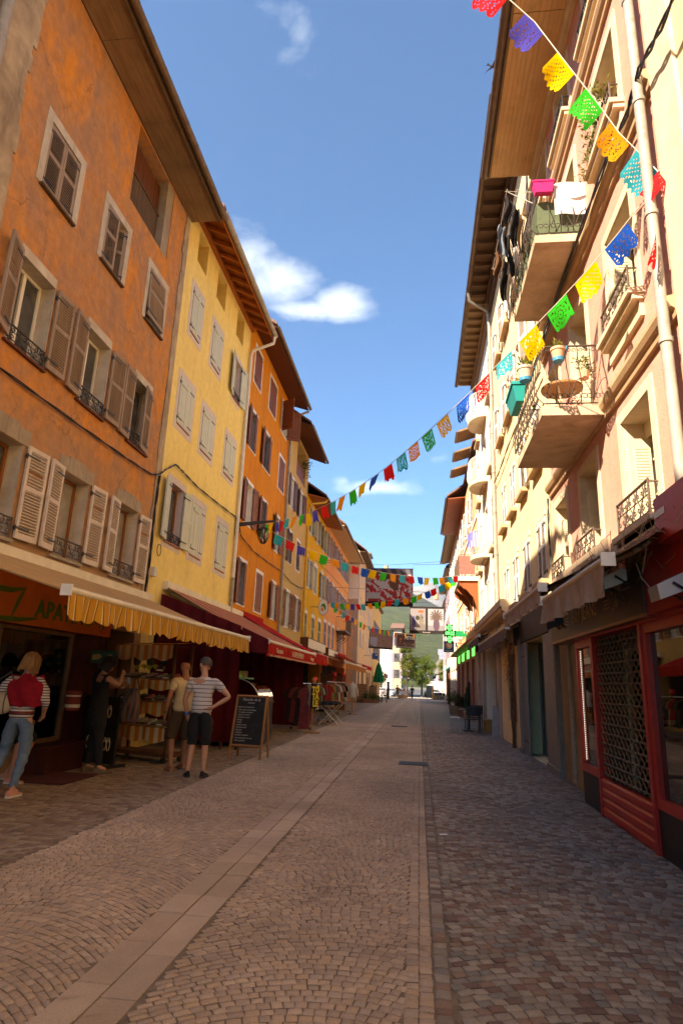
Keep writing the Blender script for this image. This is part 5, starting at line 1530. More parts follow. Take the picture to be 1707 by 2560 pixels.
for z in (.55, .95, 1.38, 1.78):
    m = MB(); L.box(m, 8.42, 10.25, z, z + .02, -.30, -.02); m.build('shelf', M_greywood, o)
m = MB(); L.box(m, 9.35, 10.45, 0, .36, .13, .5); L.box(m, 9.30, 10.50, .36, .41, .12, .55); m.build('step', M_redwood, o)

def shoe(mb, c, ang, s=1.0, mi=0, ms=1):
    """a low shoe: sole slab and a rounded upper with an open collar; toe along +x before turning"""
    ca, sa = math.cos(ang), math.sin(ang)
    def T(x, y, z): x, y, z = x * s, y * s, z * s; return (c[0] + x * ca - y * sa, c[1] + x * sa + y * ca, c[2] + z)
    sec = [(-.135, .026, .022, .085), (-.10, .036, .022, .10), (-.04, .037, .022, .088), (.03, .042, .022, .062), (.09, .044, .022, .046), (.125, .034, .022, .036), (.145, .014, .022, .026)]
    n = 8; vs = []
    for (x, w, z0, z1) in sec:
        for k in range(n):
            t = math.pi * k / (n - 1); vs.append(T(x, w * math.cos(t), z0 + (z1 - z0) * math.sin(t) ** .6))
    fs = [(i * n + k, i * n + k + 1, (i + 1) * n + k + 1, (i + 1) * n + k) for i in range(len(sec) - 1) for k in range(n - 1)] + [tuple(range(n))]
    mb._add(vs, fs, mi)
    out = [(x, w * 1.08) for x, w, _, _ in sec]
    top = [T(x, w, .022) for x, w in out] + [T(x, -w, .022) for x, w in out[::-1]]
    bot = [T(x, w, 0) for x, w in out] + [T(x, -w, 0) for x, w in out[::-1]]
    b = len(mb.v); mb.v += top + bot; k = len(top)
    mb.f += [[b + i for i in range(k)], [b + k + i for i in range(k)][::-1]] + [[b + i, b + (i + 1) % k, b + k + (i + 1) % k, b + k + i] for i in range(k)]
    mb.mi += [ms] * (k + 2)
SHOEC = [((.30, .22, .15), 'beige'), ((.02, .018, .017), 'black'), ((.26, .04, .03), 'red'), ((.10, .055, .03), 'brown'), ((.42, .36, .30), 'pale grey'), ((.05, .07, .11), 'navy'), ((.30, .16, .05), 'tan'), ((.08, .10, .05), 'olive')]
SHM = [pm('shoe_' + n.replace(' ', '_'), c, .55, .15, 20, .05) for c, n in SHOEC]
M_sole = pm('white_sole', (.60, .55, .48), .6, .08, 8, 0); M_soleD = pm('dark_sole', (.05, .04, .035), .7)
rs = random.Random(4)
ORD = ['first', 'second', 'third', 'fourth', 'fifth', 'sixth', 'seventh', 'eighth', 'ninth', 'tenth'] + [f'{k}th' for k in range(11, 40)]
for r_, z in enumerate((.57, .97, 1.40, 1.80)):
    for k in range(5):
        if rs.random() < .15: continue
        m = MB(); y = 8.62 + k * .36; shoe(m, (-6.15 + rs.uniform(-.05, .05), y, z), rs.uniform(-.5, .5), 1.0)
        ci = rs.randrange(8); q = m.build('shoe', [SHM[ci], rs.choice([M_sole, M_soleD])], None, smooth=.8, recalc=True)
        tag(q, f'{SHOEC[ci][1]} shoe in the shop window, {ORD[k]} along the {("lowest", "second", "third", "topmost")[r_]} shelf', 'shoe', 'shoes behind the shop window')

# wheeled shoe rack with striped cloth tiers
F_ging = stripes('orange_cream_stripes', [(.5, '#dc8a36'), (.5, '#ecd0a0')], .19, 0, .9, .25)
M_rackwood = wood('rack_wood', (.16, .065, .025), (.11, .04, .018), .5, 2, 5, .1)
RZ = math.radians(-22)
rk = thing('shoe_rack', 'wheeled wooden shoe rack with orange striped cloth on every tier', 'shoe rack', (-5.05, 11.75, 0), RZ)
m = MB()
for x in (-.72, .68): m.box(x, x + .05, -.17, -.12, .12, 2.08); m.box(x, x + .05, .28, .33, .12, 2.08)
m.box(-.72, .73, -.17, .33, .10, .16); m.build('frame', M_rackwood, rk, world=False)
for (za, zb) in ((2.05, 1.79), (1.42, 1.25), (1.03, .81), (.60, .36)):
    m = MB()
    def fn(a, b, za=za, zb=zb): x = -.76 + 1.5 * a; return Vector((x, -.24 + .015 * math.sin(x * 14), za - (za - zb) * b * (1 + .11 * math.cos(x * 2 * math.pi / .5))))
    m.grid(fn, 48, 4); m.grid(lambda a, b, za=za: Vector((-.76 + 1.5 * a, -.24 + .5 * b, za + .01 + (.06 * b if za > 2 else .05 * b))), 6, 2)
    m.build('cloth_tier', F_ging, rk, world=False, recalc=False)
    m = MB(); m.box(-.7, .7, -.2, .32, za - .02, za - .003); m.build('shelf', M_rackwood, rk, world=False)
for x in (-.66, .66):
    for y in (-.14, .28):
        m = MB(); m.lathe([(.055, -.015), (.055, .015)], (0, 0, 0), 10)
        m.v = [(x + p[2], y + p[0], .055 + p[1]) for p in m.v]; m.build('wheel', M_black, rk, world=False)
MRK = Matrix.Translation((-5.05, 11.75, 0)) @ Matrix.Rotation(RZ, 4, 'Z')
words = {0: 'lowest', 1: 'second', 2: 'third'}
for tier, z in enumerate((.605, 1.035, 1.425)):
    n = 10
    for k in range(n):
        x = -.62 + k * 1.24 / (n - 1); ci = rs.randrange(8)
        m = MB(); p = MRK @ Vector((x + rs.uniform(-.01, .01), -.02 + rs.uniform(-.04, .04), z + .03))
        shoe(m, p, RZ - math.pi / 2 + rs.uniform(-.25, .25), rs.uniform(.92, 1.05))
        q = m.build('shoe', [SHM[ci], rs.choice([M_sole, M_soleD, M_soleD])], None, smooth=.8)
        tag(q, f'{SHOEC[ci][1]} shoe, {ORD[k]} from the left on the {words[tier]} tier up of the striped rack', 'shoe', 'shoes on the striped rack')
for k, x in enumerate((-.38, -.20, -.06, .10, .28, .42)):
    m = MB(); p = MRK @ Vector((x, .02, 1.60 + .02 * (k % 2)))
    if k < 5:
        for q in range(7):
            t = -.9 + q * .3; m.tube([p, p + Vector((math.sin(t) * .05, -.03, math.cos(t) * .06)), p + Vector((math.sin(t) * .08, -.05, math.cos(t) * .07 + .01))], .010, 4)
        tag(m.build('flower', pm('yellow_flower', (.50, .42, .05), .7), None), f'yellow flower ornament, {ORD[k]} from the left on the top tier of the rack', 'ornament', 'yellow ornaments on the rack')
m = MB(); shoe(m, MRK @ Vector((.52, -.30, 1.58)), RZ - .9, 1.25); q = m.build('sneaker', [SHM[1], M_sole], None, smooth=.8); tag(q, 'large black sneaker with a white sole hung at the corner of the striped rack', 'shoe')
for k, x in enumerate((-.5, -.15, .2)):
    m = MB(); p = MRK @ Vector((x, .1, 1.78)); m.sphere(p, .11, 10, 7, sx=.7, sy=.6, sz=1.2); m.tube([p + Vector((0, 0, .1)), p + Vector((.03, 0, .22)), p + Vector((0, 0, .28))], .008, 4)
    tag(m.build('bag', SHM[(3, 7, 1)[k]], None, smooth=.9), ('brown', 'olive', 'black')[k] + ' bag hanging under the top cloth of the striped rack', 'bag', 'bags hung on the rack')
# small things around the shoe rack
o = thing('advert_sign', 'small green sign with pale symbols above the shoe rack', 'sign', (-5.5, 10.85, 1.68))
m = MB(); m.box(-5.81, -5.33, 10.84, 10.86, 1.68, 1.90); m.build('board', pm('sign_green', (.02, .06, .025), .5), o)
m = MB(); m.poly_prism([(-5.78, 10.838, 1.73), (-5.66, 10.838, 1.74), (-5.60, 10.838, 1.79), (-5.66, 10.838, 1.84), (-5.78, 10.838, 1.82)], (0, -.003, 0)); m.lathe([(.045, 0), (.055, .002)], (0, 0, 0), 14)
m.v = m.v[:10] + [(-5.45 + p[0], 10.837 + p[2], 1.78 + p[1]) for p in m.v[10:]]; m.build('symbol', pm('sign_ochre', (.45, .24, .06), .6), o)
o = thing('bucket', 'red and white printed tin hung on the dark red wood panels', 'tin', (-5.6, 10.05, .9))
m = MB(); m.lathe([(.10, 0), (.115, .02), (.118, .26), (.125, .27), (.125, .30), (.11, .305)], (-5.62, 10.1, .9), 16); m.build('drum', pm('tin_red', (.26, .05, .045), .5, .2, 3, 0), o, smooth=.6)
m = MB(); m.lathe([(.119, .05), (.120, .10)], (-5.62, 10.1, .9), 16, caps=False); m.lathe([(.120, .22), (.121, .245)], (-5.62, 10.1, .9), 16, caps=False); m.build('band', M_white, o)
o = thing('display_stand', 'dark stand with white printed sandals beside the shoe rack', 'stand', (-5.42, 10.75, 0), -.5)
m = MB(); m.box(-.5, .5, -.02, .02, .05, 1.12); m.build('panel', M_black, o, world=False)
m = MB()
for x in (-.44, .44): m.box(x - .03, x + .03, -.25, .25, 0, .05)
m.build('foot', M_black, o, world=False)
for (x, z) in ((-.26, .36), (-.16, .36), (.22, .36), (.32, .36), (.25, .88), (-.3, .85)):
    m = MB(); m.tube([(x + .045 * math.cos(t), -.026, z + .10 * math.sin(t)) for t in [k * .52 for k in range(13)]], .009, 4)
    m.tube([(x - .04, -.026, z + .03), (x, -.026, z + .06), (x + .04, -.026, z + .02)], .008, 4); m.build('print', pm('white_print', (.62, .58, .52), .7), o, world=False)
o = thing('patterned_bag', 'patterned red and orange bag hung behind the person in black', 'bag', (-4.78, 10.5, .75))
m = MB(); m.lathe([(.05, 0), (.15, .02), (.165, .12), (.15, .26), (.16, .36), (.13, .50), (.09, .56)], (-4.80, 10.5, .72), 26, sy=.45)
cols = [((.20, .03, .015), (.22, .10, .025), (.02, .015, .015), (.10, .09, .08))[int(abs(math.sin(p[0] * 57 + p[1] * 30 + math.sin(p[2] * 37) * 3)) * 3.99)] for p in m.v]
m.build('body', attr_mat('bag_pattern', .7), o, smooth=1.2, colors=cols)
m = MB(); m.tube([(-4.93, 10.5, 1.25), (-4.86, 10.5, 1.45), (-4.74, 10.5, 1.45), (-4.67, 10.5, 1.25)], .012, 5); m.build('strap', M_black, o)
o = thing('doormat', 'dark red mat lying before the shoe shop door', 'mat', (-5.2, 9.2, 0)); m = MB(); m.box(-5.75, -4.85, 8.75, 9.75, .004, .02); m.build('mat', pm('mat_red', (.07, .012, .012), .95, .2, 30, .3, 200), o)

# burgundy side cloths of the red stall
F_burg = cloth('burgundy_cloth', (.105, .010, .014), .12)
def hanging_cloth(label, x0, x1, y, z0, ztop, n=40, amp=.05, flap=None):
    m = MB()
    def fn(a, b):
        x = x0 + (x1 - x0) * a; zt = ztop(a)
        return Vector((x + .10 * a * (1 - b), y + amp * math.sin(a * 17) * (1 - .4 * b) + .03 * math.sin(a * 41), z0 + (zt - z0) * b))
    m.grid(fn, n, 10)
    if flap: m.grid(lambda a, b: Vector((x1 + .02 + flap * a, y + .02 * math.sin(a * 9), ztop(1) - .02 - .26 * a - b * (.52 - .2 * a))), 12, 5)
    o = m.build('side_curtain', F_burg, None, smooth=1.3, recalc=False)
    return tag(o, label, 'curtain')
hanging_cloth('burgundy cloth wall closing the near side of the red stall', -5.95, -3.98, 13.95, .16, lambda a: 3.35 - .70 * a, flap=.62)
hanging_cloth('burgundy cloth wall closing the far side of the red stall', -5.95, -3.72, 20.5, .14, lambda a: 3.35 - .85 * a)
o = thing('trestle', 'low wooden trestle legs under the near burgundy cloth', 'trestle', (-4.3, 14.3, 0))
for x in (-4.75, -4.3, -3.95):
    m = MB(); m.box(x - .025, x + .025, 14.1, 14.16, 0, .5); m.build('leg', M_rackwood, o)
m = MB(); m.box(-4.9, -3.9, 14.08, 14.2, .5, .55); m.build('rail', M_rackwood, o)
# chilled counter
o = thing('display_counter', 'glass fronted delicatessen counter with a green tube light', 'counter', (-4.0, 15.4, 0))
m = MB(); m.box(-4.85, -3.66, 14.7, 16.2, .08, .95); m.build('cabinet', pm('counter_dark', (.022, .016, .014), .4, .2, 3, .03), o)
m = MB(); m.box(-4.87, -3.64, 14.68, 16.22, .95, 1.0); m.build('top', M_rackwood, o)
m = MB(); arc = [(-3.66 - .55 * (1 - math.cos(t)), 1.0 + .50 * math.sin(t)) for t in [math.pi / 2 * k / 8 for k in range(9)]]
for (a, b), (c, d) in zip(arc[:-1], arc[1:]): m.quad((a, 14.72, b), (c, 14.72, d), (c, 16.18, d), (a, 16.18, b))
m.poly_prism([(x, 14.72, z) for x, z in arc] + [(-4.85, 14.72, 1.5), (-4.85, 14.72, 1.0)], (0, .006, 0)); m.build('glass_hood', clear_glass('counter_glass', fac=1.0, ior=1.08), o, recalc=False)
m = MB(); m.tube([(x, 14.72, z) for x, z in arc], .012, 5); m.box(-4.87, -4.2, 14.70, 14.74, 1.49, 1.53); m.box(-4.87, -4.2, 16.16, 16.2, 1.49, 1.53); m.build('hood_frame', M_alu, o)
m = MB(); m.tube([(-4.75, 14.85, 1.45), (-4.25, 14.85, 1.45)], .016, 6); m.build('tube_light', emit('green_tube', (.30, 1.0, .35), 3.0), o)
for k in range(2):
    m = MB(); x = -4.8 + k * .36; m.box(x, x + .32, 15.0, 15.3, 1.535, 1.68)
    for i in range(3): m.box(x - .005, x + .325, 14.99, 15.0, 1.545 + i * .05, 1.575 + i * .05)
    tag(m.build('crate', pm('crate_wood', (.34, .20, .10), .8, .2, 8, .1), None), ('small slatted crate at the street end on top of the glass counter' if k else 'small slatted crate at the wall end on top of the glass counter'), 'crate', 'crates on the counter')
# chalkboard
o = thing('chalkboard', 'wooden A-frame chalkboard with a handwritten menu', 'chalkboard', (-3.33, 12.86, 0), math.radians(-6))
M_easel = wood('easel_wood', (.40, .20, .08), (.30, .13, .05), .5, 2, 5, .1)
top, sl = 1.18, .22
def EP(x, t, side, off=0): return Vector((x, side * (-.02 - sl * (1 - t)) - off * 1, top * t))
for side, nm in ((1, 'front'), (-1, 'rear')):
    for x in (-.31, .31):
        m = MB(); m.tube([EP(x * 1.04, 0, side), EP(x, 1, side)], .026, 4); m.build('leg', M_easel, o, world=False)
for t in (.985, .20):
    m = MB(); m.tube([EP(-.31, t, 1), EP(.31, t, 1)], .026, 4); m.build('rail', M_easel, o, world=False)
m = MB(); m.tube([EP(-.31, .5, -1), EP(.31, .5, -1)], .02, 4); m.build('rail', M_easel, o, world=False)
m = MB(); m.hexa([EP(-.29, .21, 1, .0), EP(.29, .21, 1, .0), EP(.29, .21, 1, -.012), EP(-.29, .21, 1, -.012), EP(-.29, .97, 1, .0), EP(.29, .97, 1, .0), EP(.29, .97, 1, -.012), EP(-.29, .97, 1, -.012)])
bd = m.build('slate', pm('slate', (.018, .017, .016), .8, .2, 6, 0, dirt=(.05, .048, .045)), o, world=False)
M_chalk = pm('chalk', (.62, .60, .55), .95, .2, 60, 0)
lines = [('Planche de la', .072, .93), ('semaine', .045, .88), ('Jambon et saucisson', .042, .81), ('- Charcuterie de montagne', .036, .765), ('- Fromages et tomates', .036, .725), ('- Olives et anchois', .036, .685), ('- Terrine au poivre', .036, .645), ('- Potage', .036, .605), ('- Tartes', .036, .565), ('- Salade et noix', .036, .525), ('- Poivrons et ail', .036, .485), ('- Ravioles', .036, .445), ('- Tourtons', .036, .405), ('- Assiette complète', .036, .365), ('- Grande assiette de la cave', .033, .32), ('- Glace artisanale', .033, .28)]
up = (EP(0, 1, 1) - EP(0, 0, 1)).normalized()
for txt, sz, t in lines:
    me = text_mesh(txt, sz, .0006, shear=.25); me.materials.append(M_chalk); me.name = 'writing'
    xs = [v.co.x for v in me.vertices]; w = max(xs) - min(xs)
    cx = 0 if t > .86 else -.27 + w / 2
    p = EP(cx, t, 1, .003)
    x = Vector((1, .0, 0)); z = x.cross(up)
    me.transform(Matrix.Translation(p) @ Matrix((x, up, z)).transposed().to_4x4())
    q = bpy.data.objects.new('writing', me); COL.objects.link(q); q.parent = bd

# ------------------------------------------------------------------ clothes stall
M_manq = pm('mannequin_cream', (.50, .36, .21), .6, .08, 6, .03)
M_pole = wood('pole_wood', (.46, .22, .05), (.38, .17, .04), .45, 2, 4, .05)
def torso(mb, c, s=1.0, rz=0.0, z0=0.0):
    sec = [(0, .155, .10), (.08, .165, .11), (.20, .135, .095), (.30, .13, .095), (.42, .16, .11), (.52, .185, .10), (.58, .17, .085), (.62, .09, .06), (.66, .052, .05), (.72, .050, .048)]
    n = 16; vs = []
    for z, a, b in sec:
        for k in range(n):
            t = 2 * math.pi * k / n; x, y = a * math.cos(t) * s, b * math.sin(t) * s
            vs.append((c[0] + x * math.cos(rz) - y * math.sin(rz), c[1] + x * math.sin(rz) + y * math.cos(rz), c[2] + z * s))
    fs = [(i * n + k, i * n + (k + 1) % n, (i + 1) * n + (k + 1) % n, (i + 1) * n + k) for i in range(len(sec) - 1) for k in range(n)] + [tuple(range(n))[::-1], tuple((len(sec) - 1) * n + k for k in range(n))]
    mb._add(vs, fs)
o = thing('mannequin', 'cream mannequin on a wooden pole in a black and yellow lettered top', 'mannequin', (-3.18, 19.5, 0), .18)
m = MB(); torso(m, (0, 0, .80), 1.0); m.build('torso', M_manq, o, smooth=1.2, world=False)
m = MB(); m.lathe([(.022, .05), (.022, .82)], (0, 0, 0), 10); m.build('pole', M_pole, o, world=False, smooth=.8)
m = MB(); m.box(-.24, .24, -.04, .04, .0, .045); m.box(-.04, .04, -.24, .24, .001, .046); m.build('base', M_pole, o, world=False)
m = MB()
def tunic(a, b):
    t = (-.5 + .62 * a) * math.pi * .62 + .55; z = .72 + .72 * b
    w = .185 + .02 * math.sin(b * 5); d = .135
    return Vector((w * math.sin(t), -d * math.cos(t), z))
m.grid(tunic, 14, 10); m.build('tunic', pm('black_tunic', (.018, .016, .015), .8, .2, 8, .1), o, world=False, smooth=1.2, recalc=False)
M_yl = pm('yellow_lettering', (.80, .55, .03), .6, .05, 5, 0)
for txt, z in (('TO', 1.21), ('TA', 1.01), ('LE', .81)):
    me = text_mesh(txt, .24, .003, bold=.012); me.materials.append(M_yl)
    t = .50; xd = Vector((math.cos(t), math.sin(t), 0)); zd = Vector((math.sin(t), -math.cos(t), 0))
    me.transform(Matrix.Translation(Vector((.07, -.155, z + .04))) @ Matrix((xd * .74, Vector((0, 0, 1)), zd)).transposed().to_4x4())
    q = bpy.data.objects.new('lettering', me); COL.objects.link(q); q.parent = o
m = MB(); m.lathe([(.06, 1.46), (.075, 1.49), (.07, 1.55), (.03, 1.60)], (0, 0, 0), 12); m.build('neck_scarf', pm('orange_scarf', (.55, .12, .03), .8, .3, 20, .1), o, world=False, smooth=1)
o = thing('mannequin', 'white armless mannequin torso at the far end of the clothes racks', 'mannequin', (-3.28, 32.2, 0), .3)
m = MB(); torso(m, (0, 0, .80), 1.05); m.build('torso', pm('mannequin_white', (.62, .54, .44), .6), o, smooth=1.2, world=False)
m = MB(); m.tube([(.19, 0, 1.34), (.25, -.02, 1.1), (.27, -.05, .85)], [.05, .04, .03], 8); m.build('mannequin_arm', pm('mannequin_white', (0, 0, 0)), o, world=False, smooth=1)
m = MB(); m.lathe([(.022, 0), (.022, .82)], (0, 0, 0), 8); m.box(-.2, .2, -.2, .2, 0, .03); m.build('pole', M_pole, o, world=False)
M_chrome = pm('chrome', (.55, .52, .48), .2, .05, 5, 0, metal=.9)
def rack(label, y0, y1, x, z):
    o = thing('clothes_rack', label, 'clothes rack', (x, (y0 + y1) / 2, 0), 0, 'clothes racks at the stall')
    m = MB(); m.tube([(x, y0, z), (x, y1, z)], .016, 8); m.build('rail', M_chrome, o, smooth=.8)
    for y in (y0, y1):
        m = MB(); m.tube([(x, y, .1), (x, y, z)], .014, 6); m.build('upright', M_chrome, o, smooth=.8)
        m = MB(); m.tube([(x - .3, y, .10), (x - .28, y, .16), (x + .28, y, .16), (x + .3, y, .10)], .014, 6); m.build('foot', M_chrome, o, smooth=.8)
        for dx in (-.3, .3): m = MB(); m.sphere((x + dx, y, .05), .045, 8, 6); m.build('castor', M_black, o)
    return o
rack('chrome clothes rack nearest the burgundy cloth', 20.75, 24.9, -3.75, 1.42)
rack('chrome clothes rack ending at the white mannequin', 25.4, 31.6, -3.6, 1.50)
GCOL = ['floral black', 'floral red', 'pink', 'olive', 'black', 'mustard', 'red', 'green', 'tan', 'white', 'orange', 'grey blue', 'navy', 'lilac', 'brown', 'rust']
GRGB = [(.05, .03, .03), (.28, .06, .07), (.40, .14, .15), (.14, .13, .06), (.025, .022, .022), (.34, .21, .05), (.38, .04, .03), (.05, .18, .09), (.36, .25, .15), (.60, .54, .46), (.50, .17, .03), (.16, .19, .22), (.03, .035, .09), (.42, .36, .45), (.12, .06, .03), (.30, .09, .03)]
GM = [cloth('garment_' + n.replace(' ', '_'), c, .15, .9, .35 if 'floral' in n else .14, 16 if 'floral' in n else 6) for n, c in zip(GCOL, GRGB)]
def garment(x, y, z, wid, ln, ci, rng):
    """hangs edge-on to the rail: shoulders sloping from a hanger, soft body, short sleeves"""
    m = MB(); tw = rng.uniform(-.35, .35); ph = rng.random() * 6; th = rng.uniform(.025, .05)
    out = [(-.02, 0), (-.10, -.035), (-wid / 2, -.10), (-wid / 2 - .07, -.32), (-wid / 2 + .02, -.34), (-wid / 2 + .05, -.24), (-wid / 2 + .04, -ln * .6), (-wid / 2, -ln), (wid / 2, -ln + .01), (wid / 2 - .04, -ln * .6), (wid / 2 - .05, -.24), (wid / 2 - .02, -.34), (wid / 2 + .07, -.32), (wid / 2, -.10), (.10, -.035), (.02, 0)]
    n = len(out); vs = []
    for side in (-1, 1):
        for (a, b) in out:
            yy = side * th * (.4 + .8 * min(1, -b / ln)) + .02 * math.sin(a * 18 + b * 7 + ph)
            vs.append((x + a * math.cos(tw) - yy * math.sin(tw), y + a * math.sin(tw) + yy * math.cos(tw), z - .05 + b))
    m._add(vs, [tuple(range(n)), tuple(range(n, 2 * n))[::-1]] + [(i, (i + 1) % n, n + (i + 1) % n, n + i) for i in range(n)])
    m.tube([(x, y, z + .02), (x + .012, y, z + .035), (x, y, z - .05)], .004, 4)
    return m.build('garment', GM[ci], None, smooth=1.1)
rr = random.Random(11)
y = 20.95; seq = [0, 0, 1, 2, 4, 3, 4, 6, 9, 3, 7, 6, 9]; k = 0
while y < 24.8:
    ci = seq[k % len(seq)]; tag(garment(-3.75 + rr.uniform(-.05, .05), y, 1.40, rr.uniform(.40, .5), rr.uniform(.85, 1.15) if ci < 2 else rr.uniform(.62, .9), ci, rr), f'{GCOL[ci]} garment, {ORD[k]} along the rack from the burgundy cloth', 'garment', 'clothes on the near rack'); y += rr.uniform(.20, .36); k += 1
y = 25.55; seq = [6, 5, 7, 9, 6, 3, 1, 9, 11, 10, 15, 8, 8, 14, 4, 4, 9, 13, 13, 12, 11]; k = 0
while y < 31.5:
    ci = seq[k % len(seq)]; tag(garment(-3.6 + rr.uniform(-.05, .05), y, 1.48, rr.uniform(.42, .52), rr.uniform(.6, .95), ci, rr), f'{GCOL[ci]} garment, {ORD[k]} along the rack that ends at the white mannequin', 'garment', 'clothes on the far rack'); y += rr.uniform(.22, .40); k += 1
for k in range(4):
    tag(garment(-4.0 + .16 * k, 20.25 - .08 * k, 1.36, .36, 1.0 + .08 * k, (0, 1, 0, 1)[k], rr), ('black floral dress at the wall side of the burgundy cloth edge', 'red floral dress by the burgundy cloth edge', 'black floral dress just behind the lettered mannequin', 'long red floral scarf dress beside the lettered mannequin')[k], 'garment', 'dresses by the burgundy cloth')
o = thing('folding_table', 'folding table with crossed white legs holding dark clothes', 'folding table', (-3.2, 24.0, 0))
m = MB(); m.box(-3.55, -2.9, 23.3, 24.9, .70, .73); m.build('top', M_black, o)
for yy in (23.45, 24.75):
    for sg in (-1, 1):
        m = MB(); m.tube([(-3.22 - sg * .36, yy, .01), (-3.22 + sg * .34, yy + .02 * sg, .70)], .015, 6); m.build('leg', M_white, o)
for k, (yy, ci, lb) in enumerate(((23.6, 4, 'black folded clothes at the near end of the folding table'), (24.2, 4, 'black clothes heaped in the middle of the folding table'), (24.7, 10, 'orange cloth lying at the far end of the folding table'))):
    m = MB()
    m.grid(lambda a, b, yy=yy, k=k: Vector((-3.58 + .72 * a, yy - .32 + .62 * b, .735 + .10 * math.sin(math.pi * a) ** .5 * math.sin(math.pi * b) ** .5 + .012 * math.sin(a * 19 + b * 11 + k))), 16, 12)
    tag(m.build('folded_clothes', GM[ci], None, smooth=1.3, recalc=False), lb, 'clothes', 'clothes on the folding table')
M_lan = emit('red_lantern', (1.0, .03, .02), .25); M_lan2 = pm('lantern_red', (.62, .02, .015), .5)
for k, (x, y, z) in enumerate(((-4.9, 26.2, 1.58), (-4.5, 28.0, 1.58), (-3.9, 30.0, 1.82), (-3.54, 30.3, 1.84), (-4.2, 31.6, 1.9))):
    o = thing('paper_lantern', ['round red lantern nearest the burgundy cloth', 'round red lantern between the clothes racks', 'slim red tassel lantern before the wooden screen', 'slim red tassel lantern closest to the street', 'small red lantern under the salmon awning'][k], 'lantern', (x, y, z), 0, 'red lanterns under the awnings')
    m = MB(); m.sphere((x, y, z), .12 if k < 2 else .075, 12, 8, sz=1 if k < 2 else 1.5); m.build('shade', M_lan2, o, smooth=1)
    m = MB(); m.tube([(x, y, z - .1), (x, y, z - .38)], [.02, .03], 6); m.build('tassel', M_lan2, o); m = MB(); m.tube([(x, y, z + .1), (x, y, 2.9)], .005, 4); m.build('cord', M_iron, o)
o = thing('screen', 'brown wooden screen behind the red tassel lanterns', 'screen', (-4.3, 34, 0))
for k in range(8):
    m = MB(); m.box(-5.2 + k * .17, -5.2 + k * .17 + .165, 34.0, 34.05, .1, 1.95); m.build('plank', pm('screen_wood', (.24, .09, .03), .6, .2, 4, .1), o)

# ------------------------------------------------------------------ bunting
F_FLAG = {c: cloth('flag_' + c, rgb, .45, .55, .10, 20, .05) for c, rgb in dict(g=(.02, .52, .03), y=(.90, .55, .01), v=(.07, .06, .42), r=(.70, .015, .02), t=(.02, .42, .52), o=(.85, .32, .015), b=(.01, .10, .56)).items()}
CNAME = dict(g='green', y='yellow', v='violet', r='red', t='turquoise', o='orange', b='blue')
M_cord = pm('white_cord', (.72, .66, .56), .8, .05, 30, 0)
def flag(parent, p, tan, w, h, c, rng, swing=None, side=None, detail=True):
    tan = Vector(tan).normalized()
    dn = Vector((0, 0, -1)); dn = (dn - tan * dn.dot(tan) * .75).normalized()
    nrm = tan.cross(dn).normalized()
    sw = rng.uniform(-.35, .35) if swing is None else swing
    dn = (dn * math.cos(sw) + nrm * math.sin(sw)).normalized(); nrm = tan.cross(dn).normalized()
    nu, nv = (30, 24) if detail else (12, 8)
    style = int(rng.integers(4)); ph = rng.random() * 6; amp = .028 * rng.uniform(.5, 1.6)
    idx = {}; mb = MB()
    def vid(i, j):
        if (i, j) not in idx:
            u, v = i / nu, j / nv
            q = p + tan * (u - .5) * w * (1 - .04 * v) + dn * v * h + nrm * (amp * v * math.sin(u * 5 + ph) + .04 * v * v * math.sin(ph))
            idx[(i, j)] = len(mb.v); mb.v.append(tuple(q))
        return idx[(i, j)]
    for i in range(nu):
        u = (i + .5) / nu
        if style == 0: hem = .90 + .10 * abs(math.sin(u * math.pi * 5))
        elif style == 1: hem = .92 + .08 * ((i // 2) % 2)
        elif style == 2: hem = .72 + .28 * max(0, math.sin(u * math.pi)) ** .6 if .12 < u < .88 else .92
        else: hem = .86 + .14 * abs(math.sin(u * math.pi * 3))
        for j in range(nv):
            v = (j + .5) / nv
            if v > hem: continue
            hole = False
            if detail and .12 < v < .88 * hem and .07 < u < .93:
                du, dv = (u - .5) * 1.25, v - .5
                r_, a = math.hypot(du, dv), math.atan2(dv, du)
                if style == 0: hole = math.sin(u * 44) * math.sin(v * 34 + u * 6) > .55
                elif style == 1: hole = (math.sin(r_ * 46) > .45 and math.sin(a * 8) > .25) or (r_ > .42 and (i + j) % 5 == 0)
                elif style == 2: hole = (math.sin(r_ * 38 + 1) > .65 and math.sin(a * 10) > -.2) or (v < .25 and i % 3 == 0 and j % 2 == 0)
                else: hole = math.sin(u * 31 + math.sin(v * 20) * 1.5) * math.cos(v * 29 + math.sin(u * 15)) > .52
            if hole: continue
            mb.f.append([vid(i, j), vid(i + 1, j), vid(i + 1, j + 1), vid(i, j + 1)]); mb.mi.append(0)
    return mb.build('flag', F_FLAG[c], parent, smooth=1.4, recalc=False)
def garland(label, pts, cols, w, h, seed, ends=(None, None), detail=True, r=.006, swing=None):
    rng = np.random.default_rng(seed)
    P = [Vector(p) for p in pts]
    full = ([Vector(ends[0])] if ends[0] else []) + P + ([Vector(ends[1])] if ends[1] else [])
    mid = P[len(P) // 2]
    o = thing('bunting', label, 'bunting', mid, 0, 'paper bunting strung across the street')
    m = MB(); m.tube(full, r, 5); m.build('cord', M_cord, o)
    for i, (p, c) in enumerate(zip(P, cols)):
        if c == '-': continue
        a = P[max(0, i - 1)]; b = P[min(len(P) - 1, i + 1)]
        flag(o, p + Vector((0, 0, -.01)), b - a, w, h * float(rng.uniform(.9, 1.08)), c, rng, swing, detail=detail and p.y < 11.2)
    return o
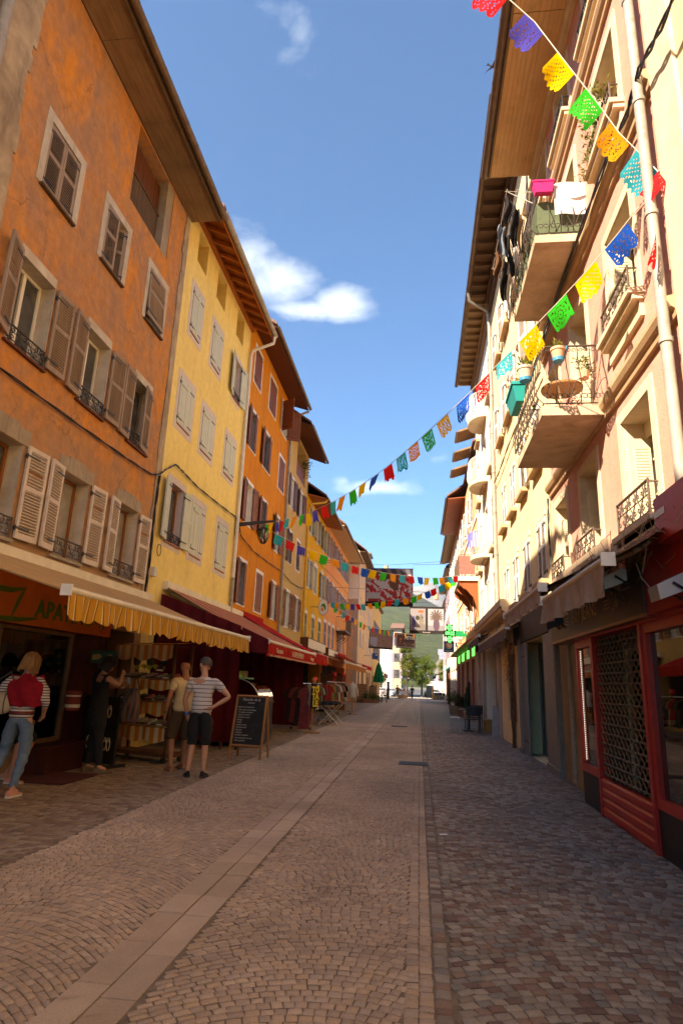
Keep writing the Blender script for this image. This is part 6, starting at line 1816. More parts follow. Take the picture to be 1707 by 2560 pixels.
A_ = [(-4.95, 19.45, 6.42), (-4.7, 19.05, 6.35), (-4.42, 18.55, 6.26), (-4.12, 17.98, 6.16), (-3.84, 17.45, 6.09), (-3.51, 16.85, 5.98), (-3.18, 16.25, 5.88), (-2.93, 15.8, 5.8), (-2.68, 15.33, 5.75), (-2.36, 14.75, 5.7), (-2.04, 14.17, 5.65), (-1.76, 13.65, 5.62), (-1.48, 13.15, 5.60), (-1.2, 12.62, 5.59), (-.90, 12.08, 5.59), (-.62, 11.57, 5.61), (-.35, 11.08, 5.65), (-.12, 10.65, 5.69), (.12, 10.21, 5.74), (.37, 9.75, 5.80), (.67, 9.2, 5.88), (.93, 8.73, 5.97), (1.19, 8.25, 6.06), (1.45, 7.77, 6.16), (1.73, 7.27, 6.27), (1.98, 6.82, 6.39), (2.22, 6.38, 6.54)]
garland('long bunting from the iron lamp bracket up to the grey downpipe', A_, 'gyvrtogyvrtogybrtogybrtygyb', .37, .31, 2, ((-5.1, 19.47, 6.46), (2.5, 5.88, 6.76)))
B_ = [(2.47, 5.96, 7.17), (2.19, 5.9, 7.5), (1.93, 5.82, 7.92), (1.63, 5.74, 8.38), (1.30, 5.66, 8.92), (.88, 5.56, 9.35), (.4, 5.45, 9.85), (-.2, 5.3, 10.2)]
garland('bunting climbing from the grey downpipe out over the camera side of the street', B_, 'togyvryb', .34, .38, 5, ((2.55, 5.9, 6.95), (-5.9, 4.0, 12.5)), swing=-.15)
C_ = [(-4.6,19.8,6.12),(-4.29,20.21,6.02),(-4.0,20.59,5.93),(-3.65,21.05,5.88),(-3.33,21.48,5.81),(-2.99,21.92,5.75),(-2.68,22.34,5.71),(-2.36,22.76,5.67),(-2.03,23.2,5.67),(-1.73,23.6,5.67),(-1.37,24.07,5.67),(-1.03,24.52,5.7),(-0.67,25.0,5.74),(-0.34,25.43,5.78),(0.03,25.92,5.83),(0.32,26.31,5.87),(0.67,26.78,5.96),(0.94,27.13,6.03),(1.32,27.63,6.16),(1.59,27.99,6.25)]
garland('bunting from the lamp bracket across to the corner of the railed balcony', C_, 'trvygotrbygotrbygotr', .37, .32, 8, ((-4.95, 19.42, 6.26), (1.74, 28.2, 6.3)), detail=False)
D_ = [(-5.22,35.59,5.96),(-4.86,35.22,5.87),(-4.57,34.91,5.79),(-4.26,34.58,5.73),(-3.87,34.16,5.67),(-3.6,33.88,5.63),(-3.28,33.54,5.59),(-2.97,33.21,5.53),(-2.59,32.81,5.54),(-2.2,32.39,5.55),(-1.82,31.98,5.56),(-1.44,31.59,5.57),(-1.08,31.2,5.58),(-0.68,30.78,5.58),(-0.26,30.33,5.62),(0.03,30.02,5.69),(0.36,29.68,5.78),(0.64,29.38,5.86),(0.99,29.01,5.97),(1.27,28.71,6.07),(1.53,28.43,6.18)]
garland('bunting from the oval shop sign back to the corner of the railed balcony', D_, 'rtogyvrtogyrtogybrtygy', .36, .32, 9, ((-5.4, 35.6, 6.0), (1.74, 28.25, 6.28)), detail=False)
E_ = [(-5.05,37.65,5.9),(-4.84,38.3,5.82),(-4.64,38.92,5.71),(-4.43,39.55,5.6),(-4.21,40.19,5.54),(-4.04,40.72,5.47),(-3.81,41.4,5.36),(-3.61,42.03,5.29),(-3.37,42.75,5.23),(-3.15,43.41,5.24),(-2.95,44.01,5.24),(-2.72,44.71,5.23),(-2.45,45.51,5.23),(-2.23,46.17,5.23),(-1.98,46.94,5.23),(-1.75,47.64,5.23),(-1.08,49.66,5.35),(-0.42,51.65,5.47),(-0.0,52.92,5.69),(0.86,55.53,6.14),(1.47,57.37,6.57),(1.77,58.27,6.77),(2.07,59.2,7.0)]
garland('far bunting running from the coral orange house over the banners', E_, 'gotrvygotrbygotryogoygy', .40, .36, 10, ((-5.6, 36.2, 6.2), (3.1, 62, 7.9)), detail=False, r=.009)
o = thing('hanging_flag', 'loose red paper flag turned edge-on below the grey downpipe', 'flag', (2.38, 5.8, 6.0))
flag(o, Vector((2.40, 5.78, 6.05)), (.25, .9, -.2), .10, .42, 'r', np.random.default_rng(3), .1)
o = thing('hanging_flag', 'crumpled red paper flag tied to the grey downpipe', 'flag', (2.5, 5.9, 6.9))
flag(o, Vector((2.46, 5.95, 6.86)), (-.55, .3, -.6), .30, .30, 'r', np.random.default_rng(12), .5)

# ------------------------------------------------------------------ cables
def cable(label, pts, r=.012, mat=None, strands=2):
    o = thing('cable', label, 'cable', pts[len(pts) // 2]); P = [Vector(p) for p in pts]
    for s_ in range(strands):
        m = MB(); q = []
        for i in range(len(P) - 1):
            for t in [k / 6 for k in range(6)]: q.append(P[i].lerp(P[i + 1], t) + Vector((.0, 0, r * 1.2 * math.sin(i * 6 + t * 6 + s_ * 3.14))) + Vector((r * 1.1 * math.cos(i * 6 + t * 6 + s_ * 3.14), 0, 0)))
        m.tube(q + [P[-1]], r, 5); m.build('strand', mat or M_black, o)
    return o
cable('black cable slung along the ochre house above the first floor windows', [(-5.95, 6.0, 5.72), (-5.95, 7.4, 5.66), (-5.95, 9.66, 5.71), (-5.95, 11.4, 5.77), (-5.95, 12.67, 5.84), (-5.95, 13.05, 5.98)])
cable('black cable sagging over the pale yellow house to the lamp bracket', [(-5.93, 13.05, 5.98), (-5.93, 13.35, 6.2), (-5.93, 13.9, 6.52), (-5.94, 14.5, 6.5), (-5.94, 15.5, 6.45), (-5.94, 17.2, 6.5), (-5.94, 19.1, 6.58), (-5.94, 19.45, 6.5)])
cable('black cable looping across the deep orange house', [(-5.94, 19.5, 6.48), (-5.94, 19.9, 6.12), (-5.94, 21.6, 5.96), (-5.94, 23.8, 5.99), (-5.94, 26.3, 6.06)], .011)
cable('black cable across the sandy tan house', [(-5.94, 26.5, 6.06), (-5.94, 28.5, 5.93), (-5.94, 30.5, 5.98), (-5.94, 31.9, 6.15)], .011)
cable('black cable across the yellow and coral houses', [(-5.94, 32.0, 8.2), (-5.94, 36, 8.32), (-5.94, 39.3, 8.46), (-5.94, 46, 8.6), (-5.94, 52.4, 8.7)], .012, None, 1)
cable('black cable dropping down the corner between the ochre and yellow houses', [(-5.94, 13.08, 5.95), (-5.95, 13.05, 5.0), (-5.94, 13.08, 4.0), (-5.95, 13.05, 3.2)], .016, None, 3)
cable('thick black cable climbing past the grey downpipe on the right', [(2.42, 4.2, 7.9), (2.42, 5.2, 8.05), (2.42, 5.75, 8.22), (2.44, 6.3, 8.16), (2.44, 7.1, 8.30), (2.42, 9.0, 8.28), (2.44, 12.2, 8.25)], .016)
cable('tan cable running slantwise over the cream house', [(2.52, 12.4, 8.0), (2.52, 14.9, 8.14), (2.52, 17.3, 8.22), (2.52, 19.6, 8.17), (2.5, 20.7, 8.2)], .014, pm('tan_cable', (.25, .15, .08), .8))
cable('thin cable dropping beside the arched windows of the cream house', [(2.55, 12.4, 5.2), (2.54, 12.45, 4.5), (2.55, 12.4, 3.6)], .012)
# coil and boxes on the corner of the yellow house
o = thing('cable_coil', 'coil of spare cable hanging on the yellow wall', 'cable coil', (-5.95, 13.55, 4.3)); m = MB(); m.tube([(-5.96, 13.55 + .11 * math.cos(t), 4.3 + .14 * math.sin(t)) for t in [k * .5 for k in range(26)]], .008, 5); m.build('coil', M_iron, o)
o = thing('junction_box', 'small grey white junction box low on the yellow house corner', 'junction box', (-5.95, 13.4, 3.7)); m = MB(); m.box(-6, -5.9, 13.3, 13.45, 3.66, 3.86); m.build('case', M_signw, o)

# ------------------------------------------------------------------ wrought lamp on the bracket
o = thing('street_lamp', 'black lantern hanging from an iron bracket on the yellow house', 'street lamp', (-5.95, 19.35, 6.3))
m = MB(); m.hexa([(-5.98, 19.40, 6.32), (-4.72, 19.44, 6.50), (-4.72, 19.48, 6.50), (-5.98, 19.46, 6.32), (-5.98, 19.40, 6.46), (-4.72, 19.44, 6.56), (-4.72, 19.48, 6.56), (-5.98, 19.46, 6.46)]); m.box(-5.99, -5.93, 19.36, 19.5, 6.0, 6.55); m.build('bracket', M_iron, o)
lx, ly = -5.06, 19.46
m = MB(); m.tube([(lx, ly, 6.48), (lx, ly, 6.32)], .012, 6); m.lathe([(.02, .0), (.16, -.06), (.22, -.10), (.22, -.13)], (lx, ly, 6.34), 12); m.build('lamp_cap', M_iron, o, smooth=.8)
m = MB()
for k in range(6):
    t = 2 * math.pi * k / 6; m.tube([(lx + .20 * math.cos(t), ly + .20 * math.sin(t), 6.22), (lx + .19 * math.cos(t), ly + .19 * math.sin(t), 6.0), (lx + .10 * math.cos(t), ly + .10 * math.sin(t), 5.80), (lx, ly, 5.76)], .012, 5)
m.build('cage', M_iron, o, smooth=.8)
m = MB(); m.lathe([(.08, 5.80), (.165, 6.0), (.175, 6.21)], (lx, ly, 0), 12); m.build('lamp_glass', clear_glass('lamp_glass', (.9, .85, .75), .8), o, smooth=1)

# ------------------------------------------------------------------ oval sign, banners, pharmacy cross, shop signs
def painted(name, parent, P0, xdir, zdir, w, h, nx, nz, fn, mat, thick=.012):
    """flat printed panel: colours per vertex on a fine grid, plus a body behind it"""
    xd, zd = Vector(xdir).normalized(), Vector(zdir).normalized(); nd = xd.cross(zd)
    m = MB(); cols = []
    m.grid(lambda a, b: Vector(P0) + xd * (a - .5) * w + zd * (b - .5) * h + nd * thick * .5 + nd * .02 * math.sin(a * 4) * (1 if thick < .02 else 0), nx, nz)
    for j in range(nz + 1):
        for i in range(nx + 1): cols.append(fn(i / nx, j / nz))
    return m.build(name, mat, parent, colors=cols, recalc=False)
M_printed = attr_mat('banner_print', .75, .06, .04, .2, .12)
o = thing('shop_sign', 'oval white hanging sign with a green and orange emblem', 'sign', (-5.3, 34.5, 5.5))
ov = [(math.cos(t) * .27, math.sin(t) * .44) for t in [2 * math.pi * k / 28 for k in range(28)]]
m = MB(); m.poly_prism([(-5.28 + a, 34.5, 5.5 + b) for a, b in ov], (0, .05, 0)); m.build('panel', pm('sign_cream', (.74, .70, .60), .5, .05, 4, 0), o)
m = MB(); m.tube([(-5.28 + a, 34.525, 5.5 + b) for a, b in ov], .02, 5, closed=True); m.tube([(-5.98, 34.525, 5.5), (-5.55, 34.525, 5.5)], .014, 5); m.build('rim', M_iron, o)
m = MB(); m.poly_prism([(-5.28 + a * .26, 34.494, 5.46 + b * .3) for a, b in ((-.6, .1), (-.3, .7), (.2, .8), (.5, .4), (.55, -.2), (.3, -.6), (.2, -.1), (-.1, .3), (-.4, .25))], (0, .004, 0)); m.build('emblem', pm('emblem_green', (.05, .22, .03), .6), o)
m = MB(); m.poly_prism([(-5.30 + a * .24, 34.492, 5.38 + b * .25) for a, b in ((-.5, .0), (-.2, .45), (.1, .2), (.05, -.4), (-.35, -.45))], (0, .004, 0)); m.build('emblem', pm('emblem_orange', (.6, .2, .03), .6), o)
nz_ = np.random.default_rng(21)
_bl = nz_.random((40, 3))
def blobs(u, v, n, seed, cols, base, rad=.09):
    r_ = np.random.default_rng(seed); P = r_.random((n, 2)); K = r_.integers(0, len(cols), n)
    d = np.hypot((P[:, 0] - u) * 1.4, P[:, 1] - v); i = int(d.argmin())
    return cols[K[i]] if d[i] < rad * (.6 + .4 * math.sin(u * 50 + v * 37)) else base
def ell(u, v, cu, cv, ru, rv): return ((u - cu) / ru) ** 2 + ((v - cv) / rv) ** 2 < 1
REDW = [(.36, .02, .025), (.30, .015, .02), (.44, .44, .44), (.40, .03, .03), (.48, .46, .45), (.07, .07, .06)]
def ban1(u, v):
    if v < .12 or u < .012 or u > .988: return (.014, .012, .012)
    if v > .84: return (.045, .04, .055) if math.sin(u * 31 + v * 9) > -.2 else (.13, .12, .13)
    if ell(u, v, .06, .74, .10, .09): return (.24, .20, .19)
    if ell(u, v, .44, .78, .07, .08) or ell(u, v, .58, .80, .06, .07): return (.10, .045, .03)
    if abs(u - .76 - (v - .5) * .1) < .018: return (.30, .03, .025)
    if .50 < u < .70 and v > .42 and v + u > 1.02: return (.115, .055, .032)
    if u + v * .8 > .72 and u + v * .8 < .95 and .45 < v < .66 and u < .62: return (.40, .39, .38)
    if v < .36 and u < .26 + .3 * (v - .12): return (.26, .03, .03) if v < .2 and u > .06 else (.36, .35, .36)
    return blobs(u, v, 260, 5, REDW, (.40, .36, .35) if math.sin(u * 23 + v * 31) > .2 else (.30, .03, .03), .05)
def ban2(u, v):
    if v < .11 or u < .02 or u > .98 or v > .93 or .46 < u < .53: return (.03, .022, .02)
    if u < .46:
        if ell(u, v, .33, .82, .09, .05): return (.50, .12, .03)
        if ell(u, v, .23, .58, .06, .09): return (.05, .05, .03)
        if ell(u, v, .12, .40, .05, .25): return (.09, .09, .20)
        if ell(u, v, .34, .45, .06, .28): return blobs(u, v, 60, 9, [(.30, .25, .12), (.07, .06, .05), (.36, .32, .28)], (.20, .17, .13), .05)
        return (.20, .175, .17) if v < .34 else (.27, .25, .25)
    d = math.hypot((u - .77) * 1.2, (v - .62) * .8); an = math.atan2(v - .62, u - .77)
    if d < .10 + .14 * abs(math.sin(an * 8)) * (v > .5): return (.13, .09, .075)
    if ell(u, v, .77, .34, .09, .26): return (.12, .075, .10)
    return (.38, .37, .39) if v > .3 else (.25, .24, .26)
def ban3(u, v):
    if v < .10 or u < .03 or u > .985 or v > .95: return (.05, .035, .03)
    if u < .34 and v < .6 and u + v > .3: return (.36, .34, .42)
    return blobs(u * 1.6, v, 90, 13, [(.32, .06, .06), (.34, .22, .13), (.38, .30, .22), (.16, .08, .05), (.36, .20, .20)], (.26, .16, .12), .06)
def ban4(u, v):
    if u < .025 or u > .975 or v < .035 or v > .965: return (.03, .02, .02)
    if u < .05 or u > .95 or v < .07 or v > .93: return (.55, .45, .36)
    if u < .45 and .40 < v < .86: return blobs(u, v, 30, 17, [(.60, .10, .02), (.62, .22, .03), (.30, .05, .02)], (.10, .05, .04), .09)
    if .16 < v < .38: return blobs(u, v, 50, 19, [(.45, .15, .06), (.5, .35, .2)], (.14, .07, .05), .05)
    return (.085, .045, .04)
def banner(label, c, w, h, fn, nx, nz, tilt=0.0, span=None):
    o = thing('banner', label, 'banner', c, 0, 'printed banners hung across the street')
    xd = Vector((math.cos(tilt), 0, math.sin(tilt))); zd = Vector((-math.sin(tilt), 0, math.cos(tilt)))
    p = painted('sheet', o, c, xd, zd, w, h, nx, nz, fn, M_printed)
    m = MB(); a = Vector(c)
    for sg in (-1, 1): m.tube([a + xd * sg * w / 2 + zd * h / 2, a + xd * sg * w / 2 + zd * (h / 2 + .25), (span[0] if sg < 0 else span[1], c[1], c[2] + h / 2 + .35)], .010, 4)
    m.tube([a - xd * w / 2 + zd * h / 2, a + xd * w / 2 + zd * h / 2], .022, 5); m.tube([a - xd * w / 2 - zd * h / 2, a + xd * w / 2 - zd * h / 2], .022, 5)
    m.build('rod', M_iron, o); return o, p
b1, p1 = banner('largest printed banner, red and white flowered costume', (-1.77, 37, 7.04), 2.8, 2.24, ban1, 110, 80, 0, (-5.98, 2.58))
lettering('Savaternelle', .13, M_signw, p1, (-1.75, 36.97, 6.07), (1, 0, 0), (0, 0, 1), extrude=.003)
b2, p2 = banner('printed banner with two pictures hung from a rod on the peach house', (.54, 45, 5.95), 2.44, 1.87, ban2, 90, 64, 0, (1.0, 2.58))
lettering('Savaternelle', .11, M_signw, p2, (.5, 44.97, 5.10), (1, 0, 0), (0, 0, 1), extrude=.003)
b3, p3 = banner('tilted printed banner in faded reds and browns', (-3.32, 56, 5.27), 2.10, 1.62, ban3, 80, 60, -.06, (-5.1, 2.7))
b4, p4 = banner('dark printed banner reading FÊTES with orange flowers', (-1.42, 68, 6.02), 2.06, 1.52, ban4, 80, 60, 0, (-5.3, 3.0))
lettering('FÊTES', .42, M_signw, p4, (-.97, 67.96, 6.28), (1, 0, 0), (0, 0, 1), extrude=.003, bold=.012)
for (x, y, z, lb) in ((-2.13, 40, 8.68, 'cylindrical cream lamp hung on a wire above the largest banner'), (1.06, 40, 6.95, 'cylindrical tan lamp hung over the two-picture banner')):
    o = thing('hanging_lamp', lb, 'lamp', (x, y, z), 0, 'lamps hung over the street'); t = .0 if x < 0 else .25
    m = MB(); m.lathe([(.12, -.2), (.15, -.19), (.15, .2), (.10, .22)], (x, y, z), 14); m.build('shade', pm('lamp_cream', (.50, .38, .24), .5), o, smooth=.8)
    m = MB(); m.tube([(-5.98, y, z + .5), (x, y, z + .24), (2.58, y, z + .62)], .010, 4); m.build('wire', M_iron, o)
# pharmacy cross showing the time
o = thing('pharmacy_sign', 'lit green pharmacy cross showing 09:22', 'pharmacy sign', (2.0, 35.8, 4.35))
gx, gy = 1.68, 35.8
M_gcase = emit('green_case', (.01, .50, .14), .32); M_gon = emit('green_led', (.05, 1.0, .12), 1.6); M_goff = pm('dark_led', (.004, .05, .012), .5)
m = MB(); m.box(1.36, 2.02, gy, gy + .16, 4.18, 4.50); m.box(gx - .17, gx + .17, gy + .001, gy + .159, 4.50, 4.84); m.box(gx - .17, gx + .17, gy + .001, gy + .159, 3.84, 4.18); m.build('case', M_goff, o)
m = MB(); m.box(2.03, 2.58, gy + .01, gy + .15, 4.19, 4.49); m.build('arm', M_gcase, o)
m = MB()
for zc in (4.66, 4.02):
    for rr_ in (.145, .085):
        pts = [(-1, .4), (-.4, .4), (-.4, 1), (.4, 1), (.4, .4), (1, .4), (1, -.4), (.4, -.4), (.4, -1), (-.4, -1), (-.4, -.4), (-1, -.4)]
        m.tube([(gx + a * rr_, gy - .008, zc + b * rr_) for a, b in pts], .017, 4, closed=True)
m.build('lit_cross', M_gon, o)
me = text_mesh('09:22', .26, .004, bold=.006); me.materials.append(M_gon); me.transform(Matrix.Translation((1.70, gy - .008, 4.34)) @ Matrix(((.88, 0, 0), (0, 0, -1), (0, 1, 0))).to_4x4())
me.transform(Matrix.Translation(-Vector((2.0, 35.8, 4.35)))); q = bpy.data.objects.new('time', me); COL.objects.link(q); q.parent = o
o = thing('shop_sign', 'blue square sign with a round orange and white emblem', 'sign', (1.75, 38, 3.9))
M_bluesign = pm('blue_sign', (.035, .075, .26), .5, .06, 4, 0)
m = MB(); m.box(1.43, 2.03, 38, 38.08, 3.42, 4.06); m.build('panel', M_bluesign, o)
m = MB(); m.lathe([(.20, 0), (.20, .006)], (0, 0, 0), 20); m.v = [(1.73 + a, 37.995 - c_, 3.82 + b) for a, b, c_ in m.v]; m.build('disc', M_signw, o)
m = MB(); m.tube([(1.73 + .13 * math.cos(t), 37.985, 3.82 + .13 * math.sin(t)) for t in [1.6 + k * .3 for k in range(13)]], [.012 + .035 * math.sin(math.pi * k / 12) for k in range(13)], 6); m.build('emblem', pm('emblem_orange2', (.62, .24, .03), .5), o)
lettering('Régaloterie', .10, M_signw, o, (1.73, 37.99, 3.52), (1, 0, 0), (0, 0, 1), extrude=.002, sx=.9)
m = MB(); m.tube([(2.03, 38.04, 3.95), (2.6, 38.04, 3.95)], .014, 5); m.build('bracket', M_iron, o)
o = thing('shop_sign', 'dark blue square sign hung above the closed green parasol', 'sign', (-4.1, 60, 3.9)); m = MB(); m.box(-4.38, -3.80, 60, 60.06, 3.70, 4.24); m.build('panel', M_bluesign, o); m = MB(); m.box(-4.05, -3.88, 59.99, 60, 4.04, 4.14); m.build('print', M_signw, o); m = MB(); m.tube([(-5.15, 60.03, 4.0), (-4.38, 60.03, 4.0)], .014, 4); m.build('bracket', M_iron, o)

# ------------------------------------------------------------------ things on the two balconies
def pot(label, c, r, h, mat, holder=None):
    o = thing('flower_pot', label, 'flower pot', c)
    m = MB(); m.lathe([(r * .68, 0), (r * .95, h * .78), (r * 1.06, h * .80), (r * 1.06, h), (r * .92, h), (r * .88, h * .85)], c, 16); m.build('pot', mat, o, smooth=.7)
    foliage(o, 'foliage', [(c[0], c[1], c[2] + h * 1.15, r * .8)], 70, r, r * .75, [G1, G3], np.random.default_rng(int(c[1] * 100)), up=1.2)
    if holder:
        m = MB(); m.lathe([(r * .75, -.01), (r * .80, .04)], c, 14, caps=True); m.tube([(c[0] + r * .7, c[1], c[2]), (c[0] + r * 1.1, c[1], c[2] + h * .9), (c[0] + r * 1.3, c[1], c[2] + h * 1.2)], .012, 4); m.build('holder', holder, o)
    return o
M_terra = pm('painted_terracotta', (.60, .36, .22), .7, .1, 6, .05); M_blueh = pm('blue_holder', (.04, .25, .42), .5)
pot('painted pot hung on the near rail of the lower balcony in a blue holder', (1.95, 8.30, 6.02), .10, .19, M_terra, M_blueh)
pot('pale banded pot hung on the outer rail of the lower balcony', (1.60, 8.95, 6.05), .12, .22, pm('pale_pot', (.62, .48, .34), .6), M_blueh)
o = thing('planter', 'turquoise planter box with red flowers hung outside the lower balcony', 'planter', (1.5, 9.6, 5.85))
m = MB(); m.hexa([(1.50, 9.25, 5.86), (1.62, 9.25, 5.86), (1.62, 9.85, 5.86), (1.50, 9.85, 5.86), (1.44, 9.2, 6.12), (1.64, 9.2, 6.12), (1.64, 9.9, 6.12), (1.44, 9.9, 6.12)]); m.box(1.425, 1.655, 9.185, 9.915, 6.12, 6.17); m.build('box', pm('turquoise_plastic', (.01, .30, .27), .4, .06, 4, 0), o)
foliage(o, 'flowers', [(1.54, 9.35 + .12 * k, 6.27, .10) for k in range(5)], 110, .1, .07, [G1, G3, cloth('petal_red', (.55, .06, .03), .3), cloth('petal_orange', (.65, .25, .03), .3)], np.random.default_rng(6), up=1)
o = thing('balcony_table', 'round wooden table on the lower balcony', 'table', (2.22, 9.25, 5.36))
m = MB(); m.lathe([(.31, .0), (.315, .015), (.315, .035), (.30, .04)], (2.2, 9.25, 6.02), 28); m.build('table_top', wood('table_wood', (.40, .20, .07), (.30, .13, .04), .45, 0, 4, .05), o, smooth=.6)
for k in range(3):
    t = 2 * math.pi * k / 3; m = MB(); m.tube([(2.2 + .2 * math.cos(t), 9.25 + .2 * math.sin(t), 6.02), (2.2 + .06 * math.cos(t), 9.25 + .06 * math.sin(t), 5.8), (2.2 + .05 * math.cos(t), 9.25 + .05 * math.sin(t), 5.6), (2.2 + .22 * math.cos(t), 9.25 + .22 * math.sin(t), 5.37)], .018, 6); m.build('leg', M_cream, o, smooth=.8)
o = thing('plant', 'pink potted flowers at the foot of the lower balcony rail', 'plant', (2.15, 8.55, 5.36)); foliage(o, 'flowers', [(2.15, 8.52, 5.46, .07), (2.25, 8.52, 5.45, .06)], 60, .07, .06, [G2, cloth('petal_pink', (.55, .08, .16), .3)], np.random.default_rng(8)); m = MB(); m.lathe([(.05, 0), (.06, .07)], (2.2, 8.52, 5.361), 10); m.build('pot', M_terra, o)
o = thing('plant', 'yellow green bushy plant hung by the window over the lower balcony', 'plant', (2.35, 8.75, 6.2)); foliage(o, 'foliage', [(2.38, 8.75, 6.22, .12), (2.48, 8.8, 6.12, .1)], 110, .12, .09, [G3, G1], np.random.default_rng(9)); m = MB(); m.lathe([(.07, 0), (.09, .12)], (2.42, 8.8, 5.98), 10); m.build('pot', M_terra, o)
o = thing('planter', 'bright pink planter hung on the upper balcony rail', 'planter', (1.95, 8.66, 9.2)); m = MB(); m.hexa([(1.82, 8.56, 9.16), (2.08, 8.56, 9.16), (2.08, 8.66, 9.16), (1.82, 8.66, 9.16), (1.78, 8.54, 9.34), (2.11, 8.54, 9.34), (2.11, 8.68, 9.34), (1.78, 8.68, 9.34)]); m.box(1.77, 2.12, 8.53, 8.69, 9.34, 9.37); m.build('box', pm('pink_plastic', (.60, .02, .16), .4, .05, 4, 0), o)
m = MB()
def towel(a, b):
    if b < .5: return Vector((2.12 + .54 * a + .01 * math.sin(b * 9), 8.655 - .02 * math.sin(a * 7) - .012, 9.36 - b * .5))
    return Vector((2.12 + .54 * a, 8.655 - .02 * math.sin(a * 7) - .012, 9.36 - b * .58))
m.grid(towel, 16, 10); m.grid(lambda a, b: Vector((2.15 + .51 * a, 8.625 - .015 * math.sin(a * 5 + b * 3), 9.365 - b * (.24 + .05 * math.sin(a * 3)))), 14, 5)
tag(m.build('towel', cloth('white_towel', (.78, .74, .70), .15), None, smooth=1.3, recalc=False), 'white towel folded over the upper balcony rail', 'towel')
m = MB(); m.grid(lambda a, b: Vector((1.86 + .70 * a, 8.75, 8.48 + .62 * b + .03 * math.sin(a * 8))), 8, 4); m.grid(lambda a, b: Vector((1.86, 8.75 + 2.1 * a, 8.48 + .62 * b + .03 * math.sin(a * 8))), 8, 4); tag(m.build('privacy_screen', cloth('green_mesh', (.14, .17, .10), .2), None, recalc=False), 'grey green mesh screen behind the upper balcony railing', 'screen')
o = thing('drying_rack', 'white wire drying rack fixed outside the upper balcony', 'drying rack', (1.6, 9.6, 9.4))
m = MB()
for z, x in ((9.42, 1.74), (9.44, 1.58), (9.46, 1.42)): m.tube([(x, 8.8, z), (x, 10.9, z)], .006, 5)
for y in (8.85, 10.85): m.tube([(1.82, y, 9.2), (1.40, y, 9.47), (1.82, y, 9.42)], .008, 5)
m.build('wires', M_white, o)
for k in range(9):
    ci = (4, 4, 8, 11, 4, 9, 14, 4, 9)[k]; yy = 8.95 + k * .23
    m = MB(); ln = (.5, .8, .75, .6, .85, .7, .55, .9, 1.0)[k]; x = 1.44 + .14 * (k % 3)
    m.grid(lambda a, b, yy=yy, ln=ln, x=x, k=k: Vector((x - .07 + .14 * a + .03 * math.sin(b * 5 + k), yy + .10 * (a - .5) + .04 * math.sin(a * 9 + b * 4 + k), 9.43 - ln * b)), 8, 12)
    tag(m.build('laundry', GM[ci], None, smooth=1.3, recalc=False), f'{GCOL[ci]} laundry outside the upper balcony, {ORD[k]} along the drying rack', 'laundry', 'laundry on the upper balcony')
o = thing('window_plant', 'straggly yellow green plant on the third floor window guard', 'plant', (2.45, 7.2, 9.2)); foliage(o, 'foliage', [(2.45, 7.0 + .17 * k, 9.35 + .12 * (k % 3), .16) for k in range(6)] + [(2.40, 7.5 + .15 * k, 9.05 - .06 * k, .1) for k in range(4)], 300, .15, .085, [G3, G1, G3], np.random.default_rng(14)); m = MB()
for k in range(7): m.tube([(2.47, 7.0 + .15 * k, 9.0), (2.44, 7.05 + .15 * k, 9.25), (2.38, 7.1 + .16 * k, 9.42)], .006, 4)
m.box(2.42, 2.52, 6.95, 7.85, 8.95, 9.06); m.build('trough', pm('trough', (.25, .15, .08), .8), o)
m = MB(); m.grid(lambda a, b: R.p(24.2 + .8 * math.cos(math.pi * (.15 + .7 * a)), 7.25 - .62 * b, .14 + .58 * math.sin(math.pi * (.15 + .7 * a)) + .02 * math.sin(a * 20)), 20, 6); tag(m.build('blanket', cloth('violet_blue_cloth', (.20, .20, .50), .15, var=.3), None, smooth=1.3, recalc=False), 'violet blue cloth over the lowest rounded balcony', 'cloth')
m = MB(); m.grid(lambda a, b: R.p(28.26, 7.22 - .85 * b, .12 + .70 * a + .01 * math.sin(b * 9)), 10, 8); tag(m.build('blanket', cloth('rose_striped_cloth', (.42, .14, .11), .15), None, recalc=False), 'rose red cloth screen on the railed balcony', 'cloth')

# ------------------------------------------------------------------ right-hand pavement
M_dkmetal = pm('anthracite', (.035, .034, .034), .45, .15, 6, .03)
o = thing('stool', 'low white metal stool on the right pavement', 'stool', (1.22, 22.75, 0))
m = MB(); m.box(-.16, .16, -.16, .16, .47, .50); m.build('seat', M_white, o, world=False)
for x in (-.13, .13):
    for y in (-.13, .13): m = MB(); m.tube([(x * 1.15, y * 1.15, 0), (x, y, .47)], .014, 5); m.build('leg', pm('pale_blue_metal', (.34, .40, .40), .5), o, world=False)
def cafe_chair(label, loc, rz):
    o = thing('cafe_chair', label, 'chair', loc, rz, 'dark chairs on the right pavement')
    m = MB(); m.box(-.24, .24, -.22, .22, .43, .46); m.build('seat', M_dkmetal, o, world=False)
    m = MB(); m.grid(lambda a, b: Vector((-.25 + .5 * a, -.24 - .05 * math.sin(math.pi * a) - .04 * b, .56 + .30 * b)), 8, 4); m.grid(lambda a, b: Vector((-.25 + .5 * a, -.25 - .05 * math.sin(math.pi * a) - .04 * b, .56 + .30 * b)), 8, 4); m.build('backrest', M_dkmetal, o, world=False, recalc=False)
    for x in (-.23, .23):
        m = MB(); m.tube([(x, .22, 0), (x, .21, .64), (x, -.20, .66)], .013, 5); m.build('armrest', M_dkmetal, o, world=False); m = MB(); m.tube([(x, -.24, 0), (x, -.23, .45), (x, -.27, .86)], .013, 5); m.build('leg', M_dkmetal, o, world=False)
        m = MB(); m.tube([(x, -.24, .08), (x, .22, .08)], .01, 5); m.build('stretcher', M_dkmetal, o, world=False)
    return o
cafe_chair('dark chair with its back to the camera on the right pavement', (1.82, 22.9, 0), 0.06)
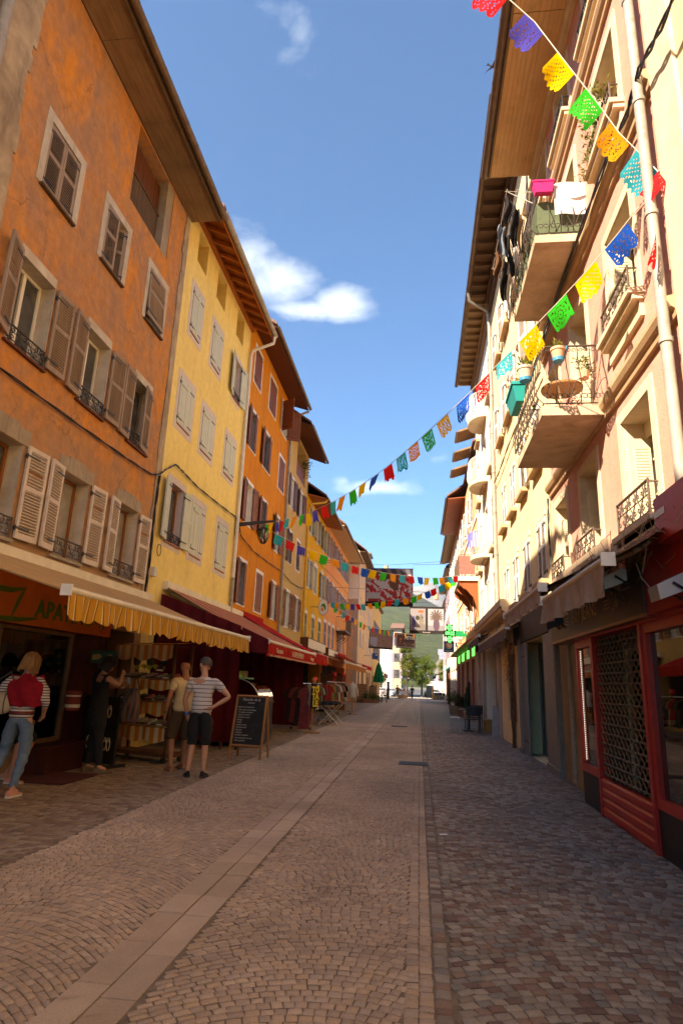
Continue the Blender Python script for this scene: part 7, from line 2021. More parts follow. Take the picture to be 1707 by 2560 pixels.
cafe_chair('dark chair behind the other, turned towards the wall', (2.0, 24.3, 0), math.pi * .9)
o = thing('cafe_table', 'square dark table between the dark chairs', 'table', (1.75, 23.7, 0)); m = MB(); m.box(-.32, .32, -.32, .32, .70, .73); m.build('table_top', M_dkmetal, o, world=False); m = MB(); m.tube([(0, 0, .03), (0, 0, .70)], .03, 8); m.build('pedestal', M_dkmetal, o, world=False); m = MB(); m.box(-.22, .22, -.03, .03, 0, .03); m.box(-.03, .03, -.22, .22, .001, .031); m.build('foot', M_dkmetal, o, world=False)
o = thing('bench', 'low orange wood bench against the pale grey shop', 'bench', (2.4, 23.5, 0)); m = MB(); m.box(-.14, .14, -.5, .5, .38, .43); m.build('seat', M_pole, o, world=False)
for y in (-.42, .42): m = MB(); m.box(-.12, .12, y - .04, y + .04, 0, .38); m.build('leg', M_pole, o, world=False)
m = MB(); m.hexa([(2.30, 21.4, 0), (2.50, 21.4, 0), (2.50, 21.46, 0), (2.30, 21.46, 0), (2.36, 21.48, .95), (2.54, 21.48, .95), (2.54, 21.54, .95), (2.36, 21.54, .95)]); tag(m.build('board', pm('grey_board', (.30, .29, .29), .6), None), 'grey board leaning by the mirrored shop pane', 'board')
o = thing('climbing_vine', 'bare twisted vine stems climbing beside the blue grey shop', 'vine', (2.5, 17.85, 0))
m = MB(); rv = random.Random(2); M_vine = pm('vine_bark', (.11, .055, .035), .9, .3, 10, .4)
for k in range(6):
    y = 17.85 + .02 * k; x = 2.50; pts = []
    for i in range(16):
        z = i * .18; pts.append((x - .03 * math.sin(i * .8 + k), y + (k - 2.5) * .05 * i * .18 + .08 * math.sin(i * .55 + k * 1.3), z))
    m = MB(); m.tube(pts, .030 - .003 * k, 6, r2=.008); m.build('stem', M_vine, o, smooth=.9)
m = MB()
for k in range(60):
    z = 1.4 + rv.random() * 1.4; y = 17.8 + rv.uniform(-.5, .5); m.tube([(2.46, y, z), (2.40, y + rv.uniform(-.3, .3), z + rv.uniform(-.1, .3)), (2.36, y + rv.uniform(-.5, .5), z + rv.uniform(-.2, .4))], .004, 4)
m.build('twigs', M_vine, o, kind='stuff')
o = thing('climbing_vine', 'dry vine twigs tangled under the tan awnings', 'vine', (2.2, 8, 2.9)); m = MB()
for k in range(130):
    y = rv.uniform(5.2, 10.5); z = 2.80 + rv.uniform(-.08, .25); x = rv.uniform(2.0, 2.25)
    m.tube([(x, y, z), (x + rv.uniform(-.1, .1), y + rv.uniform(-.25, .25), z + rv.uniform(-.15, .15)), (x + rv.uniform(-.2, .1), y + rv.uniform(-.4, .4), z + rv.uniform(-.3, .15))], .0035, 4)
m.build('twigs', pm('dry_twig', (.32, .20, .11), .9), o, kind='stuff')
def planter(label, c, s, hgt, mats, seed, boxm, flowers=False, tall=1.0):
    o = thing('planter', label, 'planter', c); x, y, z = c
    m = MB(); m.hexa([(x - s * .4, y - s * .4, z + .05), (x + s * .4, y - s * .4, z + .05), (x + s * .4, y + s * .4, z + .05), (x - s * .4, y + s * .4, z + .05), (x - s * .5, y - s * .5, z + .5), (x + s * .5, y - s * .5, z + .5), (x + s * .5, y + s * .5, z + .5), (x - s * .5, y + s * .5, z + .5)])
    for dx in (-.35, .35): m.box(x + dx * s - .03, x + dx * s + .03, y - .3 * s, y + .3 * s, z, z + .051)
    m.build('box', boxm, o)
    foliage(o, 'foliage', [(x, y, z + .5 + hgt * .5, hgt * .5), (x + s * .2, y, z + .5 + hgt * .3, hgt * .4), (x - s * .25, y, z + .5 + hgt * .35, hgt * .4)], int(1100 * tall), hgt * .5, .10, mats, np.random.default_rng(seed), up=.8)
    m = MB(); m.tube([(x, y, z + .4), (x + .03, y, z + .5 + hgt * .5)], .02, 5); m.build('stem', M_vine, o); return o
M_boxwood = wood('planter_wood', (.36, .24, .14), (.28, .18, .10), .8, 0, 4, .2)
planter('leafy green shrub in a wooden box on the right pavement', (1.95, 36.0, 0), .7, .9, [G1, G2, G1], 31, M_boxwood)
planter('smaller red and green plant in a box nearer than the leafy shrub', (2.15, 33.6, 0), .5, .5, [G1, G2, cloth('leaf_red', (.20, .05, .03), .3)], 32, pm('terracotta_box', (.30, .12, .06), .8))
o = thing('cactus', 'tall dark cactus in front of the rose red pharmacy pilasters', 'cactus', (2.35, 32.5, 0)); m = MB()
for (x, y, z0, z1, r_) in ((2.35, 32.5, .4, 1.5, .08), (2.25, 32.4, .5, 1.2, .06), (2.45, 32.6, .5, 1.75, .06), (2.3, 32.7, .45, 1.0, .07)): m.lathe([(r_ * .8, z0), (r_ * 1.1, (z0 + z1) / 2), (r_, z1 - .08), (r_ * .4, z1)], (x, y, 0), 9)
m.build('stem', pm('cactus_dark', (.035, .045, .02), .8, .3, 10, .2), o, smooth=.8); m = MB(); m.lathe([(.16, 0), (.2, .42), (.18, .42)], (2.35, 32.5, 0), 12); m.build('pot', M_terra, o)
m = MB(); m.quad((.22, 7.2, .012), (.30, 7.22, .014), (.29, 7.27, .016), (.21, 7.25, .013)); tag(m.build('paper_scrap', M_white, None), 'white scrap of paper lying on the right-hand setts', 'paper')
# iron drain covers and a manhole in the road
for k, (x, y) in enumerate(((-.72, 24.5), (-.1, 13.3))):
    o = thing('manhole_cover', ['dark iron cover in the paving far up the street', 'dark iron cover in the paving between the slabs and the right edge'][k], 'manhole cover', (x, y, 0)); m = MB(); m.box(x - .3, x + .3, y - .25, y + .25, .002, .012)
    for i in range(5): m.box(x - .27, x + .27, y - .21 + i * .09, y - .17 + i * .09, .012, .017)
    m.build('lid', M_iron, o)
# ------------------------------------------------------------------ people
SK = {n: pm('skin_' + n, c, .55, .08, 12, .03) for n, c in dict(tan=(.44, .21, .115), warm=(.50, .25, .15), deep=(.34, .145, .075)).items()}
def skin_mesh(nodes, edges, sub=2, root=0):
    """grow a smooth tapering surface round a chain of joints; nodes = [(x, y, z, rx, ry)]"""
    me = bpy.data.meshes.new('skeleton'); me.from_pydata([n[:3] for n in nodes], edges, [])
    ob = bpy.data.objects.new('skeleton', me); COL.objects.link(ob)
    md = ob.modifiers.new('skin', 'SKIN'); md.use_smooth_shade = True; md.branch_smoothing = .6
    sv = me.skin_vertices[0].data
    for i, n in enumerate(nodes): sv[i].radius = (n[3], n[4] if len(n) > 4 else n[3]); sv[i].use_root = (i == root)
    sm = ob.modifiers.new('sub', 'SUBSURF'); sm.levels = sm.render_levels = sub
    dg = bpy.context.evaluated_depsgraph_get(); dg.update()
    r = bpy.data.meshes.new_from_object(ob.evaluated_get(dg))
    vs = [tuple(v.co) for v in r.vertices]; fs = [tuple(p.vertices) for p in r.polygons]
    bpy.data.objects.remove(ob); bpy.data.meshes.remove(me); bpy.data.meshes.remove(r)
    return vs, fs
def lerp(a, b, t): return tuple(a[i] + (b[i] - a[i]) * t for i in range(3))
BASE = dict(pel=(0, 0, .96), spi=(0, .01, 1.12), che=(0, 0, 1.31), nek=(0, -.015, 1.47), hed=(0, .02, 1.63),
            ls=(-.185, -.01, 1.415), rs=(.185, -.01, 1.415), le=(-.25, -.03, 1.13), re=(.25, -.03, 1.13), lw=(-.25, .06, .89), rw=(.25, .06, .89),
            lh=(-.095, 0, .92), rh=(.095, 0, .92), lk=(-.10, .02, .50), rk=(.10, .02, .50), la=(-.105, -.03, .09), ra=(.105, -.03, .09), hturn=0.0, lfoot=0.0, rfoot=0.0)
def person(label, loc, rz, skin, pose=None, scale=1.0, hair=None, hairm=None, top=None, bottom=None, shoes=(SHM[1], M_soleD), group=None, girth=1.0, lod=2, longtop=0.0):
    J = dict(BASE); J.update(pose or {})
    o = thing('person', label, 'person', loc, rz, group); o.scale = (scale,) * 3
    g = girth; B = MB(); kb = .80 if bottom else 1.0; kt = .82 if top else 1.0
    N = [(*J['pel'], .145 * g * kb, .115 * g * kb), (*J['spi'], .125 * g * kt, .10 * g * kt), (*J['che'], .155 * g * kt, .115 * g * kt), (*J['nek'], .066, .060)]
    E = [(0, 1), (1, 2), (2, 3)]
    def add(p, r, par): N.append((*p, r, r)); E.append((par, len(N) - 1)); return len(N) - 1
    hd = Vector(J['hed']); nk = Vector(J['nek']); up = (hd - nk).normalized()
    a = add(tuple(nk + up * .065), .052, 3); fw = Vector((math.sin(-J['hturn']), math.cos(J['hturn']), 0)); fw = (fw - up * fw.dot(up)).normalized(); sd = fw.cross(up)
    b = add(tuple(hd - up * .055 + fw * .018), .070, a); c = add(tuple(hd + up * .012 + fw * .004), .093, b); d = add(tuple(hd + up * .078 - fw * .008), .074, c)
    for s in 'lr':
        sh, el, wr = J[s + 's'], J[s + 'e'], J[s + 'w']
        i = add(sh, .062 * g * kt, 2); i = add(lerp(sh, el, .5), .050 * g, i); i = add(el, .040, i); i = add(lerp(el, wr, .4), .040, i); i = add(wr, .026, i)
        dv = (Vector(wr) - Vector(el)).normalized(); i = add(tuple(Vector(wr) + dv * .05), .032, i); add(tuple(Vector(wr) + dv * .085), .026, i)
        hp, kn, an = J[s + 'h'], J[s + 'k'], J[s + 'a']
        i = add(hp, .092 * g * kb, 0); i = add(lerp(hp, kn, .45), .076 * g * (kb if not bottom or bottom[1] > .6 else 1), i); i = add(kn, .054, i); i = add(lerp(kn, an, .35), .056, i); i = add(lerp(kn, an, .75), .037, i); i = add(an, .036, i)
        t = J[s + 'foot']; add((an[0] + .12 * math.sin(-t), an[1] + .12 * math.cos(t), an[2] - .045), .028, i)
    vs, fs = skin_mesh(N, E, lod); B._add(vs, fs)
    # fingers curl from the end of the palm, thumb leaves its side
    for s in 'lr':
        el, wr = Vector(J[s + 'e']), Vector(J[s + 'w']); dv = (wr - el).normalized(); ax = dv.cross(Vector((0, 1, 0)) if abs(dv.y) < .8 else Vector((1, 0, 0))).normalized(); cu = ax.cross(dv)
        inn = Vector((1 if s == 'l' else -1, 0, 0)); inn = (inn - dv * inn.dot(dv)); inn = inn.normalized() if inn.length > .1 else ax
        wd = dv.cross(inn).normalized()
        for k, ln in enumerate((.066, .075, .070, .055)):
            p0 = wr + dv * .07 + wd * (k - 1.5) * .018
            B.tube([p0, p0 + dv * ln * .5 + inn * .006, p0 + dv * ln * .85 + inn * .026, p0 + dv * ln * .95 + inn * .045], .0085, 5, r2=.006)
        p0 = wr + dv * .03 - wd * .03; B.tube([p0, p0 + dv * .03 - wd * .022, p0 + dv * .065 - wd * .022 + inn * .018], .0095, 5, r2=.007)
    # nose, ears, brow, eyes, lips
    if lod > 1:
        e = hd - up * .005
        B._add([e + fw * .085 + up * .02, e + fw * .112 - up * .028, e + fw * .085 - up * .035 + sd * .017, e + fw * .085 - up * .035 - sd * .017], [(0, 1, 2), (0, 3, 1), (1, 3, 2)])
        for sg in (-1, 1):
            B.sphere(tuple(e + sd * sg * .087 - fw * .004 - up * .01), .028, 8, 6, sx=.45 if abs(sd.x) > .6 else 1, sy=1 if abs(sd.x) > .6 else .45, sz=1.25)
            B.sphere(tuple(e + fw * .079 + sd * sg * .032 + up * .012), .011, 6, 5, mi=1)
        B.tube([e + fw * .086 - up * .062 + sd * .024, e + fw * .092 - up * .060, e + fw * .086 - up * .062 - sd * .024], .006, 5, mi=2)
    bd = B.build('body', [skin, pm('eye', (.03, .02, .015), .3), pm('lip', (.35, .10, .08), .5)], o, smooth=1.4, world=False)
    if top:
        m, sleeve, hem, rad = top[:4]
        TN = [(J['pel'][0], J['pel'][1], hem, .150 * g * rad, .122 * g * rad), (J['pel'][0], J['pel'][1], hem + .10, .158 * g * rad, .126 * g * rad), (*J['spi'], .150 * g * rad, .122 * g * rad), (*J['che'], .174 * g * rad, .132 * g * rad), (J['nek'][0], J['nek'][1], J['nek'][2] - .02, .078, .07)]
        TE = [(0, 1), (1, 2), (2, 3), (3, 4)]
        for s in 'lr':
            sh, el, wr = J[s + 's'], J[s + 'e'], J[s + 'w']
            TN.append((*sh, .080 * g, .080 * g)); TE.append((3, len(TN) - 1))
            if sleeve > 0:
                TN.append((*lerp(sh, el, min(1, sleeve) * .6), .070 * g, .070 * g)); TE.append((len(TN) - 2, len(TN) - 1))
                TN.append((*lerp(sh, el, min(1, sleeve)), .060 * g, .060 * g)); TE.append((len(TN) - 2, len(TN) - 1))
                if sleeve > 1: TN.append((*lerp(el, wr, sleeve - 1), .044, .044)); TE.append((len(TN) - 2, len(TN) - 1))
        v, f = skin_mesh(TN, TE, lod); q = MB(); q._add(v, f)
        q.v = [(x + .008 * math.sin(z * 38 + x * 20 + y * 15) * math.sin(z * 11 + x * 9), y + .010 * math.sin(z * 46 + x * 26) * math.sin(z * 13 + x * 17 + 1), z) for x, y, z in q.v]
        q.build(top[4] if len(top) > 4 else 'shirt', m, o, smooth=1.4, world=False)
    if bottom:
        m, ln, rad = bottom[:3]
        PN = [(J['pel'][0], J['pel'][1], J['pel'][2] + .12, .150 * g, .120 * g), (*J['pel'], .172 * g, .135 * g)]; PE = [(0, 1)]
        for s in 'lr':
            hp, kn, an = J[s + 'h'], J[s + 'k'], J[s + 'a']
            PN.append((*hp, .108 * g, .118 * g)); PE.append((1, len(PN) - 1))
            for t, r_ in ((.4, .092 * rad * g), (.75, .078 * rad), (1.0, .070 * rad)):
                if t <= ln: PN.append((*lerp(hp, kn, t), r_, r_)); PE.append((len(PN) - 2, len(PN) - 1))
            for t, r_ in ((.35, .068 * rad), (.75, .052 * rad), (.98, .050 * rad)):
                if 1 + t <= ln: PN.append((*lerp(kn, an, t), r_, r_)); PE.append((len(PN) - 2, len(PN) - 1))
            if ln not in (1.0,) and ln < 1.3: PN.append((*lerp(kn, an, ln - 1), .072 * rad, .072 * rad)); PE.append((len(PN) - 2, len(PN) - 1))
        v, f = skin_mesh(PN, PE, lod, 1); q = MB(); q._add(v, f)
        q.v = [(x + .007 * math.sin(z * 44 + y * 20 + x * 14), y + .009 * math.sin(z * 52 + x * 30) * math.sin(z * 17 + 2), z) for x, y, z in q.v]
        q.build(bottom[3] if len(bottom) > 3 else 'trousers', m, o, smooth=1.4, world=False)
    for s in 'lr':
        an = J[s + 'a']; t = J[s + 'foot']; q = MB()
        shoe(q, (an[0] + .06 * math.sin(-t), an[1] + .06 * math.cos(t), max(0, an[2] - .09)), math.pi / 2 + t, .98); q.build('shoe', list(shoes), o, smooth=.8, world=False)
    if hair:
        q = MB(); e = hd; r_ = random.Random(int(loc[1] * 10)); long_ = hair == 'bob'
        nu, nv = 22, 12
        def cap(a, b):
            th = 2 * math.pi * a; ph = b * (2.0 if long_ else 1.95)
            fr = math.cos(th)                       # 1 = face side
            if fr > .2: ph *= (.50 if long_ else .46) + .25 * (1 - fr)
            rr_ = (.118 if long_ else .102) * (1 + .05 * math.sin(th * 9 + b * 6) * b + .03 * r_.random()) * (1 + (.16 * b * b if long_ else 0))
            low = .085 * b * b if long_ and fr < .3 else 0
            return e + up * (math.cos(ph) * rr_ * 1.10 + .022 - low) + fw * (math.sin(ph) * rr_ * math.cos(th) * 1.05 - .004) + sd * (math.sin(ph) * rr_ * math.sin(th) * .95)
        q.grid(cap, nu, nv)
        if long_:
            for k in range(260):
                th = r_.uniform(.28, .72); a0 = cap(th, r_.uniform(.2, .5)); a1 = cap(th + r_.uniform(-.02, .02), .9); q.tube([a0, (a0 + a1) / 2 + (a0 - e) * .05, a1, a1 - up * r_.uniform(.01, .05)], .006, 4, r2=.002)
        q.build('hair', hairm, o, smooth=1.3, world=False, recalc=False)
    return o
F_str = stripes('navy_striped_jersey', [(.83, '#c9bfb8'), (.17, '#3a3a52')], .062, 2, .9, 0)
F_str2 = stripes('thin_striped_jersey', [(.60, '#d2c6b8'), (.40, '#4a3440')], .034, 2, .9, 0)
M_denim = NT('blue_denim'); M_denim.base(M_denim.mix(M_denim.ramp(M_denim.noise(5, 6, .6, .5), [(.35, 0.0), (.7, 1.0)]), (.075, .12, .185), (.15, .205, .27))); M_denim.set(Roughness=.9); M_denim.bump(M_denim.noise(60, 3, .6), .2, .004); M_denim = M_denim.m
M_blackcl = pm('black_cloth', (.012, .011, .012), .9, .2, 8, .15)
M_hairgrey = wood('greying_hair', (.105, .082, .064), (.04, .032, .026), .8, 2, 9, .3)
M_hairblond = wood('blond_hair', (.42, .24, .09), (.22, .11, .04), .55, 2, 9, .3, 40)
M_hairdark = wood('dark_hair', (.022, .014, .010), (.012, .008, .006), .45, 2, 9, .3)
# the man in stripes, right hand on his hip
p = person('man in a white and navy striped T-shirt with a hand on his hip', (-3.44, 10.12, 0), .12, SK['warm'],
    dict(re=(.43, -.04, 1.18), rw=(.21, -.10, 1.04), le=(-.28, .02, 1.12), lw=(-.24, .12, .88), hed=(-.01, .03, 1.655), nek=(0, -.01, 1.49), hturn=1.0, lfoot=.35, rfoot=-.1, la=(-.12, -.03, .09), ra=(.11, -.02, .09), lh=(-.10, 0, .94), rh=(.10, 0, .94), pel=(0, 0, .98)), 1.02, 'short', M_hairgrey, (F_str, .62, .90, 1.08), (M_blackcl, 1.12, 1.22, 'shorts'), (M_blackcl, M_soleD), girth=1.10)
q = MB(); q.lathe([(.036, -.022), (.040, 0), (.036, .022)], (-.246, .105, .91), 12); q.build('watch', pm('blue_watch', (.02, .10, .30), .4), p, world=False, smooth=.8)
# the man in beige, turned to the shoe rack
p = person('bald man in a beige T-shirt, brown shorts and flip-flops beside the shoe rack', (-3.98, 10.75, 0), .75, SK['deep'],
    dict(hed=(0, .07, 1.63), nek=(0, .02, 1.48), che=(0, .02, 1.31), hturn=.25, le=(-.27, -.03, 1.12), lw=(-.27, .07, .86), re=(.25, .10, 1.14), rw=(.18, .28, 1.02), lk=(-.13, .06, .50), la=(-.17, -.12, .09), ra=(.12, .1, .09)), 1.02, None, None, (cloth('beige_jersey', (.62, .48, .29), 0), .66, .88, 1.12), (cloth('brown_shorts', (.09, .055, .03), 0), 1.10, 1.3, 'shorts'), (SK['deep'], pm('flipflop', (.22, .12, .07), .7)), girth=1.12)
q = MB(); q.lathe([(.036, -.018), (.039, 0), (.036, .018)], (-.27, .055, .90), 12); q.build('watch', pm('olive_watch', (.08, .09, .03), .5), p, world=False, smooth=.8)
# the woman in front of the shoe window
w = person('blonde woman in jeans and striped top with a red jumper over her shoulders', (-5.03, 7.84, 0), .12, SK['warm'],
    dict(hed=(0, .03, 1.62), hturn=.15, le=(-.36, -.02, 1.17), lw=(-.24, .20, 1.04), re=(.30, -.02, 1.13), rw=(.22, .14, .98), lk=(-.17, .06, .52), la=(-.30, -.02, .09), rk=(.10, .03, .50), ra=(.075, -.10, .09), lfoot=.2, rfoot=-.15, pel=(0, 0, .96)), .985, 'bob', M_hairblond, (F_str2, 1.45, .90, 1.06), (M_denim, 1.98, 1.02, 'jeans'), (pm('pink_trainer', (.50, .22, .16), .6), M_sole), girth=1.04)
q = MB()
def cape(a, b):
    th = (.08 + .84 * a) * math.pi; wd = .225 + .03 * math.sin(b * 3); dp = .135 + .04 * math.sin(b * 3)
    z = 1.50 - .42 * b - .05 * abs(math.cos(th)) * (1 - b) + .012 * math.sin(a * 22)
    k = min(1, .45 + b * 2.2)
    return Vector((wd * k * math.cos(th) + .03, -dp * k * math.sin(th) - .005 + .012 * math.sin(a * 17 + b * 6), z))
q.grid(cape, 30, 14); q.tube([(-.21, -.02, 1.44), (-.10, .10, 1.43), (.0, .15, 1.36), (.10, .10, 1.43), (.21, -.02, 1.44)], .035, 8)
q.build('jumper', cloth('red_jumper', (.27, .012, .022), 0, .95, .2, 14, .5), w, world=False, smooth=1.4, recalc=False)
q = MB(); q.lathe([(.158, .985), (.160, 1.02)], (0, 0, 0), 20, caps=False, sy=.80); q.build('belt', pm('red_belt', (.14, .02, .015), .5), w, world=False, smooth=.8)
hb = thing('handbag', 'cream and grey striped shoulder bag carried by the blonde woman', 'handbag', (-5.26, 7.72, .96), .3)
q = MB(); q.sphere((0, 0, .13), .17, 16, 10, sx=1.0, sy=.45, sz=.80); q.build('body', stripes('bag_stripes', [(.42, '#b3a184'), (.16, '#555049'), (.42, '#b3a184')], .11, 0, .7, 0), hb, world=False, smooth=1.2)
q = MB(); q.tube([(-.13, 0, .20), (-.06, .02, .42), (.06, .03, .52), (.10, .02, .42), (.12, 0, .20)], .012, 6); q.build('strap', pm('brown_leather', (.05, .025, .012), .5), hb, world=False, smooth=.8)
# the person in black holding a price tag
p = person('person in a long black sleeveless coat holding up a white tag', (-5.10, 9.98, 0), -.72, SK['tan'],
    dict(hed=(0, .07, 1.60), nek=(0, .0, 1.46), hturn=0, re=(.25, .17, 1.30), rw=(.10, .28, 1.46), le=(-.25, .14, 1.25), lw=(-.06, .33, 1.30), lfoot=.2, rfoot=-.4, lk=(-.09, .02, .5), ra=(.14, .06, .09)), 1.02, 'bob', M_hairdark, (M_blackcl, .06, .62, 1.14, 'coat'), (M_blackcl, 1.98, 1.15), (SHM[3], SHM[3]), girth=1.05)
q = MB(); q.box(.02, .13, .40, .405, 1.32, 1.42); q.build('tag', M_white, p, world=False)
# half hidden in the shop doorway
person('person with bare legs and heeled sandals half hidden in the shop doorway', (-5.58, 8.74, 0), -1.2, SK['tan'], dict(lk=(-.08, .16, .52), la=(-.10, -.14, .12)), .93, 'bob', M_hairdark, (M_blackcl, .5, .70, 1.0, 'dress'), (M_blackcl, .75, 1.2, 'skirt'), (SK['tan'], pm('silver_strap', (.45, .40, .36), .4)))
# far along the street
person('person in dark clothes walking alone in the middle of the street', (-.92, 88.5, gz(88.5)), 2.9, SK['tan'], dict(lk=(-.1, .12, .52), la=(-.1, .18, .09), ra=(.1, -.22, .14)), 1.0, 'short', M_hairdark, (M_blackcl, 1.4, .92, 1.05), (M_blackcl, 1.98, 1.05), lod=1)
person('person in an orange and green top walking away at the far left', (-2.75, 84, gz(84)), .2, SK['tan'], dict(lk=(-.1, .1, .52), la=(-.1, .16, .09), ra=(.1, -.18, .12)), 1.0, 'short', M_hairdark, (stripes('orange_green_top', [(.5, '#8a4a1c'), (.5, '#4a6a24')], .3, 0, .9, 0), .6, .92, 1.1), (cloth('olive_shorts', (.10, .09, .04), 0), .9, 1.2, 'shorts'), lod=1)
person('blond waiter standing behind the terrace tables', (-4.35, 60.5, gz(60.5)), 2.4, SK['warm'], {}, 1.0, 'short', M_hairblond, (M_blackcl, .6, .92, 1.05), (M_blackcl, 1.98, 1.05), lod=1)
person('seated guest in dark clothes at the terrace table', (-3.75, 57.3, gz(57.3)), -1.4, SK['warm'], dict(pel=(0, -.2, .48), spi=(0, -.2, .66), che=(0, -.18, .86), nek=(0, -.17, 1.02), hed=(0, -.13, 1.18), ls=(-.185, -.18, .97), rs=(.185, -.18, .97), le=(-.25, -.08, .74), re=(.25, -.08, .74), lw=(-.18, .16, .76), rw=(.18, .16, .76), lh=(-.1, -.18, .46), rh=(.1, -.18, .46), lk=(-.12, .26, .50), rk=(.12, .26, .50), la=(-.12, .28, .09), ra=(.12, .28, .09)), 1.0, 'short', M_hairgrey, (M_blackcl, .8, .44, 1.05), (M_blackcl, 1.98, 1.05), (M_white, M_sole), lod=1)
# ------------------------------------------------------------------ terrace, far square, cars, trees, mountains
M_deck = wood('deck_wood', (.30, .16, .08), (.22, .11, .05), .7, 0, 5, .2)
o = thing('terrace_platform', 'brown timber steps and side boards of a small street terrace', 'terrace', (-4.6, 54.5, gz(54)))
for k in range(6):
    q = MB(); q.box(-5.15, -4.32 + .02 * math.sin(k), 53.95, 54.02, .03 + k * .235, .03 + k * .235 + .225); q.build('plank', M_deck, o)
for k in range(4):
    q = MB(); q.box(-4.25, -3.66, 55.4, 55.46, .05 + k * .3, .33 + k * .3); q.build('plank', M_deck, o)
q = MB(); q.box(-4.30, -4.22, 53.93, 54.03, -.05, 2.0); q.box(-3.68, -3.60, 55.38, 55.48, -.05, 1.4); q.build('post', M_deck, o)
q = MB(); q.box(-5.2, -3.7, 54.03, 57, .0, .16); q.build('deck', M_deck, o)
def bush(label, c, r, n, seed, mats, box=True):
    o = thing('shrub', label, 'shrub', c)
    foliage(o, 'foliage', [(c[0], c[1], c[2] + r * .9, r), (c[0] + r * .7, c[1], c[2] + r * .7, r * .7), (c[0] - r * .6, c[1] + .1, c[2] + r * .7, r * .7)], n, r, .13, mats, np.random.default_rng(seed), up=.9)
    q = MB(); q.box(c[0] - r, c[0] + r, c[1] - .2, c[1] + .2, c[2], c[2] + .3); q.build('trough', M_deck, o); return o
bush('leafy green shrub in front of the timber terrace steps', (-4.0, 53.6, gz(53.6)), .55, 900, 41, [G1, G2])
bush('small leafy shrub beside the terrace table', (-3.75, 55.0, gz(55)), .4, 500, 42, [G1, G2, G3])
o = thing('terrace_table', 'pale square table on the small terrace', 'table', (-3.55, 56.6, gz(56.6))); q = MB(); q.box(-.4, .4, -.4, .4, .72, .76); q.build('table_top', M_signw, o, world=False)
for x in (-.34, .34):
    for y in (-.34, .34): q = MB(); q.box(x - .025, x + .025, y - .025, y + .025, 0, .72); q.build('leg', M_dkmetal, o, world=False)
o = thing('terrace_chair', 'brown wooden chair at the street side of the terrace table', 'chair', (-3.02, 57.0, gz(57)), 1.5)
q = MB(); q.box(-.22, .22, -.22, .22, .43, .47); q.build('seat', M_rackwood, o, world=False); q = MB(); q.box(-.22, .22, -.24, -.20, .55, .95); q.build('backrest', M_rackwood, o, world=False)
for x in (-.19, .19):
    q = MB(); q.box(x - .02, x + .02, -.24, -.20, 0, .56); q.build('leg', M_rackwood, o, world=False); q = MB(); q.box(x - .02, x + .02, .18, .22, 0, .44); q.build('leg', M_rackwood, o, world=False)
o = thing('parasol', 'closed green parasol hanging in long folds', 'parasol', (-4.65, 75, gz(75)))
q = MB(); n = 40; prof = [(.05, 4.1), (.22, 3.7), (.36, 3.0), (.48, 2.2), (.50, 1.85)]
vs = []
for r_, z in prof:
    for k in range(n): t = 2 * math.pi * k / n; rr_ = r_ * (1 + .28 * math.sin(t * 9)); vs.append((-4.65 + rr_ * math.cos(t), 75 + rr_ * math.sin(t), z - .2))
q._add(vs, [(i * n + k, i * n + (k + 1) % n, (i + 1) * n + (k + 1) % n, (i + 1) * n + k) for i in range(len(prof) - 1) for k in range(n)]); q.build('canopy', cloth('parasol_green', (.015, .20, .07), .2, var=.3), o, smooth=1.3, recalc=False)
q = MB(); q.tube([(-4.65, 75, gz(75)), (-4.65, 75, 4.0)], .03, 6); q.build('pole', M_white, o)
o = thing('bollard', 'dark square litter pillar by the round prohibition sign', 'bin', (-3.75, 80, gz(80))); q = MB(); q.box(-3.92, -3.60, 79.9, 80.2, gz(80), 1.65); q.build('body', M_dkmetal, o); q = MB(); q.box(-3.94, -3.58, 79.88, 80.22, 1.65, 1.8); q.build('lid', pm('navy_lid', (.03, .04, .08), .5), o)
o = thing('road_sign', 'round prohibition road sign with a red ring', 'road sign', (-4.05, 79, gz(79)))
q = MB(); q.tube([(-4.05, 79, gz(79)), (-4.05, 79, 2.9)], .03, 6); q.build('post', M_dkmetal, o)
q = MB(); q.poly_prism([(-4.05 + .29 * math.cos(t), 78.95, 2.45 + .29 * math.sin(t)) for t in [2 * math.pi * k / 22 for k in range(22)]], (0, .02, 0)); q.build('plate', M_signw, o)
q = MB(); q.tube([(-4.05 + .26 * math.cos(t), 78.94, 2.45 + .26 * math.sin(t)) for t in [2 * math.pi * k / 22 for k in range(22)]], .035, 5, closed=True); q.tube([(-4.22, 78.94, 2.60), (-3.88, 78.94, 2.28)], .028, 5); q.build('ring', pm('sign_red', (.38, .03, .03), .5), o)
q = MB(); q.tube([(-4.16, 78.945, 2.38), (-4.05, 78.945, 2.52), (-3.93, 78.945, 2.50)], .04, 5); q.build('arrow', M_black, o)
o = thing('flower_tub', 'big round tub of pink flowers at the end of the street', 'flower tub', (-3.0, 92, gz(92))); foliage(o, 'flowers', [(-2.7 + .5 * k, 92, .35 + gz(92) + .5, .5) for k in range(3)] + [(-4.5, 92, .4, .5), (-5.1, 92, .4, .5)], 600, .5, .16, [cloth('petal_pink2', (.62, .22, .26), .3), G1, cloth('petal_rose', (.55, .12, .2), .3)], np.random.default_rng(50)); q = MB(); q.lathe([(.6, 0), (.9, .5)], (-2.3, 92, gz(92)), 16); q.build('tub', M_terra, o)
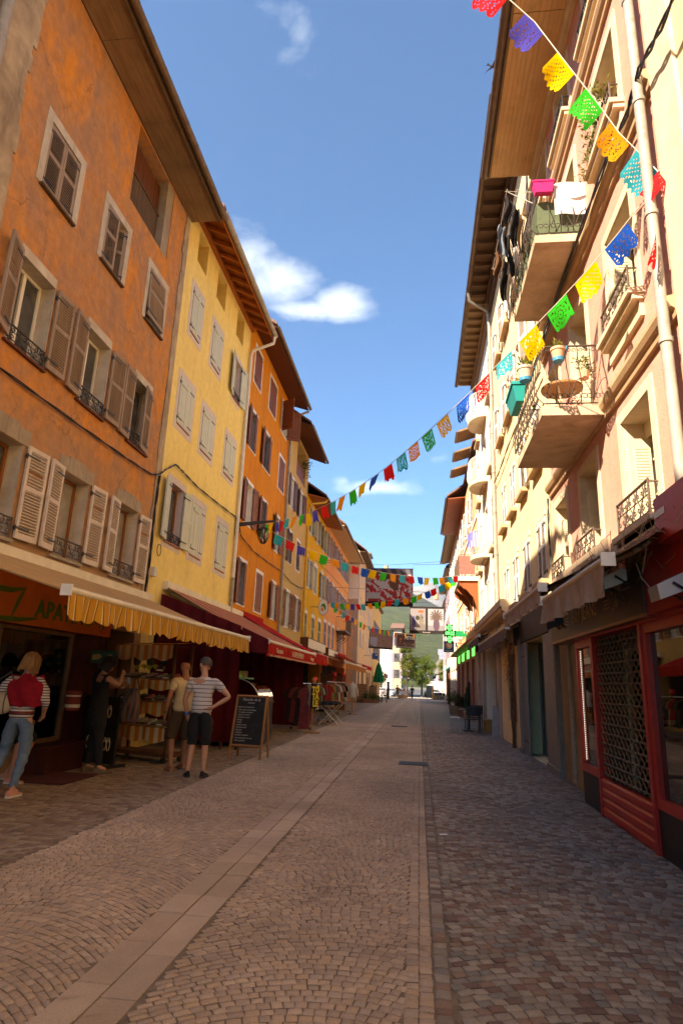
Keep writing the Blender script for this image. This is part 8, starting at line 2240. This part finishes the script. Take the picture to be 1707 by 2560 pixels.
o = thing('menu_board', 'dark grey menu board standing at the far right of the street', 'menu board', (1.5, 96, gz(96))); q = MB(); q.box(1.05, 1.85, 95.9, 96, gz(96) + .2, 1.5); q.build('panel', pm('board_teal', (.08, .10, .10), .6), o); q = MB(); q.box(1.86, 2.1, 95.9, 96, gz(96) + .2, 1.5); q.build('frame', M_pole, o); q = MB(); q.box(1.1, 1.16, 95.9, 96.3, gz(96), .3); q.box(1.75, 1.81, 95.9, 96.3, gz(96), .3); q.build('foot', M_black, o)
for k, (x, y) in enumerate(((2.4, 92), (2.9, 95), (3.2, 90))):
    o = thing('terrace_set', ['dark terrace chair beside the far menu board', 'dark terrace chair between the menu board and the wall', 'dark terrace chair closest to the far right wall'][k], 'chair', (x, y, gz(y)), .4 * k)
    q = MB(); q.box(-.25, .25, -.25, .25, .45, .5); q.build('seat', M_dkmetal, o, world=False); q = MB(); q.box(-.25, .25, -.27, -.23, .6, .95); q.build('backrest', M_dkmetal, o, world=False)
    for a in (-.22, .22):
        for b in (-.22, .22): q = MB(); q.box(a - .02, a + .02, b - .02, b + .02, 0, .45); q.build('leg', M_dkmetal, o, world=False)
o = thing('flower_tub', 'red and pink flowers in boxes beside the far menu board', 'flower box', (2.5, 97, gz(97))); foliage(o, 'flowers', [(2.0 + .5 * k, 97, .75, .4) for k in range(4)], 420, .4, .15, [cloth('petal_red2', (.50, .06, .03), .3), G1, G3], np.random.default_rng(51)); q = MB(); q.box(1.9, 3.7, 96.8, 97.2, gz(97), .5); q.build('box', M_boxwood, o)
F_gaw = cloth('green_canvas', (.01, .26, .15), .3)
awning('awning', 'green awning seen edge-on at the far right', F4, 62, 74, .05, 3.3, 1.5, 2.5, F_gaw, F_gaw, .25, .0, bar=pm('teal_bar', (.05, .40, .38), .5), cap=False)
o = thing('timber_doors', 'brown timber doors standing between far right shops', 'door', (3.0, 61, 0)); 
for k in range(6):
    q = MB(); q.box(2.66 + .06 * k, 2.70 + .06 * k + .02, 60.9 - .35 * k, 60.96 - .35 * k, -.1, 2.7); q.build('plank', M_oldwood, o)
for k, (x0, y0, z0, z1) in enumerate(((2.2, 72, 4.4, 5.1), (2.3, 80, 5.2, 5.9))):
    o = thing('shop_sign', ['grey blue sign projecting from the bone white house', 'grey blue sign higher and farther along the bone white house'][k], 'sign', (x0, y0, z0)); q = MB(); q.box(x0, x0 + .7, y0, y0 + .08, z0, z1); q.build('panel', pm('grey_blue_sign', (.25, .28, .38), .5), o); q = MB(); q.tube([(x0 + .6, y0, z1 - .1), (3.7, y0, z1 - .1)], .02, 4); q.build('bracket', M_iron, o)
# the sunlit square beyond
q = MB(); q.quad((-60, 112, -.62), (60, 112, -.62), (60, 330, -.62), (-60, 330, -.62)); q.build('square', pm('asphalt', (.10, .095, .09), .9, .2, .6, .1), None, kind='structure', recalc=False)
q = MB(); q.quad((-30, 104, -.52), (30, 104, -.52), (30, 118, -.60), (-30, 118, -.60)); q.build('plaza_paving', pm('pale_paving', (.42, .36, .28), .85, .15, .5, .1), None, kind='structure', recalc=False)
def block(label, x0, x1, y0, y1, zt, P, rows_, cols_, roofm=M_tile, zr=3.0, win=True, gable_=False):
    o = thing('house', label, 'house', ((x0 + x1) / 2, y0, -.6))
    q = MB(); q.box(x0, x1, y0, y1, -.6, zt); q.build('wall', P, o)
    q = MB()
    if gable_:
        q.poly_prism([(x0 - .4, y0 - .3, zt - .2), ((x0 + x1) / 2, y0 - .3, zt + zr), (x1 + .4, y0 - .3, zt - .2)], (0, y1 - y0 + .6, 0))
    else: q.poly_prism([(x0 - .4, y0 - .6, zt), (x0 - .4, (y0 + y1) / 2, zt + zr), (x0 - .4, y1 + .4, zt)], (x1 - x0 + .8, 0, 0))
    q.build('roof', roofm, o)
    for r_ in range(rows_):
        for c_ in range(cols_):
            u = x0 + (c_ + .5) * (x1 - x0) / cols_; z = 2.6 + r_ * 2.9
            q = MB(); q.box(u - .5, u + .5, y0 - .02, y0 + .1, z, z + 1.5); wv = q.build('window', M_pane, o)
            for sg in (-1, 1): q = MB(); q.box(u + sg * .78 - .26, u + sg * .78 + .26, y0 - .05, y0 - .004, z - .03, z + 1.53); q.build('shutter', M_lav, o)
    return o
block('bright white building closing the left end of the street', -14, -5.2, 125, 140, 9.4, pm('chalk_white', (.86, .84, .80), .9, .04, 1, .05), 2, 1, zr=2.2)
block('narrow grey beige house behind the dark FÊTES banner', -4.9, -3.2, 118, 130, 11.5, pm('grey_beige', (.40, .33, .24), .9, .1, 1, .1), 3, 1, zr=1.5)
block('grey blue shuttered house by the far trees', -3.1, -2.2, 119, 132, 9.5, pm('grey_stucco', (.42, .40, .36), .9, .1, 1, .1), 2, 1, zr=1.2)
block('low grey house with a steep slate gable behind the far trees', 2.0, 9.5, 165, 175, 4.6, pm('pale_stucco', (.60, .56, .50), .9, .08, 1, .1), 1, 3, M_roofmetal, 4.2, gable_=True)
block('cream chalet with a snow pale gable roof at the far right', 9, 20, 138, 150, 8, P_bone, 2, 3, M_roofmetal, 5, gable_=True)
def tree(label, c, hgt, r, n, seed, mats, trunk=.22, cz=.62, size=.42, tall=1.0):
    o = thing('tree', label, 'tree', c, 0, 'trees on the far square'); rng = np.random.default_rng(seed); x, y, z = c
    cl = []
    for k in range(26):
        v = rng.normal(0, 1, 3); v /= np.linalg.norm(v); f = rng.random() ** .4
        cl.append((x + v[0] * r * f, y + v[1] * r * f, z + hgt * cz + v[2] * hgt * .40 * f * tall, r * rng.uniform(.22, .42)))
    foliage(o, 'crown', cl, n, r * .3, size, mats, rng, up=.7)
    q = MB(); q.tube([(x, y, z), (x + .05, y, z + hgt * .3), (x - .05, y, z + hgt * .7)], trunk, 8, r2=trunk * .4)
    for k in range(7):
        t = rng.random() * 6.28; h0 = hgt * rng.uniform(.25, .5); q.tube([(x, y, z + h0), (x + math.cos(t) * r * .4, y + math.sin(t) * r * .4, z + h0 + hgt * .15), (x + math.cos(t) * r * .75, y + math.sin(t) * r * .75, z + h0 + hgt * .25)], trunk * .4, 5, r2=trunk * .1)
    q.build('trunk', pm('bark', (.12, .09, .06), .9, .3, 4, .4), o, smooth=.9)
    return o
G4 = cloth('leaf_lime', (.16, .20, .035), .35, .5, .3, 8, 0); G5 = cloth('leaf_olive', (.13, .13, .03), .35, .5, .3, 8, 0)  # paler yellow-green and olive leaf tones
tree('tall slender yellow green tree left of the far street axis', (-2.2, 112, -.6), 9.4, 1.6, 5200, 61, [G3, G5, G1], .18, .6, .34, 1.0)
tree('round leafy green tree at the middle of the far square', (.5, 122, -.6), 7.8, 2.4, 6000, 62, [G4, G1, G4], .22, .62, .38, .85)
tree('dark leaved tree behind the slender one', (-3.4, 128, -.6), 8.5, 1.9, 3600, 63, [G2, G1, G5], .2, .6, .38)
tree('yellowish tree beside the far right houses', (6.2, 136, -.6), 9.5, 2.2, 3600, 64, [G3, G4], .2, .62, .42)
tree('dark green tree low behind the parked cars', (-6.8, 118, -.6), 5.0, 1.6, 1200, 65, [G2, G1], .15, .6, .32)
def car(label, x, y, rz, col):
    o = thing('parked_car', label, 'car', (x, y, -.61), rz, 'cars parked on the far square')
    pr = [(-2.0, .35), (-2.05, .75), (-1.75, .92), (-1.15, 1.0), (-.55, 1.42), (.75, 1.45), (1.35, 1.02), (1.95, .92), (2.05, .6), (2.0, .32)]
    q = MB(); q.poly_prism([(-.85, a, b) for a, b in pr], (1.7, 0, 0)); q.build('body', pm('car_' + label.split()[0], col, .25, .03, 2, 0, spec=.6), o, world=False, smooth=.5)
    q = MB(); q.poly_prism([(-.87, a, b) for a, b in ((-1.0, 1.0), (-.52, 1.36), (.70, 1.39), (1.15, 1.02))], (1.74, 0, 0)); q.hexa([(-.7, -1.12, 1.02), (.7, -1.12, 1.02), (.7, -1.1, 1.02), (-.7, -1.1, 1.02), (-.62, -.62, 1.40), (.62, -.62, 1.40), (.62, -.60, 1.40), (-.62, -.60, 1.40)]); q.build('windows', M_pane, o, world=False)
    for sx in (-.80, .80):
        for sy in (-1.25, 1.3):
            q = MB(); q.lathe([(.31, -.1), (.33, 0), (.31, .1)], (0, 0, 0), 14); q.v = [(sx + c_, sy + a, .32 + b) for a, b, c_ in q.v]; q.build('wheel', M_black, o, world=False, smooth=.8)
        q = MB(); q.box(sx - .12 if sx > 0 else sx - .03, sx + .03 if sx > 0 else sx + .12, -2.07, -2.0, .62, .76); q.build('tail_light', pm('tail_red', (.35, .02, .02), .3), o, world=False)
    return o
car('white car parked right of the far green tree', 2.6, 122, .5, (.70, .70, .70))
car('silver car parked left of the slender far tree', -4.2, 112, -.5, (.40, .41, .42))
car('grey car behind the person in orange and green', -3.2, 116, -.6, (.16, .17, .18))
car('pale car parked before the white building', -6.0, 114, -.5, (.55, .50, .46))
# mountains: forested slope, darker shoulder, pale rocky peak
def ridge(name, prof, y, depth, mat, seed, amp, zb=-1):
    rng = np.random.default_rng(seed); nx, ny = 150, 34
    xs = [p_[0] for p_ in prof]; hs = [p_[1] for p_ in prof]
    ph = rng.random((6, 2)) * 6.28
    m = MB()
    def fn(a, b):
        x = xs[0] + (xs[-1] - xs[0]) * a; hh = float(np.interp(x, xs, hs)); t = b
        nz2 = sum(math.sin(x / (depth * .36 / (k + 1)) + ph[k, 0] + t * 3) * math.cos(t * (3 + 2 * k) + ph[k, 1]) / (k + 1) for k in range(6))
        return Vector((x, y - depth * (1 - t) , zb + max(0, hh * (t ** 1.15) + amp * nz2 * t * (1.15 - t))))
    m.grid(fn, nx, ny)
    m.quad((xs[0], y + 1, zb), (xs[-1], y + 1, zb), (xs[-1], y + 1, zb + hs[-1]), (xs[0], y + 1, zb + hs[0]))
    return m.build(name, mat, None, kind='structure', smooth=1.5, recalc=False)
def forest(name, c1, c2, scale):
    t = NT(name); geo = t.n.new('ShaderNodeNewGeometry'); v = geo.outputs['Position']
    n = t.noise(scale, 9, .8, 0, v); b_ = t.noise(scale * .09, 5, .6, .5, v)
    c = t.mix(t.ramp(n, [(.35, 0.0), (.62, 1.0)]), c1, c2); c = t.mix(.6, c, t.ramp(b_, [(.35, .6), (.65, 1.3)]), 'MULTIPLY')
    t.base(c); t.set(Roughness=.95); t.p.inputs['Specular IOR Level'].default_value = .05; t.bump(n, 1.0, 12.0); return t.m
M_for = forest('forest_slope', (.035, .052, .012), (.135, .150, .042), .06)
M_for2 = forest('dark_forest', (.022, .034, .014), (.065, .078, .03), .05)
M_rock = forest('pale_rock', (.13, .12, .11), (.27, .25, .23), .012)
ridge('mountain', [(-1500, 130), (-700, 210), (-330, 255), (-120, 235), (60, 205), (160, 165), (420, 150), (1500, 120)], 1900, 1250, M_for, 1, 22)
ridge('mountain', [(-2400, 260), (-700, 400), (-150, 430), (-20, 420), (120, 345), (260, 270), (500, 260), (2400, 300)], 3000, 1000, M_for2, 2, 30)
ridge('mountain', [(-3000, 420), (-700, 560), (-200, 640), (0, 655), (90, 690), (160, 640), (260, 560), (420, 430), (3000, 380)], 4300, 1200, M_rock, 3, 40)
# air
mh = pm('haze_air', (.5, .5, .5)); nt = mh.node_tree; nt.nodes.clear()
vo = nt.nodes.new('ShaderNodeOutputMaterial'); vp = nt.nodes.new('ShaderNodeVolumePrincipled')
vp.inputs['Color'].default_value = (.93, .95, 1, 1); vp.inputs['Density'].default_value = .00009; vp.inputs['Anisotropy'].default_value = .2
nt.links.new(vp.outputs[0], vo.inputs['Volume'])
USE_HAZE = True
if USE_HAZE:
    q = MB(); q.box(-4100, 4100, -450, 6100, -3, 900); q.build('haze', mh, None, kind='stuff', recalc=False)
# a bird crossing the sky
o = thing('bird', 'dark swift flying high beside the right-hand eaves', 'bird', (1.72, 12.05, 16.0), .5)
q = MB(); q.lathe([(.004, -.10), (.022, -.05), (.026, 0), (.018, .06), (.004, .10)], (0, 0, 0), 8); q.v = [(c_, a, b) for a, b, c_ in q.v]
for sg in (-1, 1): q._add([(.03, sg * .015, .0), (.0, sg * .13, .05), (-.06, sg * .24, .02), (-.04, sg * .12, .03), (-.03, sg * .015, .0)], [(0, 1, 3, 4), (1, 2, 3)])
q._add([(-.09, .01, 0), (-.17, .04, 0), (-.14, 0, 0), (-.17, -.04, 0), (-.09, -.01, 0)], [(0, 1, 2), (2, 3, 4), (0, 2, 4)])
q.build('body', pm('bird_brown', (.10, .06, .045), .8), o, world=False, recalc=False)
